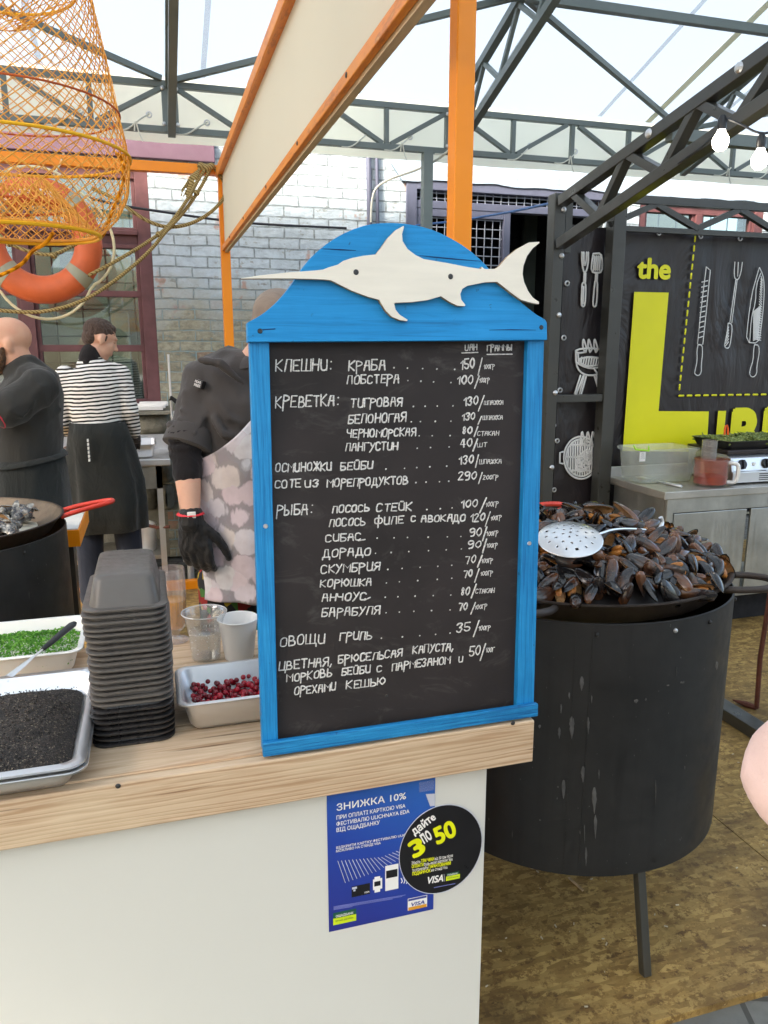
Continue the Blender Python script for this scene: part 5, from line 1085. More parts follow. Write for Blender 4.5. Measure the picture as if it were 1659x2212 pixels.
# ================================================================== PANS ON DRUMS
def drum(cx, cy, label, mat, handle_mat, handles, pan_label, zt=1.0, Rd=.453, zb=.301):
    t_ = thing('drum_stand', label, 'drum stand', (cx, cy, 0))
    m = MB(); m.lathe([(Rd, zb), (Rd, zt), (Rd-.004, zt+.002), (Rd-.004, zb), (Rd, zb)], (cx, cy, 0), 96)
    m.build('drum_body', M[mat], t_, smooth=True, angle=30)
    a0 = R(-118)
    m = MB()
    for aa in (a0, a0+R(5)):
        m.bar((cx+(Rd+.001)*math.cos(aa), cy+(Rd+.001)*math.sin(aa), zb+.004), (cx+(Rd+.001)*math.cos(aa), cy+(Rd+.001)*math.sin(aa), zt-.006), .004, .0012, (math.cos(aa), math.sin(aa), 0))
    m.build('seam', M[mat], t_)
    for aa in (-112, -86, -70, -40):
        m = MB(); q_ = Vector((cx+(Rd+.001)*math.cos(R(aa)), cy+(Rd+.001)*math.sin(R(aa)), zt-.025)); m.ball(q_, .006, 8, 6); m.build('rivet', M['zinc'] if aa == -86 else M[mat], t_)
    for aa in (-89, 31, 151):
        p0 = Vector((cx+(Rd-.05)*math.cos(R(aa)), cy+(Rd-.05)*math.sin(R(aa)), zb+.05)); p1 = Vector((cx+(Rd+.025)*math.cos(R(aa)), cy+(Rd+.025)*math.sin(R(aa)), 0))
        m = MB(); m.bar(p0, p1, .025, .025, (math.cos(R(aa)), math.sin(R(aa)), 0)); bevel(m.build('leg', M['black_metal'], t_), .003)
    p = thing('paella_pan', pan_label, 'pan', (cx, cy, zt))
    zr = zt+.044; Rp = .444
    m = MB(); m.lathe([(0, zt-.032), (.36, zt-.03), (.40, zt-.012), (Rp-.006, zr-.004), (Rp+.004, zr), (Rp+.004, zr+.004), (Rp-.004, zr+.004), (Rp-.012, zr-.002), (.396, zt-.008), (.356, zt-.026), (0, zt-.028)], (cx, cy, 0), 96, mis=[0, 0, 0, 0, 0, 0, 1, 1, 1, 1])
    m.build('pan_body', [M['pan_iron'], M['pan_in'] if handle_mat == 'red_handle' else M['pan_iron']], p, smooth=True, angle=50, fix=False)
    for aa, ln_ in handles:
        d = Vector((math.cos(R(aa)), math.sin(R(aa)), 0)); s = Vector((-d.y, d.x, 0)); c_ = Vector((cx, cy, zr-.012))
        pts = smooth_curve([c_+d*(Rp-.01)+s*.075, c_+d*(Rp+.035)+s*.078+Vector((0, 0, .006)), c_+d*(Rp+ln_)+s*.05+Vector((0, 0, .012)), c_+d*(Rp+ln_)-s*.05+Vector((0, 0, .012)), c_+d*(Rp+.035)-s*.078+Vector((0, 0, .006)), c_+d*(Rp-.01)-s*.075], 3) if ln_ < .13 else \
              smooth_curve([c_+d*(Rp-.01)+s*.055, c_+d*(Rp+.06)+s*.05+Vector((0, 0, .018)), c_+d*(Rp+ln_)+s*.028+Vector((0, 0, .035)), c_+d*(Rp+ln_+.02)+Vector((0, 0, .038)), c_+d*(Rp+ln_)-s*.028+Vector((0, 0, .035)), c_+d*(Rp+.06)-s*.05+Vector((0, 0, .018)), c_+d*(Rp-.01)-s*.055], 3)
        m = MB(); m.tube(pts, .0095, 10); m.build('pan_handle', M[handle_mat if ln_ > .13 else 'pan_iron'], p, smooth=True)
    return t_, p
DX, DY = 1.176, 1.961
def on_drum(p, r_=.4545):
    d = ray(*p); ox, oy = CAM.x-DX, CAM.y-DY; a_ = d.x*d.x+d.y*d.y; b2 = 2*(ox*d.x+oy*d.y); c_ = ox*ox+oy*oy-r_*r_; return CAM + d*((-b2-math.sqrt(b2*b2-4*a_*c_))/(2*a_))
drum(DX, DY, 'tall black steel drum on legs under the pan of mussels, streaked with dried drips', 'drum', 'pan_iron', [(-45, .10), (45, .10), (-135, .10), (135, .10)], 'wide black iron pan heaped with mussels on the right-hand drum')
drm = bpy.data.objects['drum_stand']; rg = random.Random(17); drip_mat = pm('dried_pale_drips', lin('#565452'), .5, var=.4, scale=30)
for x, y, w_, h_ in ((665, 395, 12, 38), (612, 630, 14, 60), (700, 620, 8, 45), (545, 660, 8, 30), (672, 880, 12, 42), (568, 960, 12, 50), (732, 1020, 13, 70), (738, 1160, 9, 62), (688, 1320, 6, 50), (555, 530, 5, 25), (598, 460, 5, 18), (718, 480, 4, 22), (757, 880, 4, 26), (1172, 330, 2, 26), (1125, 405, 8, 4), (1200, 390, 14, 4), (1008, 480, 5, 8), (1060, 980, 2, 70), (680, 1200, 3, 50), (1215, 845, 3, 10), (955, 490, 14, 10), (1385, 300, 12, 22), (440, 625, 8, 10)):
    m = MB(); pts = []
    prof_ = [.35, .75, .95, 1.0, .95, .85, .7, .5, .3, .12]
    for k_ in range(10): pts.append(on_drum(w10(x+rg.uniform(-.8, .8), y+h_*(-1+2*k_/9))))
    ww = w_*.00042; m.tube(pts, [(ww*f_*rg.uniform(.75, 1.2), .0002+.0004*f_) for f_ in prof_], 10, side=(.95, -.3, 0)); m.build('dried_drip', drip_mat, drm, smooth=True)
drum(-.80, 3.07, 'black steel drum at the left edge beneath the pan with red handles', 'drum_b', 'red_handle', [(8, .17), (188, .17)], 'iron pan with long red handles and creamy mussels at the left edge')

# ---- mussels
def valve(m, L, W, H, side, ang, mi, thick=True):
    nu, nv = 16, 12; hinge = Vector((-L, 0, 0)); rot = Matrix.Rotation(side*ang, 3, 'Y') if True else None; vs = []
    for i in range(nu+1):
        t_ = i/nu; x = -L + 2*L*t_; wv = W*(math.sin(math.pi*t_**.8))**.52*(.66+.36*t_) if 0 < t_ < 1 else 0; yc = .18*W*math.sin(math.pi*t_)-.1*W
        for j in range(nv+1):
            u = -1+2*j/nv; y = yc + wv*u; z = H*(1-abs(u)**2.4)**.75*(math.sin(math.pi*min(t_**.6, 1)))**.55 if 0 < t_ < 1 else 0
            vs.append(hinge + rot @ (Vector((x, y, side*z)) - hinge))
    fs = [(i*(nv+1)+j, (i+1)*(nv+1)+j, (i+1)*(nv+1)+j+1, i*(nv+1)+j+1) for i in range(nu) for j in range(nv)]
    if side < 0: fs = [f[::-1] for f in fs]
    m.add(vs, fs, mi)
    if thick:
        inn = [hinge + (v-hinge)*.965 + rot @ Vector((0, 0, -side*.0012)) for v in vs]; m.add(inn, [f[::-1] for f in fs], 1)
def mussel(open_a, L, shellmat, fleshy):
    m = MB(); valve(m, L, L*.54, L*.33, 1, -open_a, 0, open_a > .025); valve(m, L, L*.54, L*.33, -1, -open_a, 0, open_a > .05)
    o = m.build('mussel', [M[shellmat], M['shell_in']], None, smooth=True, fix=False, angle=70)
    if fleshy:
        f = MB(); f.ball((.1*L, .02*L, 0), (L*.55, L*.26, L*.10+open_a*L*.16), 12, 8); f.ball((.35*L, .1*L, .01), (L*.35, L*.2, L*.16), 10, 6); f.build('flesh', M['flesh'], o, smooth=True, local=True)
    return o
protos = [mussel(0.0, .042, 'shell', False), mussel(.03, .046, 'shell', False), mussel(.12, .043, 'shell', True), mussel(.40, .042, 'shell', True), mussel(.02, .039, 'shell', False), mussel(.62, .043, 'shell', True)]
def heap_h(r_, x, y): return 1.046 + .118*max(0, 1-(r_/.43)**1.7) + .012*mnoise.noise((x*7, y*7, 0))
m = MB(); nr, na = 20, 64
for i in range(nr+1):
    for j in range(na):
        r_ = .415*i/nr; an = 2*math.pi*j/na; x, y = r_*math.cos(an), r_*math.sin(an); m.v.append(Vector((DX+x, DY+y, heap_h(r_, x, y)-.026+.006*mnoise.noise((x*30, y*30, 2)))))
m.f = [(i*na+j, (i+1)*na+j, (i+1)*na+(j+1) % na, i*na+(j+1) % na) for i in range(nr) for j in range(na)]; m.m = [0]*len(m.f)
tag(m.build('mussel_gap_filler', black_iron('dark_gap_shade', lin('#1c1715'), False), smooth=True), 'dark filler mound under the heaped mussels, coloured as the shade in their gaps', 'mussels', kind='stuff')  # filler mound, its dark colour stands for shade between the shells
rg = random.Random(11); used = [False]*len(protos); cnt = 0
def put_mussel(loc, nrm, k, label, group, tiltmax):
    o = protos[k] if not used[k] else copy_tree(protos[k]); used[k] = True
    n_ = Vector(nrm).normalized(); q1 = n_.to_track_quat('Z', 'Y'); q2 = Euler((rg.gauss(0, tiltmax), rg.gauss(0, tiltmax*.8), rg.uniform(0, 6.28))).to_quaternion()
    o.location = loc; o.rotation_mode = 'QUATERNION'; o.rotation_quaternion = q1 @ q2; s = rg.uniform(.8, 1.24); o.scale = (s, s*rg.uniform(.9, 1.08), s*rg.uniform(.9, 1.1)); tag(o, label, 'mussel', group); return o
pts = []; tries = 0
while len(pts) < 215 and tries < 60000:
    tries += 1; r_ = .418*math.sqrt(rg.random()); an = rg.uniform(0, 6.28); x, y = r_*math.cos(an), r_*math.sin(an)
    if y > .19 or x < -.30 or (y > .08 and rg.random() < .55): continue                                            # the far slope is out of sight
    if any((x-a_)**2+(y-b2)**2 < .0315**2*(1 if len(pts) < 205 else .45) for a_, b2 in pts): continue
    pts.append((x, y))
tries = 0
while len(pts) < 268 and tries < 60000:
    tries += 1; an = rg.uniform(-3.0, .2); r_ = rg.uniform(.2, .398); x, y = r_*math.cos(an), r_*math.sin(an)
    if x < -.28 or any((x-a_)**2+(y-b2)**2 < .021**2 for a_, b2 in pts): continue
    pts.append((x, y))
for i, (x, y) in enumerate(pts):
    r_ = math.hypot(x, y); e = .01; h0 = heap_h(r_, x, y); gx = (heap_h(math.hypot(x+e, y), x+e, y)-h0)/e; gy = (heap_h(math.hypot(x, y+e), x, y+e)-h0)/e
    k_ = rg.choices(range(6), (28, 26, 16, 12, 14, 8))[0]
    put_mussel((DX+x, DY+y, h0 + rg.uniform(-.010, .012)), (-gx, -gy, 1), k_, 'dark cooked mussel in the heap on the right-hand pan', 'mussels heaped in the right-hand pan', .75)
# creamy mussels in the left pan
m = MB(); vs = []; nr, na = 14, 48; px0, py0 = -.80, 3.07
for i in range(nr+1):
    for j in range(na):
        r_ = .345*i/nr*(1+.12*mnoise.noise((math.cos(2*math.pi*j/na)*2, math.sin(2*math.pi*j/na)*2, 0))); an = 2*math.pi*j/na; x, y = r_*math.cos(an), r_*math.sin(an); m.v.append(Vector((px0+x, py0+y, .99+.035*(1-(r_/.37)**2)+.010*mnoise.noise((x*16, y*16, 7)))))
m.f = [(i*na+j, (i+1)*na+j, (i+1)*na+(j+1) % na, i*na+(j+1) % na) for i in range(nr) for j in range(na)]; m.m = [0]*len(m.f)
tag(m.build('cream_sauce', M['cream_sauce'], smooth=True), 'creamy white sauce pooled in the left-hand iron pan', 'sauce', kind='stuff')
protos = [mussel(.05, .052, 'shell_sauce', False), mussel(.2, .05, 'shell_sauce', False)]; used = [False, False]
for i in range(34):
    x, y = rg.uniform(.04, .31), rg.uniform(-.26, .18); r_ = min(math.hypot(x, y), .36)
    put_mussel((px0+x, py0+y, 1.035+.03*(1-r_/.33)+rg.uniform(0, .012)), (0, 0, 1), rg.randint(0, 1), 'large mussel coated with white sauce in the left-hand pan', 'mussels in cream sauce in the left-hand pan', .5)
# skimmer lying on the heap
sc_c = at(w9(330, 890), Y=1.70); sk = thing('skimmer', 'perforated steel skimmer lying face down on the heaped mussels', 'skimmer', sc_c)
nm = Vector((-.16, -.30, .94)).normalized(); ax = nm.cross(Vector((0, 0, 1))).normalized(); ay = nm.cross(ax); ax = -ax if ax.x < 0 else ax; ay = ax.cross(nm); ay = -ay if ay.z < 0 else ay
m = MB(); nr, na = 26, 96; Rs = .084; holes = []
for ring, cnt in ((0, 1), (1, 6), (2, 11), (3, 15)):
    for i in range(cnt): a_ = 2*math.pi*i/cnt + ring*.4; holes.append((ring*.0205*math.cos(a_), ring*.0205*math.sin(a_)))
for i in range(nr+1):
    for j in range(na):
        r_ = Rs*i/nr; a_ = 2*math.pi*j/na; m.v.append(sc_c + ax*(r_*math.cos(a_)) + ay*(r_*math.sin(a_)) + nm*(.022*(1-(r_/Rs)**2)))
for i in range(nr):
    for j in range(na):
        r_ = Rs*(i+.5)/nr; a_ = 2*math.pi*(j+.5)/na; x, y = r_*math.cos(a_), r_*math.sin(a_)
        if any((x-hx)**2+(y-hy)**2 < .0029**2 for hx, hy in holes): continue
        m.f.append((i*na+j, (i+1)*na+j, (i+1)*na+(j+1) % na, i*na+(j+1) % na)); m.m.append(0)
o = m.build('perforated_disc', M['steel_bright'], sk, smooth=True, angle=180); so_ = o.modifiers.new('thick', 'SOLIDIFY'); so_.thickness = .0012; so_.offset = -1
e0 = sc_c + ax*.075 + ay*.03; e1 = at(w9(890, 835), Y=1.86); m = MB()
m.tube(smooth_curve([e0, e0.lerp(e1, .25)+Vector((0, 0, .012)), e0.lerp(e1, .7)+Vector((0, 0, .008)), e1], 2), [(.008, .002)]*13 if False else .0038, 8)
m.tube(smooth_curve([e1, e1+Vector((.03, .01, 0)), e1+Vector((.045, .02, .018)), e1+Vector((.036, .02, .034))], 2), .0065, 8); m.build('handle', M['steel_bright'], sk, smooth=True)
# a further pan with red handles almost wholly behind the board
p = thing('paella_pan', 'dark pan with red handle just visible behind the right edge of the menu board', 'pan', (1.0, 3.0, .9))
m = MB(); m.lathe([(0, .90), (.36, .90), (.42, .965), (.425, .97), (.415, .972), (.35, .91), (0, .91)], (1.06, 3.0, 0), 64); m.build('pan_body', M['pan_iron'], p, smooth=True, angle=50)
m = MB(); h0, h1 = at(w9(118, 690), Y=3.0), at(w9(305, 680), Y=3.0); m.tube(smooth_curve([Vector((1.45, 2.98, .96)), h0+Vector((0, -.03, .03)), h1+Vector((-.03, -.03, .025)), h1, h1+Vector((-.03, .03, -.02)), h0+Vector((0, .03, -.028)), Vector((1.45, 3.03, .95))], 2), .011, 10); m.build('pan_handle', M['red_handle'], p, smooth=True)
m = MB(); m.lathe([(.38, 0), (.40, .89), (.37, .895), (.35, 0), (.38, 0)], (1.06, 3.0, 0), 64); tag(m.build('burner_stand', M['drum_b'], smooth=True), 'round black burner stand hidden behind the mussel drum under the red handled pan', 'burner')

# ================================================================== STEEL CABINET ON THE RIGHT AND WHAT STANDS ON IT
TZ = .87; TX, TY = 2.735, 3.60
c = thing('prep_cabinet', 'smeared stainless steel prep cabinet in front of the black banner', 'cabinet', (3.4, 3.85, 0))
m = MB(); m.box((TX-.015, TY-.02, TZ-.045), (5.0, 4.14, TZ)); bevel(m.build('worktop', M['steel_top'], c), .004)
m = MB(); m.box((TX-.015, 4.141, TZ-.03), (5.0, 4.165, TZ+.06)); bevel(m.build('backsplash', M['steel'], c), .002)
m = MB(); m.box((TX+.015, TY+.02, .2), (TX+.035, 4.12, TZ-.046)); m.build('side_panel', M['steel_dirty'], c)
m = MB(); m.box((TX+.015, TY-.008, .2), (TX+.06, TY+.019, TZ-.046)); m.box((TX+.061, TY, TZ-.13), (5, TY+.02, TZ-.046)); m.box((TX+.061, TY+.002, .2), (5, TY+.02, .235)); bevel(m.build('face_frame', M['steel_dirty'], c), .002)
for x0, x1 in ((TX+.075, 3.315), (3.345, 3.95), (3.98, 4.6)):
    m = MB(); m.box((x0, TY+.004, .24), (x1, TY+.018, TZ-.135)); bevel(m.build('door', M['steel_dirty'], c), .003)
m = MB(); m.box((TX+.05, TY+.024, .22), (4.95, 4.1, .24)); m.build('shelf', M['steel_dirty'], c)
for x in (TX+.06, 3.9): 
    for y in (TY+.05, 4.08): m = MB(); m.tube([(x, y, 0), (x, y, .2)], .02, 10); m.build('leg', M['steel_dirty'], c)
m = MB(); m.box((TX+.1, TY+.12, .001), (4.9, TY+.16, .19)); m.build('under_shade_panel', M['dark_void'], c)  # dark panel standing in for the shade below the raised cabinet
# clear storage tub
t0, t1 = 2.72, 3.10; y0, y1 = 3.80, 4.06
tub = thing('storage_tub', 'translucent plastic storage tub with lime green handle on the steel cabinet', 'tub', ((t0+t1)/2, (y0+y1)/2, TZ))
m = MB(); cx, cy, hw, hl = 2.925, 3.95, .20, .135
m.rrect([(cx, cy, TZ+.001, hw-.03, hl-.03, .02), (cx, cy, TZ+.005, hw-.022, hl-.022, .03), (cx, cy, TZ+.185, hw-.006, hl-.006, .03), (cx, cy, TZ+.187, hw+.006, hl+.006, .035), (cx, cy, TZ+.203, hw+.008, hl+.008, .035), (cx, cy, TZ+.207, hw+.004, hl+.004, .035), (cx, cy, TZ+.207, hw-.006, hl-.006, .03), (cx, cy, TZ+.185, hw-.010, hl-.010, .028), (cx, cy, TZ+.008, hw-.026, hl-.026, .026)], 5, True, True)
m.build('tub_body', M['frosted'], tub, smooth=True, angle=40)
m = MB(); a, b_ = at(w9(760, 262), Y=3.80), at(w9(858, 268), Y=3.80); m.tube([a, a+Vector((.004, -.012, -.022)), b_+Vector((-.004, -.012, -.025)), b_], .005, 8); m.build('handle', M['lime'], tub, smooth=True)
m = MB(); a = at(w9(818, 338), Y=3.806); m.box((a.x-.02, 3.806, a.z-.028), (a.x+.02, 3.8075, a.z+.028)); lb = m.build('label', M['paper_white'], tub)
strokes('writing', [[a+Vector((-.012, -.002, .015-.012*i)), a+Vector((-.002, -.002, .018-.012*i)), a+Vector((.008+.003*i, -.002, .014-.012*i))] for i in range(3)], .0012, M['print_dark'], tub, (0, -1, 0))
# food processor bowl
pc = at(w9(1212, 470), Z=TZ); pc = Vector((3.115, 3.70, TZ))
fp_ = thing('food_processor_bowl', 'food processor bowl smeared with red sauce with tall feed tube and white handle', 'processor bowl', pc)
m = MB(); m.lathe([(0, .0), (.075, .0), (.08, .012), (0, .012)], pc, 36); m.build('bowl_foot', M['smoke_plastic'], fp_, smooth=True, angle=40)
m = MB(); m.lathe([(0, .0125), (.092, .0125), (.094, .02), (.094, .155), (.091, .155), (.091, .016), (0, .016)], pc, 40); m.build('bowl_wall', M['sauce_wall'], fp_, smooth=True, angle=40)
m = MB(); m.lathe([(0, .017), (.0905, .017), (.0905, .055), (.06, .064), (.02, .05), (0, .05)], pc, 36); m.build('sauce', M['sauce'], fp_, smooth=True, angle=60)
m = MB(); m.lathe([(.040, .162), (.095, .160), (.098, .157), (.098, .150), (.0945, .150), (.0945, .1555), (.040, .1565)], pc, 40); m.build('lid', M['sauce_wall'], fp_, smooth=True, angle=40)
tb = pc + Vector((-.012, .015, 0)); m = MB(); m.lathe([(.043, .158), (.044, .265), (.041, .265), (.040, .158)], tb, 30); m.build('feed_tube', M['smoke_plastic'], fp_, smooth=True, angle=40)
d = Vector((.80, -.6, 0)).normalized(); m = MB(); m.tube(smooth_curve([pc+d*.088+Vector((0, 0, .135)), pc+d*.13+Vector((0, 0, .137)), pc+d*.148+Vector((0, 0, .12)), pc+d*.146+Vector((0, 0, .04)), pc+d*.128+Vector((0, 0, .022)), pc+d*.088+Vector((0, 0, .022))], 2), [(.014, .010)]*1 if False else .0125, 10); m.build('handle', M['white_mat'], fp_, smooth=True)
# electric griddle with a tray of greens on it
g_ = thing('electric_griddle', 'stainless electric griddle with black rotary knobs on the steel cabinet', 'griddle', (3.5, 3.8, TZ))
m = MB(); gx0, gx1, gy0, gy1 = 3.235, 3.95, 3.655, 4.06; prof = [(gy0, TZ+.012), (gy0, TZ+.075), (gy0+.012, TZ+.08), (gy0+.03, TZ+.155), (gy0+.075, TZ+.173), (gy1, TZ+.173), (gy1, TZ+.012)]
m.prism(prof, lambda u, v, d_: Vector((d_, u, v)), gx0, gx1); bevel(m.build('griddle_body', M['steel'], g_), .003)
m = MB(); m.box((gx0-.008, gy0+.05, TZ+.1735), (gx1+.01, gy1+.01, TZ+.200)); bevel(m.build('hot_plate', M['pan_iron'], g_), .006)
fc = lambda x, t_, o_: Vector((x, gy0+.012+.018*t_-o_*.97, TZ+.08+.075*t_+o_*.23))
m = MB(); m.add([fc(gx0+.012, .06, .002), fc(gx1-.01, .06, .002), fc(gx1-.01, .94, .002), fc(gx0+.012, .94, .002)], [(0, 1, 2, 3)]); m.build('control_panel', M['steel_bright'], g_)
for x in (gx0+.075, gx0+.245):
    m = MB(); m.tube([fc(x, .5, .002), fc(x, .5, .010), fc(x, .5, .016)], [.030, .029, .025], 24); m.bar(fc(x, .15, .02), fc(x, .85, .02), .011, .012, (1, 0, 0)); m.build('knob', M['black_plastic'], g_)
m = MB(); m.tube([fc(gx0+.16, .5, .002), fc(gx0+.16, .5, .008)], .011, 14); m.build('indicator', M['white_mat'], g_)
m = MB()
for i in range(4): m.box((gx0-.001, 3.76, TZ+.085+.011*i), (gx0+.002, 3.82, TZ+.09+.011*i)); m.box((gx0+.19, gy0-.001, TZ+.022+.012*i), (gx0+.26, gy0+.002, TZ+.027+.012*i))
m.build('vent_slots', M['print_dark'], g_)
for x in (gx0+.03, gx1-.03):
    for y in (gy0+.03, gy1-.03): m = MB(); m.tube([(x, y, TZ), (x, y, TZ+.0125)], .014, 10); m.build('foot', M['black_plastic'], g_)
m = MB(); cx, cy, hw, hl = 3.56, 3.875, .33, .17; zt = TZ+.201
m.rrect([(cx, cy, zt, hw-.03, hl-.03, .03), (cx, cy, zt+.001, hw-.02, hl-.02, .03), (cx, cy, zt+.046, hw, hl, .035), (cx, cy, zt+.048, hw+.006, hl+.006, .035), (cx, cy, zt+.051, hw+.006, hl+.006, .035), (cx, cy, zt+.051, hw-.004, hl-.004, .03), (cx, cy, zt+.006, hw-.024, hl-.024, .028)], 5, True, True)
tag(m.build('serving_tray', M['black_plastic'], smooth=True, angle=40), 'deep black plastic tray heaped with green vegetables on the griddle', 'tray')
m = MB(); rg = random.Random(8)
for _ in range(300):
    x, y = cx+rg.uniform(-.30, .30), cy+rg.uniform(-.145, .145); z = zt+.036+.018*(1-((x-cx)/.31)**2)*(1-((y-cy)/.15)**2)+rg.uniform(-.006, .012); e = Euler((rg.uniform(-.5, .5), rg.uniform(-.5, .5), rg.uniform(0, 6.3))).to_matrix(); ln_ = rg.uniform(.018, .05)
    m.tube([Vector((x, y, z))+e @ Vector((-ln_, 0, 0)), Vector((x, y, z))+e @ Vector((0, ln_*.2, ln_*.12)), Vector((x, y, z))+e @ Vector((ln_, 0, 0))], [.0015, rg.uniform(.006, .014), .001], 6)
tag(m.build('green_vegetables', M['beans'], fix=False), 'mixed green beans and leaves heaped in the black tray', 'vegetables', kind='stuff')
m = MB(); a = at(wg(1025, 350), Y=3.9); m.tube(smooth_curve([a+Vector((-.012, 0, -.05)), a+Vector((-.016, 0, .018)), a+Vector((.004, 0, .026)), a+Vector((.014, 0, -.05))], 1), .006, 8); tag(m.build('tongs_handle', pm('orange_silicone', lin('#f0641e'), .4), smooth=True), 'orange tongs handle sticking up behind the tray of green vegetables', 'tongs')
a, b_ = at(w9(780, 470), Z=TZ+.012), at(w9(1080, 538), Z=TZ+.012); sp = thing('serving_spoon', 'long steel serving spoon lying on the cabinet worktop', 'spoon', a)
m = MB(); d = (b_-a).normalized(); m.tube([a, a+d*.02, a+d*.055, a+d*.09], [(.012, .002), (.028, .004), (.026, .004), (.006, .003)], 12, side=d.cross(Vector((0, 0, 1)))); m.build('bowl', M['steel_bright'], sp, smooth=True)
m = MB(); m.tube([a+d*.085, a.lerp(b_, .66)], .0035, 8); m.tube([a.lerp(b_, .62), a.lerp(b_, .66), b_-d*.006, b_], [.006, .0095, .0095, .006], 10); m.build('handle', M['steel_bright'], sp, smooth=True)

# black floor rail, poker and iron stand at the right
m = MB(); m.box((2.40, 1.7, .001), (2.485, 3.3, .055)); tag(bevel(m.build('floor_rail', M['black_metal']), .003), 'black steel rail lying on the strand board floor beside the mussel drum', 'floor rail')
a, b_, c2 = at(w10(1655, 20), Y=2.63), at(w10(1598, 524), Z=.012), at(w10(1470, 482), Z=.014); m = MB()
m.tube([a+Vector((.02, .01, .25)), a, a.lerp(b_, .45)+Vector((-.012, 0, 0)), b_], .011, 8); m.tube([b_, b_.lerp(c2, .4), c2], [.011, .016, .003], 8)
tag(m.build('poker', M['rusty'], smooth=True), 'rusty bent iron poker standing with its pointed foot on the floor', 'poker')
m = MB(); m.lathe([(0, 0), (.05, 0), (.05, .03), (.028, .04), (.026, .33), (.036, .335), (.036, .365), (.022, .37), (.02, 1.0), (0, 1.0)], (2.63, 2.46, 0), 20)
tag(m.build('iron_stand', M['black_metal'], smooth=True), 'black iron pole stand behind the pink sleeve at the right edge', 'stand')

# ================================================================== STEEL SINK TABLE BY THE BRICK WALL
t_ = thing('work_table', 'steel work table against the brick wall behind the striped cook', 'table', (-.3, 5.75, 0))
m = MB(); m.box((-1.6, 5.46, .865), (.09, 6.06, .91)); bevel(m.build('table_top', M['steel'], t_), .004)
m = MB(); m.box((-1.6, 6.061, .90), (.09, 6.08, 1.02)); m.build('backsplash', M['steel'], t_)
m = MB(); m.box((-1.55, 5.50, .70), (.03, 5.53, .864)); m.build('apron_panel', M['steel_dirty'], t_)
for x in (-1.5, .01):
    for y in (5.52, 6.0): m = MB(); m.box((x-.02, y-.02, .06), (x+.02, y+.02, .864)); m.build('leg', M['steel'], t_)
m = MB(); m.box((-1.48, 5.5, .19), (-.01, 6.0, .215)); m.build('lower_shelf', M['steel_dirty'], t_)
m = MB(); m.box((.14, 5.5, .15), (.75, 6.0, 1.2)); t2 = thing('steel_cupboard', 'brushed steel cupboard beside the work table under the bricks', 'cupboard', (.4, 5.7, 0)); bevel(m.build('cupboard_body', M['steel'], t2), .005)
for x in (.19, .7): m = MB(); m.tube([(x, 5.55, 0), (x, 5.55, .15)], .025, 10); m.build('foot', M['steel'], t2)
m = MB(); m.tube([(.12, 5.56, .91), (.12, 5.56, 1.62)], .008, 8); tag(m.build('thin_rod', M['steel']), 'thin upright steel rod standing beside the cupboard by the brick wall', 'rod')
gn_pan('food_pan', 'wide steel pan on the wall table right of the striped cook', -.145, 5.72, .15, .22, 1.01, .095)
gn_pan('food_pan', 'shallow clear box of prawns on the wall table left of the striped cook', -.62, 5.66, .13, .12, .985, .07, None, 'smoke_plastic')
m = MB(); rg = random.Random(6)
for _ in range(70):
    x, y = -.62+rg.uniform(-.11, .11), 5.66+rg.uniform(-.1, .1); an = rg.uniform(0, 6.3); q_ = Vector((x, y, .965+rg.uniform(0, .02))); m.tube([q_, q_+Vector((.012*math.cos(an), .012*math.sin(an), .006)), q_+Vector((.024*math.cos(an+.5), .024*math.sin(an+.5), 0))], [.003, .006, .002], 6)
tag(m.build('prawns', pm('brown_prawns', lin('#8a6a50'), .4, var=.4), fix=False), 'brown prawns heaped in the shallow clear box on the wall table', 'prawns', kind='stuff')
b_ = thing('blue_packet', 'blue and yellow food tin standing on the wall table beside the cooks', 'tin', (-.72, 5.86, .911)); m = MB(); m.tube([(-.72, 5.86, .911), (-.72, 5.86, 1.10)], .045, 20); m.build('tin_body', pm('blue_tin', lin('#2456a8'), .4), b_, smooth=True); m = MB(); m.tube([(-.72, 5.86, 1.0), (-.72, 5.86, 1.06)], .0455, 20); m.build('tin_label', pm('yellow_green_label', lin('#b4b840'), .5), b_, smooth=True)
pp_ = MB(); a = at(w4(890, 1190), Y=6.12); rgp = random.Random(2)
for i in range(3): pp_.box((-.20+.05*i, 6.08+.01*i, 1.2+.014*i), (.07+.02*i, 6.2, 1.212+.014*i+.02))
tag(bevel(pp_.build('paper_stack', M['paper_white']), .004), 'crumpled stack of white paper on the window sill', 'paper')
pt_ = thing('cooking_pot', 'steel pot on the lower shelf of the wall table', 'pot', (-.17, 5.72, .216)); m = MB(); m.lathe([(0, .216), (.13, .216), (.135, .23), (.135, .40), (.142, .405), (.13, .405), (.128, .235), (0, .23)], (-.17, 5.72, 0), 32); m.build('pot_body', M['steel'], pt_, smooth=True, angle=40)
m = MB(); m.tube([(-.12, 5.58, .43), (-.02, 5.52, .415), (.06, 5.5, .42)], .012, 8); m.build('handle', M['rusty'], pt_, smooth=True)
# orange topped trestle beside the left drum
ot = thing('orange_trestle', 'orange painted trestle table showing behind the left-hand drum', 'table', (-.5, 3.45, 0))
e_ = at(w5(470, 605), Y=3.45)+Vector((.012, 0, 0)); m = MB(); m.box((-1.2, 3.45, e_.z-.075), (e_.x, 3.95, e_.z)); bevel(m.build('table_edge', M['orange'], ot), .003)
m = MB(); m.box((-1.19, 3.455, e_.z+.0005), (e_.x-.006, 3.94, e_.z+.006)); m.build('table_top', M['white_mat'], ot)
for x in (-1.1, e_.x-.13): m = MB(); m.box((x, 3.55, 0), (x+.09, 3.64, e_.z-.0755)); m.build('leg', M['black_metal'], ot)

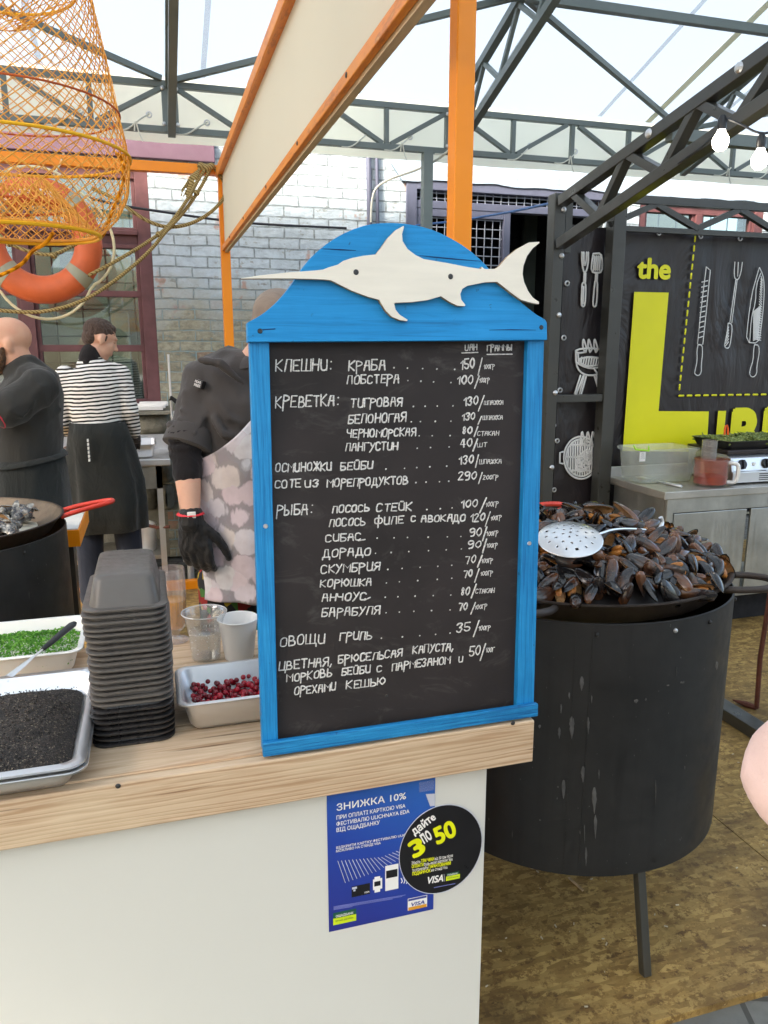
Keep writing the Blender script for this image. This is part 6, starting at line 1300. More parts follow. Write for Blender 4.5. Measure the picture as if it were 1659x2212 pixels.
# ================================================================== HANGING THINGS
rc = at((86, 521), Y=5.18); rg_ = thing('lifebuoy', 'orange lifebuoy with grey bands hanging from the orange beam', 'lifebuoy', rc)
RM, rmn = .272, .080; m = MB(); N, K = 64, 18
def ring_pt(a_, b2, mul=1): return rc + Vector(((RM+rmn*mul*math.cos(b2))*math.cos(a_), -rmn*1.02*mul*math.sin(b2), (RM+rmn*mul*math.cos(b2))*1.03*math.sin(a_)))
for i in range(N):
    for j in range(K): m.v.append(ring_pt(2*math.pi*i/N, 2*math.pi*j/K, 1+.02*mnoise.noise((i*.7, j*.9, 0))))
m.f = [(i*K+j, ((i+1) % N)*K+j, ((i+1) % N)*K+(j+1) % K, i*K+(j+1) % K) for i in range(N) for j in range(K)]; m.m = [0]*len(m.f); m.build('ring_body', M['ring_orange'], rg_, smooth=True, angle=180)
for deg in (-42, 48, 138, 222):
    m = MB(); n_ = 6
    for i in range(n_+1):
        for j in range(K): m.v.append(ring_pt(R(deg-6+2*i), 2*math.pi*j/K, 1.035))
    m.f = [(i*K+j, (i+1)*K+j, (i+1)*K+(j+1) % K, i*K+(j+1) % K) for i in range(n_) for j in range(K)]; m.m = [0]*len(m.f); m.build('band', M['ring_band'], rg_, smooth=True)
m = MB(); pts = []
for i in range(64):
    a_ = 2*math.pi*i/64; ph = ((math.degrees(a_)+42) % 90)/90; rr = RM+rmn+.012+.055*math.sin(math.pi*ph)**.8; pts.append(rc+Vector((rr*math.cos(a_), .0-.02, rr*1.03*math.sin(a_)-.02*math.sin(math.pi*ph))))
m.tube(pts, .0085, 8, closed=True); m.build('grab_line', M['cream_rope'], rg_, smooth=True)
for txt, dg, h_ in (('ALAPAEVO', 112, .026), ('19815', 72, .03), ('14', 56, .03)):
    n0 = len(txt)
    for i, chx in enumerate(txt):
        a_ = R(dg - (i-(n0-1)/2)*4.4); q_ = rc + Vector(((RM-.025)*math.cos(a_), -rmn*1.0, (RM-.025)*1.03*math.sin(a_))); tx = Vector((math.sin(a_), 0, -math.cos(a_)))
        ptext('lettering', chx, q_-tx*.009, q_+tx*.009, h_, (0, -1, 0), M['white_print'], rg_, .01, lift=.004)
m = MB(); m.tube([rc+Vector((.1, 0, RM+rmn+.01)), (rc.x+.14, 5.3, 2.75), (rc.x+.16, 5.35, 2.82)], .006, 6); m.build('hanging_cord', M['cream_rope'], rg_)
# orange fishing keep-net
kc = Vector((-.235, 1.75, 1.9)); kn = thing('fishing_net_basket', 'tall orange mesh fishing keep net with yellow hoops hanging at the upper left', 'fishing net', kc)
prof = [(.150, 1.885), (.185, 1.915), (.212, 1.965), (.219, 2.02), (.213, 2.07), (.203, 2.12), (.193, 2.18), (.183, 2.24), (.172, 2.30), (.163, 2.36), (.160, 2.45), (.160, 2.62), (.158, 2.80)]
def kr(z):
    for (r0, z0), (r1, z1) in zip(prof, prof[1:]):
        if z <= z1: return r0 + (r1-r0)*(z-z0)/(z1-z0)
    return prof[-1][0]
m = MB(); ns, nst = 46, 52; dz = (2.80-1.885)/nst
for s in (-1, 1):
    for k_ in range(ns):
        pts = []
        for i in range(nst+1):
            z = 1.885+dz*i; an = 2*math.pi*k_/ns + s*2*math.pi*i/ns*.78; r_ = kr(z)*(1+.015*mnoise.noise((an*1.5, z*9, 1))); pts.append(kc + Vector((r_*math.cos(an+.03*mnoise.noise((an*3, z*14, s))), r_*math.sin(an), z-kc.z)))
        m.tube(pts, .00105, 4)
m.build('net', M['net_orange'], kn)
def hoop(z, r_, th, mat, name='hoop', c_=kc, wob=.0):
    mm = MB(); mm.tube([Vector((c_.x+r_*math.cos(a_)*(1+wob*math.sin(a_*3)), c_.y+r_*math.sin(a_), z+wob*.05*math.sin(a_*2))) for a_ in [2*math.pi*i/64 for i in range(64)]], th, 8, closed=True); return mm.build(name, M[mat], kn, smooth=True)
hoop(1.884, .152, .0042, 'net_yellow'); hoop(1.889, .147, .0032, 'net_orange'); hoop(2.035, .221, .0034, 'net_yellow'); hoop(2.115, .206, .002, 'net_rust'); hoop(2.33, .140, .0030, 'net_yellow'); hoop(2.44, .160, .003, 'net_rust'); hoop(1.935, .105, .0028, 'net_rust', wob=.05)
m = MB()   # inner bottom net and funnel
for k_ in range(48):
    an = 2*math.pi*k_/48
    for s in (-1, 1):
        m.tube([kc+Vector((r_*math.cos(an+s*(.15-r_)*7), r_*math.sin(an+s*(.15-r_)*7), 1.886-kc.z+(.15-r_)*1.1)) for r_ in (.15, .135, .12, .105, .09, .075, .06)], .0011, 4)
m.build('bottom_net', M['net_orange'], kn); m = MB()
for k_ in range(24):
    an = 2*math.pi*k_/24
    for s in (-1, 1): m.tube([kc+Vector((r_*math.cos(an+s*q_), r_*math.sin(an+s*q_), z-kc.z)) for r_, q_, z in ((.14, 0, 2.33), (.10, .3, 2.30), (.06, .6, 2.27), (.03, .9, 2.26))], .0010, 4)
m.build('inner_funnel', M['net_orange'], kn)
def ropeobj(name, pts, r_, mat, label, par=None, cat='rope'):
    mm = MB(); mm.tube(pts, r_, 8); o_ = mm.build(name, M[mat], par, smooth=True)
    return o_ if par else tag(o_, label, cat)
p0 = at(w1(785, 1010), Y=1.78)
ropeobj('side_rope', smooth_curve([at(w1(760, 1005), Y=1.76), p0, at(w1(822, 1050), Y=1.78), at(w1(800, 1110), Y=1.77), at(w1(812, 1170), Y=1.78), at(w1(785, 1260), Y=1.8), at(w1(735, 1370), Y=1.82), at(w1(695, 1500), Y=1.84), at(w1(660, 1555), Y=1.86)], 2), .0036, 'yellow_rope', '', kn)
mm = MB(); mm.ball(at(w1(812, 1085), Y=1.775), (.009, .009, .014), 10, 8); mm.ball(at(w1(800, 1030), Y=1.775), (.008, .008, .008), 10, 8); mm.build('rope_knot', M['yellow_rope'], kn, smooth=True)
ropeobj('net_rope', smooth_curve([at(w1(345, 1525), Y=1.72), at(w1(290, 1600), Y=1.75), at(w4(210, 140), Y=1.8), at(w4(160, 220), Y=1.82), at(w4(75, 275), Y=1.85), at(w4(-60, 330), Y=1.87)], 2), .0040, 'yellow_rope', '', kn)
ropeobj('hanging_rope', [(kc.x, kc.y, 2.8), (kc.x, kc.y, 4.55)], .005, 'yellow_rope', '', kn)
mm = MB()
for i in range(4): mm.tube([(kc.x, kc.y, 3.0), (kc.x+.158*math.cos(i*1.57), kc.y+.158*math.sin(i*1.57), 2.8)], .0025, 6)
mm.build('bridle', M['yellow_rope'], kn)
# tan ropes tied at the far corner of the stall frame
K0 = at(w1(1350, 1100), Y=5.30)
def twist(pts, r_, strands=1): return pts
P = lambda f, x, y, Y: at(f(x, y), Y=Y)
ropeobj('tan_rope', smooth_curve([P(w1, 1340, 1105, 5.29), P(w1, 1290, 1180, 5.28), P(w1, 1230, 1300, 5.2), P(w1, 1100, 1480, 5.15), P(w4, 1035, 40, 5.1), P(w4, 900, 130, 5.05), P(w4, 670, 262, 5.05), P(w4, 420, 380, 5.25), P(w4, 200, 440, 5.26)], 2), .011, 'tan_rope', 'upper of two long tan ropes slanting from the corner knot behind the lifebuoy')
ropeobj('tan_rope', smooth_curve([P(w1, 1370, 1110, 5.29), P(w1, 1310, 1230, 5.27), P(w1, 1200, 1390, 5.2), P(w4, 1080, 20, 5.1), P(w4, 980, 150, 5.05), P(w4, 780, 320, 5.05), P(w4, 560, 470, 5.06), P(w4, 330, 540, 5.08), P(w4, 150, 548, 5.1), P(w4, -100, 525, 5.12)], 2), .011, 'tan_rope', 'lower long tan rope slanting from the corner knot below the lifebuoy')
ropeobj('tan_rope', smooth_curve([P(w1, 1395, 1090, 5.30), P(w1, 1470, 1190, 5.29), P(w1, 1478, 1260, 5.29), P(w1, 1440, 1330, 5.25), P(w1, 1350, 1410, 5.2), P(w1, 1230, 1470, 5.17), P(w1, 1100, 1488, 5.16), P(w1, 980, 1455, 5.15), P(w1, 860, 1380, 5.15), P(w1, 760, 1300, 5.15), P(w1, 600, 1230, 5.2)], 2), .011, 'tan_rope', 'tan rope looping in a sag between the corner knot and the fishing net')
ropeobj('tan_rope', smooth_curve([P(w4, -120, -80, 5.0), P(w4, 0, 45, 4.98), P(w4, 60, 100, 4.97), P(w4, 200, 155, 4.96), P(w4, 340, 178, 4.95), P(w4, 480, 110, 4.95), P(w4, 560, 60, 4.97), P(w4, 640, 0, 5.0)], 2), .010, 'tan_rope', 'tan rope with knots sagging across the hole of the lifebuoy')
kt = MB()
for dx, dz_, r_ in ((0, 0, .030), (.03, .012, .025), (-.035, .01, .026)): kt.ball(K0+Vector((dx, -.012, dz_)), (r_, r_*.8, r_*.9), 10, 8)
rg = random.Random(12)
for i in range(16): q_ = K0+Vector((-.035, -.015, 0)); kt.tube([q_, q_+Vector((-.05+rg.uniform(-.03, .03), rg.uniform(-.02, .01), -.06)), q_+Vector((-.09+rg.uniform(-.05, .04), rg.uniform(-.02, .01), -.17+rg.uniform(-.03, .03)))], .0045, 5)
for p_ in ((w1, 1285, 1260, 5.24), (w4, 1038, 38, 5.09), (w4, 60, 98, 4.96), (w4, 350, 175, 4.94), (w1, 1100, 1485, 5.14)): kt.ball(P(*p_), (.021, .018, .02), 10, 8)
tag(remesh(kt, 'rope_knot', M['tan_rope'], None, .006, 2), 'frayed tan rope knots tied at the corner of the orange stall frame', 'knot')
ropeobj('black_cable', smooth_curve([P(w1, 560, 1290, 6.1), P(w1, 800, 1345, 6.1), P(w1, 1100, 1390, 6.1), P(w1, 1450, 1440, 6.1), P(w2, 160, 1330, 6.1), P(w2, 700, 1355, 6.1)], 1), .009, 'black_cable', 'thin black cable strung along the painted brick wall', None, 'cable')
ropeobj('blue_cable', [P(wd, 140, 712, 5.9), P(wd, 430, 682, 5.85), P(wd, 690, 645, 5.7), P(wd, 1040, 585, 5.3), P(wd, 1500, 488, 4.3)], .008, 'blue_cable', 'thin blue cable running past the grilled doorway to the black post', None, 'cable')
ropeobj('white_cable', smooth_curve([P(w2, 845, 1320, 6.15), P(w2, 850, 1180, 6.15), P(w2, 875, 1110, 6.13), P(w2, 960, 1060, 6.05), P(w2, 1120, 1010, 5.9), P(w2, 1250, 945, 5.75), P(w2, 1310, 890, 5.7)], 2), .009, 'white_cord', 'white cable looping from the tent post to the wall conduits', None, 'cable')
# string lights
sl_ = thing('string_light', 'string of lit round bulbs on a black cable under the black rafters', 'string light', (2.15, 2.56, 2.45))
B1, B2 = Vector((2.086, 2.585, 2.414)), Vector((2.222, 2.53, 2.346))
m = MB(); m.tube(smooth_curve([(XR-.03, 3.05, zl(3.05)-.02), (XR-.05, 2.8, 2.49), B1+Vector((0, 0, .085)), (2.14, 2.56, 2.475), B2+Vector((0, 0, .085)), (2.30, 2.51, 2.46), (2.6, 2.4, 2.56), (3.1, 2.3, 2.5)], 2), .0045, 6); m.build('cable', M['black_cable'], sl_, smooth=True)
for q_ in (B1, B2):
    m = MB(); m.lathe([(0, -.034), (.012, -.032), (.024, -.022), (.030, -.004), (.029, .01), (.020, .026), (.0145, .036), (.0135, .04), (0, .04)], q_, 24); o_ = m.build('bulb', M['bulb'], sl_, smooth=True, angle=180)
    m = MB(); m.lathe([(0, .0405), (.0165, .0405), (.0175, .055), (.0165, .075), (.010, .09), (0, .092)], q_, 20); m.build('socket', M['black_plastic'], o_, smooth=True, angle=40)

m = MB(); gp = at(w4(1150, 1130), Y=5.5)
m.limb([gp+Vector((-.03, 0, .03)), gp, gp+Vector((.03, 0, -.02)), gp+Vector((.012, -.01, -.07))], [.012, .018, .02, .016], 10); m.limb([gp, gp+Vector((.05, .02, -.005))], [.014, .012], 8); m.limb([gp+Vector((-.02, 0, .02)), gp+Vector((-.045, 0, .01))], [.010, .006], 8)
tag(remesh(m, 'rubber_glove', M['glove'], None, .005, 2), 'black rubber glove draped over the corner of the steel cupboard', 'glove')

# litter on the strand board
a, b_ = at(w10(595, 1430), Z=.004), at(w10(672, 1500), Z=.004); m = MB(); m.bar(a, b_, .007, .004); tag(m.build('wood_splinter', M['ply']), 'pale wood splinter lying on the floor under the black mussel drum', 'splinter')
m = MB(); rg = random.Random(14)
for _ in range(110):
    x, y = rg.uniform(.65, 2.3), rg.uniform(1.4, 2.6); s_ = rg.uniform(.001, .0035); an = rg.uniform(0, 6.3); m.bar((x, y, .002), (x+s_*3*math.cos(an), y+s_*3*math.sin(an), .003), s_, .0025)
tag(m.build('floor_litter', pm('pale_crumbs', lin('#b8ab90'), .8, var=.4)), 'scatter of small pale crumbs and chips on the strand board floor', 'litter', kind='stuff')

# ================================================================== PEOPLE
def head(m, c, f, up=(0, 0, 1), s=1.0):
    f = Vector(f).normalized(); r = f.cross(Vector(up)).normalized(); u = r.cross(f); B_ = Matrix((r, f, u)).transposed()
    q = lambda a, b_, d: c + (r*a + f*b_ + u*d)*s
    e = lambda ce, rad: m.ball(ce, tuple(x*s for x in rad), 16, 12, B_)
    e(q(0, -.014, .028), (.076, .097, .086)); e(q(0, .028, -.04), (.060, .064, .078)); e(q(0, .058, -.094), (.028, .026, .02)); e(q(0, .078, .03), (.05, .018, .014))
    e(q(0, .055, -.02), (.056, .036, .04)); e(q(0, .088, -.058), (.021, .010, .006)); e(q(0, .087, -.069), (.018, .010, .006))
    m.limb([q(0, .088, .022), q(0, .105, -.012), q(0, .112, -.028)], [.007*s, .009*s, .012*s], 10); e(q(.011, .100, -.031), (.007, .009, .006)); e(q(-.011, .100, -.031), (.007, .009, .006))
    for sd in (-1, 1):
        e(q(sd*.079, -.010, -.012), (.008, .020, .031)); e(q(sd*.083, -.016, .004), (.007, .017, .016))
    return q
def eyes(q, parent, s=1.0, white=True):
    for sd in (-1, 1):
        m = MB(); m.ball(q(sd*.031, .073, .008), .011*s, 10, 8); m.build('eye', M['paper_white' if white else 'skin_pale'], parent, smooth=True)
        m = MB(); m.ball(q(sd*.032, .0805, .007), .0056*s, 8, 6); m.build('iris', M['print_dark'], parent, smooth=True)
        m = MB(); m.limb([q(sd*.016, .093, .030), q(sd*.036, .088, .035), q(sd*.053, .074, .030)], [.002, .003, .0015], 6); m.build('eyebrow', M['hair'], parent, smooth=True)
def hand(m, wrist, d, side, nrm, s=1.0, curl=.25, spread=1.6, fat=1.0, fl=1.0):
    """five separate fingers on a palm; d points along the hand, side towards the thumb, nrm out of the palm"""
    d, side, nrm = Vector(d).normalized(), Vector(side).normalized(), Vector(nrm).normalized()
    m.limb([wrist, wrist+d*.03*s, wrist+d*.075*s], [(.028*s, .020*s), (.038*s, .019*s), (.041*s, .015*s)], 12, side=side)
    for k_, (off, L) in enumerate(((.030, .070), (.010, .078), (-.011, .073), (-.031, .058))):
        p = wrist + d*.082*s + side*off*s; L *= fl; d1 = (d+side*off*spread+nrm*curl*.5).normalized(); d2 = (d+nrm*curl*1.6).normalized(); d3 = (d+nrm*curl*2.8).normalized()
        a = p+d1*L*.45*s; b_ = a+d2*L*.32*s; m.limb([p-d*.02*s, p, a, b_, b_+d3*L*.23*s], [.0095*s*fat, .0098*s*fat, .009*s*fat, .0082*s*fat, .0068*s*fat], 8)
    t0 = wrist+d*.022*s+side*.026*s; m.limb([t0, t0+(d*.7+side*.75+nrm*.25)*.034*s, t0+(d*.85+side*.62+nrm*.3)*.064*s, t0+(d*.95+side*.5+nrm*.35)*.086*s], [.014*s, .0125*s, .0105*s, .0078*s], 8)
def skirt(name, secs, mat, parent, fold=.012, nf=9, seed=0, seg=72):
    """cloth hanging from a waist: (centre, a, b) rings joined, with folds that deepen downward"""
    m = MB(); n = len(secs)
    for i, (c, a, b_) in enumerate(secs):
        k_ = i/(n-1)
        for j in range(seg):
            an = 2*math.pi*j/seg; f = 1 + fold/max(a, .05)*k_*(math.sin(an*nf+seed+2*mnoise.noise((an, k_*2, seed))) + .6*mnoise.noise((math.cos(an)*3, math.sin(an)*3, k_*4+seed)))
            m.v.append(Vector(c)+Vector((a*f*math.cos(an), b_*f*math.sin(an), 0)))
    m.f = [(i*seg+j, i*seg+(j+1) % seg, (i+1)*seg+(j+1) % seg, (i+1)*seg+j) for i in range(n-1) for j in range(seg)]; m.m = [0]*len(m.f)
    o = m.build(name, mat, parent, smooth=True, angle=180); so_ = o.modifiers.new('thick', 'SOLIDIFY'); so_.thickness = .004; return o
def legs(m, hip, sep, knee_dy, foot_z=.06, r=(.085, .062, .042), lat=Vector((1, 0, 0)), fwd=Vector((0, 1, 0))):
    for sd in (-1, 1):
        h = Vector(hip)+lat*sd*sep; k_ = Vector((h.x, h.y, hip[2]*.54))+lat*sd*.015+fwd*knee_dy; a = Vector((h.x, h.y, .09))+lat*sd*.03
        m.limb([h, h.lerp(k_, .5), k_, k_.lerp(a, .45), a], [r[0], r[0]*.88, r[1], r[1]*.92, r[2]], 14)
def shoes(hip, sep, parent, lat=Vector((1, 0, 0)), fwd=Vector((0, 1, 0))):
    for sd in (-1, 1):
        p = Vector((hip[0], hip[1], .045))+lat*sd*(sep+.03); m = MB(); m.limb([p-fwd*.06+Vector((0, 0, .01)), p+fwd*.05, p+fwd*.15-Vector((0, 0, .012))], [(.042, .045), (.046, .04), (.038, .028)], 12, side=lat); remesh(m, 'shoe', M['black_plastic'], parent, .01, 3)

# ---- young cook in the striped jersey, back turned, head bent to the right
YS_ = 5.03; A = lambda x, y, dy=0: at(w4(x, y), Y=YS_+dy)
p = thing('person', 'young cook in a black and white striped jersey and long black apron seen from behind', 'person', (A(640, 1000).x, YS_, 0), 'cooks at work in the stall')
nb = A(585, 850); ch = A(608, 1010); wa_ = A(632, 1250); hipc = A(655, 1420); hc = A(655, 722, .03); fd = Vector((.88, .30, -.38))
shL, shR = A(428, 962), A(780, 950); elL, elR = A(392, 1262, .0), A(850, 1195, -.02); wrL, wrR = A(490, 1340, .16), A(880, 1345, .09)
X_ = Vector((1, 0, 0))
m = MB(); q = head(m, hc, fd, s=1.0); m.limb([nb+Vector((0, 0, -.06)), nb, hc-Vector((0, 0, .05))-fd*.02], [.07, .055, .056], 14)
m.limb([hipc, wa_, ch, nb-Vector((0, 0, .05))], [(.14, .10), (.125, .09), (.145, .095), (.075, .05)], 20, side=X_)
for s_h, e_l, w_r in ((shL, elL, wrL), (shR, elR, wrR)): m.limb([s_h, s_h.lerp(e_l, .5), e_l, e_l.lerp(w_r, .5), w_r], [.052, .044, .036, .034, .026], 12)
legs(m, (hipc.x, YS_, .88), .09, .0); hand(m, wrL, (.3, .8, -.3), (1, -.2, .2), (0, -.3, -1))
remesh(m, 'body', M['skin_pale'], p, .0075, 4); eyes(lambda a, b_, d: q(a*.97, b_-.004, d), p, 1.0, False)
m = MB(); m.limb([wa_-Vector((0, 0, .06)), wa_, A(620, 1130), ch, A(596, 905), nb-Vector((0, 0, .035))], [(.152, .125), (.15, .118), (.168, .122), (.186, .122), (.165, .10), (.085, .07)], 28, side=X_)
for s_h, e_l, w_r in ((shL, elL, wrL), (shR, elR, wrR)): m.limb([s_h, s_h.lerp(e_l, .5), e_l, e_l.lerp(w_r, .55), e_l.lerp(w_r, .93)], [.068, .057, .050, .046, .036], 16)
remesh(m, 'striped_jersey', M['stripes'], p, .009, 4, wrinkle=.005)
m = MB(); m.limb([nb-Vector((0, 0, .03)), nb+Vector((.004, 0, .012)), nb+Vector((.012, .005, .036))], [.070, .064, .060], 20); remesh(m, 'roll_collar', M['under_sleeve'], p, .006, 2)
m = MB(); B_ = lambda a, b_, d: q(a, b_, d)
fr = Matrix((fd.normalized().cross(Vector((0, 0, 1))).normalized(), fd.normalized(), fd.normalized().cross(Vector((0, 0, 1))).normalized().cross(fd.normalized()))).transposed()
m.ball(q(0, -.022, .040), (.0785, .094, .080), 18, 12, fr); m.ball(q(0, -.062, -.006), (.064, .046, .058), 16, 10, fr); m.ball(q(0, .036, .082), (.056, .036, .026), 14, 8, fr)
rg = random.Random(4)
for i in range(150):
    th, ph = rg.uniform(.1, 1.5), rg.uniform(0, 6.28); d_ = Vector((math.sin(th)*math.cos(ph), math.sin(th)*math.sin(ph), math.cos(th))); o0 = Vector((d_.x*.074, -.022+d_.y*.090, .040+d_.z*.076)); d2 = Vector((d_.x*.08, -.022+d_.y*.096+.012, .040+d_.z*.082))
    if o0.y > .055 and o0.z < .08: continue
    m.limb([q(*o0), q(*d2)], [.006, .002], 5)
remesh(m, 'hair', M['hair'], p, .0042, 1)
for sd in (-1, 1): m = MB(); m.limb([q(sd*.074, .012, .02), q(sd*.071, .014, -.006)], [.006, .004], 6); m.build('sideburn', M['hair'], p, smooth=True)
skirt('apron', [(wa_-Vector((-.005, 0, .01)), .163, .132), (A(650, 1360), .182, .142), (A(668, 1480), .205, .15), (A(690, 1640), .222, .155), (A(700, 1780), .228, .16), (A(712, 1960), .225, .165)], M['apron_black'], p, .022, 6, 2)
m = MB(); sl0 = A(571, 1350, -.175)
for i in range(7): z = .0235*i; m.box((sl0.x-.005, sl0.y-.012, sl0.z-z-.015), (sl0.x+.004, sl0.y+.02, sl0.z-z)) if i != 0 else None
m.build('apron_slit', M['white_mat'], p)
m = MB(); legs(m, (hipc.x+.01, YS_, .9), .10, .0, r=(.105, .085, .075)); remesh(m, 'trousers', M['navy'], p, .012, 4); shoes((hipc.x, YS_), .10, p)
m = MB(); hand(m, wrR, (-.1, .7, -.55), (-1, -.1, 0), (0, -.5, -.8), 1.1); m.limb([elR.lerp(wrR, .9), wrR], [.034, .032], 12); remesh(m, 'glove', M['glove'], p, .005, 1)

# ---- bald bearded cook at the left edge, facing left
YB_ = 3.88; A = lambda x, y, dy=0: at(w4(x, y), Y=YB_+dy)
p = thing('person', 'stout bald bearded cook in black jacket with red piping at the left edge', 'person', (A(150, 1200).x, YB_, 0), 'cooks at work in the stall')
hc = A(42, 752); fd = Vector((-1, -.10, -.10)); nb = A(135, 905); Y_ = Vector((0, 1, 0))
shN, shF = A(262, 1035, -.18), A(235, 1035, .18); elN = A(50, 1185, -.26); wrN = A(-220, 1090, -.28); elF = A(40, 1180, .22); wrF = A(-210, 1140, .05)
ch = A(195, 1060); be = A(172, 1350); hipc = A(185, 1560)
m = MB(); q = head(m, hc, fd, s=1.02); m.limb([nb+Vector((.01, 0, -.03)), nb, A(85, 830), hc-Vector((-.02, 0, .03))], [.066, .070, .072, .07], 16)
m.limb([hipc, be, ch, nb-Vector((-.01, 0, .05))], [(.18, .13), (.18, .15), (.17, .11), (.08, .06)], 22, side=Y_)
for s_h, e_l, w_r in ((shN, elN, wrN), (shF, elF, wrF)): m.limb([s_h, s_h.lerp(e_l, .5), e_l, e_l.lerp(w_r, .35), w_r], [.055, .055, .048, .046, .032], 14)
legs(m, (hipc.x, YB_, .88), .10, -.0, lat=Y_, fwd=-X_); hand(m, wrN, (-1, .1, -.2), (0, .3, 1), (0, 1, 0)); hand(m, wrF, (-1, -.2, -.3), (0, 0, 1), (0, -1, 0))
remesh(m, 'body', M['skin'], p, .0085, 5); eyes(q, p, 1.02)
m = MB(); m.limb([hipc-Vector((0, 0, .02)), A(178, 1480), be, A(185, 1200), ch, A(195, 985), nb+Vector((.012, 0, -.014))], [(.205, .152), (.205, .152), (.21, .155), (.215, .146), (.22, .138), (.168, .122), (.096, .090)], 28, side=Y_)
for s_h, e_l in ((shN, elN), (shF, elF)): m.limb([s_h, s_h.lerp(e_l, .5), s_h.lerp(e_l, 1.02)], [.084, .082, .078], 20)
m.limb([A(262, 1015, -.13), A(205, 975, -.09), nb+Vector((.03, -.035, -.045))], [.075, .066, .058], 18)
rg = random.Random(3)
for i in range(7): t_ = .25+.1*i; c_ = shN.lerp(elN, t_); m.limb([c_+Vector((.05, -.07, .03-.012*i)), c_+Vector((0, -.086, -.012)), c_+Vector((-.03, -.07, -.06))], [.008, .011, .006], 8)
m.limb([A(395, 1180, -.08), A(300, 1260, -.15), A(200, 1330, -.19)], [.008, .014, .008], 8)
remesh(m, 'jacket', M['shirt_black'], p, .009, 3, wrinkle=.007, wf=9)
for s_h, e_l in ((shN, elN), (shF, elF)):
    d = (e_l-s_h).normalized(); c_ = s_h.lerp(e_l, 1.02)+d*.058; a_ = d.orthogonal().normalized(); b_ = d.cross(a_); m = MB(); m.tube([c_-d*.003+a_*.050*math.cos(i*.3307)+b_*.050*math.sin(i*.3307) for i in range(19)], .004, 6, closed=True); m.build('sleeve_piping', M['red_trim'], p, smooth=True)
m = MB(); m.tube(smooth_curve([nb+Vector((.085, .0, -.002)), nb+Vector((.05, -.085, -.012)), nb+Vector((-.045, -.085, -.05)), nb+Vector((-.12, -.03, -.12))], 2), .005, 6); m.build('collar_piping', M['red_trim'], p, smooth=True)
fr = Matrix((fd.normalized().cross(Vector((0, 0, 1))).normalized(), fd.normalized(), fd.normalized().cross(Vector((0, 0, 1))).normalized().cross(fd.normalized()))).transposed()
m = MB(); m.ball(q(0, .042, -.082), (.064, .056, .050), 16, 10, fr); m.ball(q(0, .066, -.108), (.034, .032, .030), 12, 8, fr)
for sd in (-1, 1): m.limb([q(sd*.073, .016, -.02), q(sd*.066, .024, -.06), q(sd*.05, .045, -.09)], [.010, .018, .022], 10)
remesh(m, 'beard', M['beard'], p, .006, 2)
skirt('apron', [(A(180, 1485), .162, .215), (A(182, 1580), .172, .225), (A(185, 1750), .185, .235), (A(190, 2000), .20, .24), (A(195, 2250), .20, .24)], M['apron_black'], p, .010, 8, 5)
m = MB(); c_ = A(180, 1500); m.tube([c_+Vector((.165*math.cos(i*.2618), .218*math.sin(i*.2618), .022*math.cos(i*.2618))) for i in range(24)], [(.006, .02)]*24, 8, closed=True); m.build('apron_tie', M['apron_black'], p, smooth=True)
m = MB(); legs(m, (hipc.x, YB_, .9), .10, 0, r=(.115, .09, .075), lat=Y_, fwd=-X_); remesh(m, 'trousers', M['apron_black'], p, .013, 4); shoes((hipc.x, YB_), .10, p, Y_, -X_)

# ---- cook stooping behind the menu board, floral apron, black gloves
YC = 2.56; A = lambda x, y, dy=0: at(wm(x, y), Y=YC+dy)
p = thing('person', 'stooping cook in charcoal jacket and pale floral apron half hidden behind the menu board', 'person', (A(480, 1500).x, YC, 0), 'cooks at work in the stall')
hc = A(800, 350, -.10); fd = Vector((.45, -.70, -.55)); nb = A(655, 520, -.02); ch = A(545, 760); wa_ = A(570, 1180); hipc = A(590, 1480, .02)
shV = A(345, 640, .01); elV = A(208, 1070, -.07); wrV = A(240, 1480, -.13); shH = A(800, 560, -.02); elH = A(930, 900, -.1); wrH = A(930, 1200, -.2)
m = MB(); q = head(m, hc, fd); m.limb([nb-Vector((.02, 0, .05)), nb, hc-Vector((.02, -.02, .02))], [.075, .062, .06], 16)
m.limb([hipc, wa_, ch, nb-Vector((.02, 0, .06))], [(.125, .10), (.115, .09), (.14, .105), (.06, .05)], 22, side=X_)
for s_h, e_l, w_r in ((shV, elV, wrV), (shH, elH, wrH)): m.limb([s_h, s_h.lerp(e_l, .5), e_l, e_l.lerp(w_r, .3), e_l.lerp(w_r, .7), w_r], [.062, .053, .043, .0435, .036, .029], 16)
legs(m, (hipc.x, YC, .86), .08, 0, fwd=-Y_)
HD = (.10, -.12, -1); remesh(m, 'body', M['skin_pale'], p, .0075, 4); eyes(q, p)
m = MB(); m.limb([hipc-Vector((0, 0, .04)), hipc, wa_, A(560, 980), ch, A(560, 640), nb-Vector((.01, 0, .035))], [(.142, .13), (.14, .125), (.138, .12), (.15, .13), (.165, .135), (.15, .115), (.085, .08)], 28, side=X_)
m.limb([A(345, 690, .05), A(400, 615, .05), A(500, 555, .03), nb-Vector((.0, -.01, .02))], [.085, .08, .072, .062], 18)
for s_h, e_l in ((shV, elV), (shH, elH)): m.limb([s_h, s_h.lerp(e_l, .4), s_h.lerp(e_l, .74)], [.085, .070, .061], 22)
c_ = shV.lerp(elV, .80); d = (elV-shV).normalized(); m.limb([c_-d*.03+Vector((-.07, -.02, .018)), c_-d*.02+Vector((0, -.078, .0)), c_-d*.005+Vector((.07, -.02, -.02))], [.010, .012, .010], 8)
for i in range(6): t_ = .1+.12*i; k_ = shV.lerp(elV, t_); m.limb([k_+Vector((-.06, -.05, .02)), k_+Vector((0, -.074, -.01)), k_+Vector((.055, -.05, .03+.01*i))], [.005, .009, .005], 8)
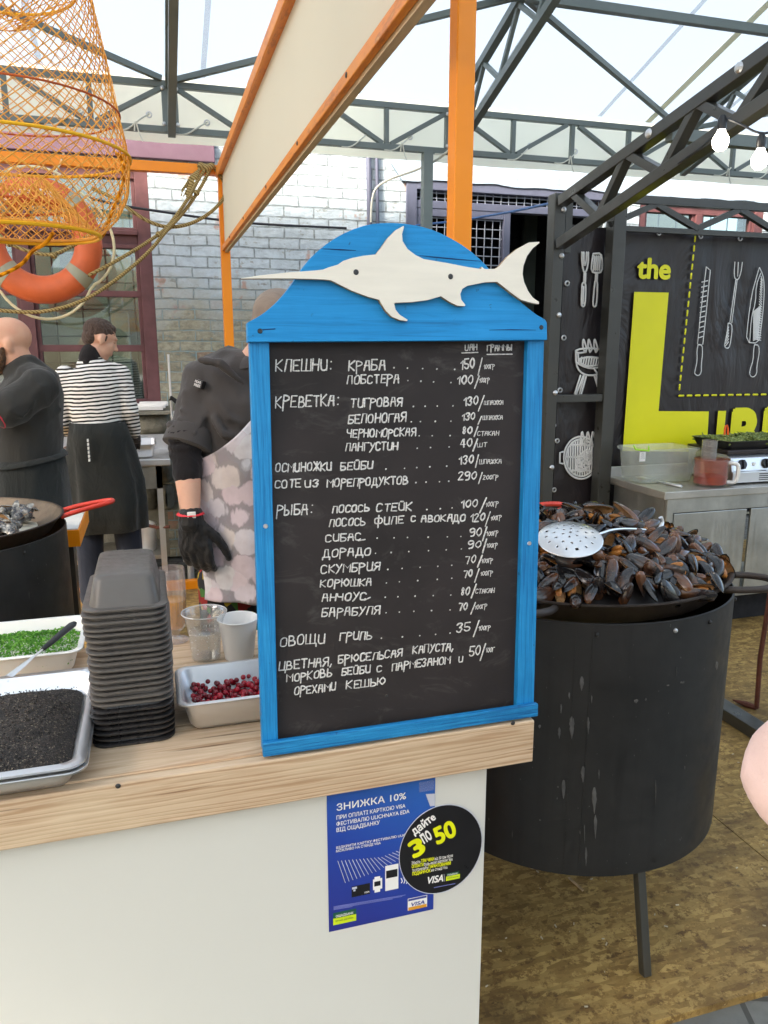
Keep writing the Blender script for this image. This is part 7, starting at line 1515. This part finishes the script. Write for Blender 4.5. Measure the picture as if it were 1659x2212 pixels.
for (x0, y0), (x1, y1), (x2, y2) in (((300, 500), (420, 520), (560, 640)), ((420, 760), (480, 860), (560, 900)), ((380, 860), (440, 960), (560, 1000))): m.limb([A(x0, y0, -.115), A(x1, y1, -.135), A(x2, y2, -.135)], [.008, .013, .008], 8)
remesh(m, 'jacket', M['coat'], p, .008, 3, wrinkle=.007, wf=10)
m = MB(); c_ = shV.lerp(elV, .80); d = (elV-shV).normalized(); m.tube([c_-d*.030, c_-d*.030, c_-d*.012, c_+d*.014, c_+d*.034, c_+d*.036], [.060, .070, .0765, .0785, .080, .056], 36); bevel(m.build('sleeve_cuff', M['coat'], p, smooth=True, angle=50), .003)
m = MB(); m.tube([nb+Vector((.074*math.cos(i*.2618)+.0, .07*math.sin(i*.2618), .012*math.cos(i*.2618)+.012)) for i in range(24)], [(.008, .03)]*24, 8, closed=True); m.build('collar', M['coat'], p, smooth=True)
m = MB()
for s_h, e_l, w_r in ((shV, elV, wrV), (shH, elH, wrH)): m.limb([s_h.lerp(e_l, .75), e_l, e_l.lerp(w_r, .34)], [.058, .049, .0465], 18)
for i in range(4): k_ = elV + Vector((0, 0, .07-.03*i)); m.tube([k_+Vector((.0505*math.cos(j*.35)*1.0, .0505*math.sin(j*.35), .008*math.cos(j*.35+i))) for j in range(18)], .005, 6, closed=True)
remesh(m, 'under_sleeve', M['under_sleeve'], p, .0065, 1, wrinkle=.003, wf=22)
pq = A(292, 650, -.10); nl = Vector((-.42, -.9, .12)).normalized(); ex = Vector((0, 0, 1)).cross(nl)*-1; ex = nl.cross(Vector((0, 0, 1))).normalized()*-1
ex = ex if ex.x > 0 else -ex; ey = nl.cross(ex); ey = -ey if ey.z < 0 else ey; ex = (ex+ey*-.28).normalized(); ey = nl.cross(ex); ey = -ey if ey.z < 0 else ey
m = MB(); o_ = pq + nl*.012; m.add([o_+ex*a_+ey*b_+nl*d_ for d_ in (.0, -.03) for a_, b_ in ((-.013, -.012), (.013, -.012), (.013, .012), (-.013, .012))], [(0, 1, 2, 3), (7, 6, 5, 4), (0, 4, 5, 1), (1, 5, 6, 2), (2, 6, 7, 3), (3, 7, 4, 0)]); pat = m.build('sleeve_patch', M['print_dark'], p)
ptext('patch_lettering', 'FEAR', o_-ex*.010+ey*.001+nl*.001, o_+ex*.010+ey*.001+nl*.001, .008, nl, M['white_print'], p, .02); ptext('patch_lettering', 'FREE', o_-ex*.010-ey*.010+nl*.001, o_+ex*.010-ey*.010+nl*.001, .008, nl, M['white_print'], p, .02)
m = MB(); xl_, xr_ = A(302, 1400, -.15).x, A(302, 1400, -.15).x+.40; nx, nz = 40, 60; zb_ = A(400, 2030, -.15).z
for i in range(nx+1):
    u = i/nx; x = xl_+(xr_-xl_)*u; xw = .302 - 0; zt_ = A(302, 1140, -.15).z + (A(610, 865, -.15).z-A(302, 1140, -.15).z)*min(1, u/.42)**1.35
    for j in range(nz+1):
        v = j/nz; z = zb_+(zt_-zb_)*v; y = YC - .165 + .09*abs(2*u-1)**2.6 - .012*math.sin(u*19+2*v)*(1-v)*.8 - .01*mnoise.noise((u*5, v*4, 1)); m.v.append(Vector((x + .006*mnoise.noise((v*6, 0, 0))*(1-u), y, z + (.012*mnoise.noise((u*4, 3, 0)) if j == 0 else 0))))
m.f = [(i*(nz+1)+j, (i+1)*(nz+1)+j, (i+1)*(nz+1)+j+1, i*(nz+1)+j+1) for i in range(nx) for j in range(nz)]; m.m = [0]*len(m.f)
o_ = m.build('floral_apron', M['floral'], p, smooth=True, angle=180); so_ = o_.modifiers.new('thick', 'SOLIDIFY'); so_.thickness = .004
m = MB(); legs(m, (hipc.x, YC, .9), .085, 0, r=(.095, .08, .07), fwd=-Y_); remesh(m, 'trousers', M['leggings'], p, .013, 4); shoes((hipc.x, YC), .10, p, X_, -Y_)
m = MB(); hand(m, wrV, HD, (1, -.35, -.1), (.35, .9, 0), 1.3, .42, -3.0, 1.22, .82); m.limb([elV.lerp(wrV, .97), wrV+Vector((0, 0, -.02))], [.039, .040], 16); remesh(m, 'glove', M['glove'], p, .0045, 1, wrinkle=.0018, wf=60)
m = MB(); hand(m, wrH, (-.2, -.8, -.3), (-.5, -.2, 1), (-.5, 0, 0), 1.15); m.limb([elH.lerp(wrH, .95), wrH], [.035, .032], 14); remesh(m, 'glove', M['glove'], p, .006, 1)
c_ = elV.lerp(wrV, .93); m = MB(); m.tube([c_+Vector((.037*math.cos(i*.2618), .037*math.sin(i*.2618), 0)) for i in range(24)], [(.002, .009)]*24, 8, closed=True); m.build('wristband', M['band_red'], p, smooth=True)
m = MB(); m.box((c_.x-.012, c_.y-.041, c_.z-.010), (c_.x+.014, c_.y-.034, c_.z+.010)); bevel(m.build('wristband_tag', M['white_mat'], p), .002)
fr = Matrix((fd.normalized().cross(Vector((0, 0, 1))).normalized(), fd.normalized(), fd.normalized().cross(Vector((0, 0, 1))).normalized().cross(fd.normalized()))).transposed()
m = MB(); m.ball(q(0, -.02, .050), (.090, .108, .086), 20, 14, fr); m.ball(q(0, -.05, .0), (.080, .06, .06), 16, 10, fr); m.limb([q(-.05, .07, .06), q(0, .12, .05), q(.05, .07, .06)], [(.012, .03)]*3, 10); remesh(m, 'cap', M['cap'], p, .008, 3)

# ---- passer-by in a pale pink jacket, only an elbow in frame
def atd(px_, py_, d_): return CAM + ray(px_, py_)*d_
el = atd(1726, 1695, .91)
p = thing('person', 'bystander in a pale pink jacket, only the bent elbow showing at the right edge', 'person', (1.02, .46, 0))
sh = Vector((.86, .47, 1.43)); wr = Vector((.94, .80, 1.10)); sh2 = Vector((1.19, .45, 1.43)); el2 = Vector((1.26, .5, 1.12)); wr2 = Vector((1.08, .78, 1.12)); hc = Vector((1.03, .52, 1.68))
m = MB(); q = head(m, hc, (0, 1, -.1), s=.95); m.limb([Vector((1.02, .46, 1.42)), Vector((1.02, .48, 1.52)), hc], [.06, .052, .05], 14); m.limb([Vector((1.02, .46, .86)), Vector((1.02, .46, 1.08)), Vector((1.02, .46, 1.3)), Vector((1.02, .46, 1.42))], [(.16, .11), (.13, .10), (.16, .11), (.10, .07)], 18, side=X_)
for a_, b_, c_ in ((sh, el, wr), (sh2, el2, wr2)): m.limb([a_, a_.lerp(b_, .5), b_, b_.lerp(c_, .5), c_], [.048, .04, .036, .033, .025], 12)
hand(m, wr, (.3, .9, .1), (-.2, 0, 1), (.9, -.3, 0)); hand(m, wr2, (-.3, .9, .1), (.2, 0, 1), (-.9, -.3, 0)); legs(m, (1.02, .46, .86), .09, 0); remesh(m, 'body', M['skin_pale'], p, .009, 4); eyes(q, p, .95)
m = MB(); m.limb([Vector((1.02, .46, .78)), Vector((1.02, .46, 1.08)), Vector((1.02, .46, 1.3)), Vector((1.02, .46, 1.46))], [(.21, .15), (.185, .14), (.20, .14), (.10, .08)], 24, side=X_)
for a_, b_, c_ in ((sh, el, wr), (sh2, el2, wr2)): m.limb([a_, a_.lerp(b_, .5), b_, b_.lerp(c_, .45), b_.lerp(c_, .92)], [.092, .080, .067, .060, .045], 20)
for dz in (.03, .09, .16): m.limb([el.lerp(sh, dz*2)+Vector((-.035, -.048, .0)), el.lerp(sh, dz*2)+Vector((-.058, .0, .012)), el.lerp(sh, dz*2)+Vector((-.03, .05, -.01))], [.004, .008, .004], 8)
remesh(m, 'jacket', M['pink_coat'], p, .008, 4, wrinkle=.007, wf=9)
m = MB(); m.ball(hc+Vector((0, -.03, .035)), (.088, .1, .095), 18, 12); m.limb([hc+Vector((0, -.07, .0)), hc+Vector((0, -.09, -.16))], [(.08, .04), (.07, .03)], 14, side=X_); remesh(m, 'hair', M['hair'], p, .009, 2)
m = MB(); legs(m, (1.02, .46, .88), .09, 0, r=(.10, .075, .06)); remesh(m, 'trousers', M['navy'], p, .013, 3); shoes((1.02, .46), .09, p)
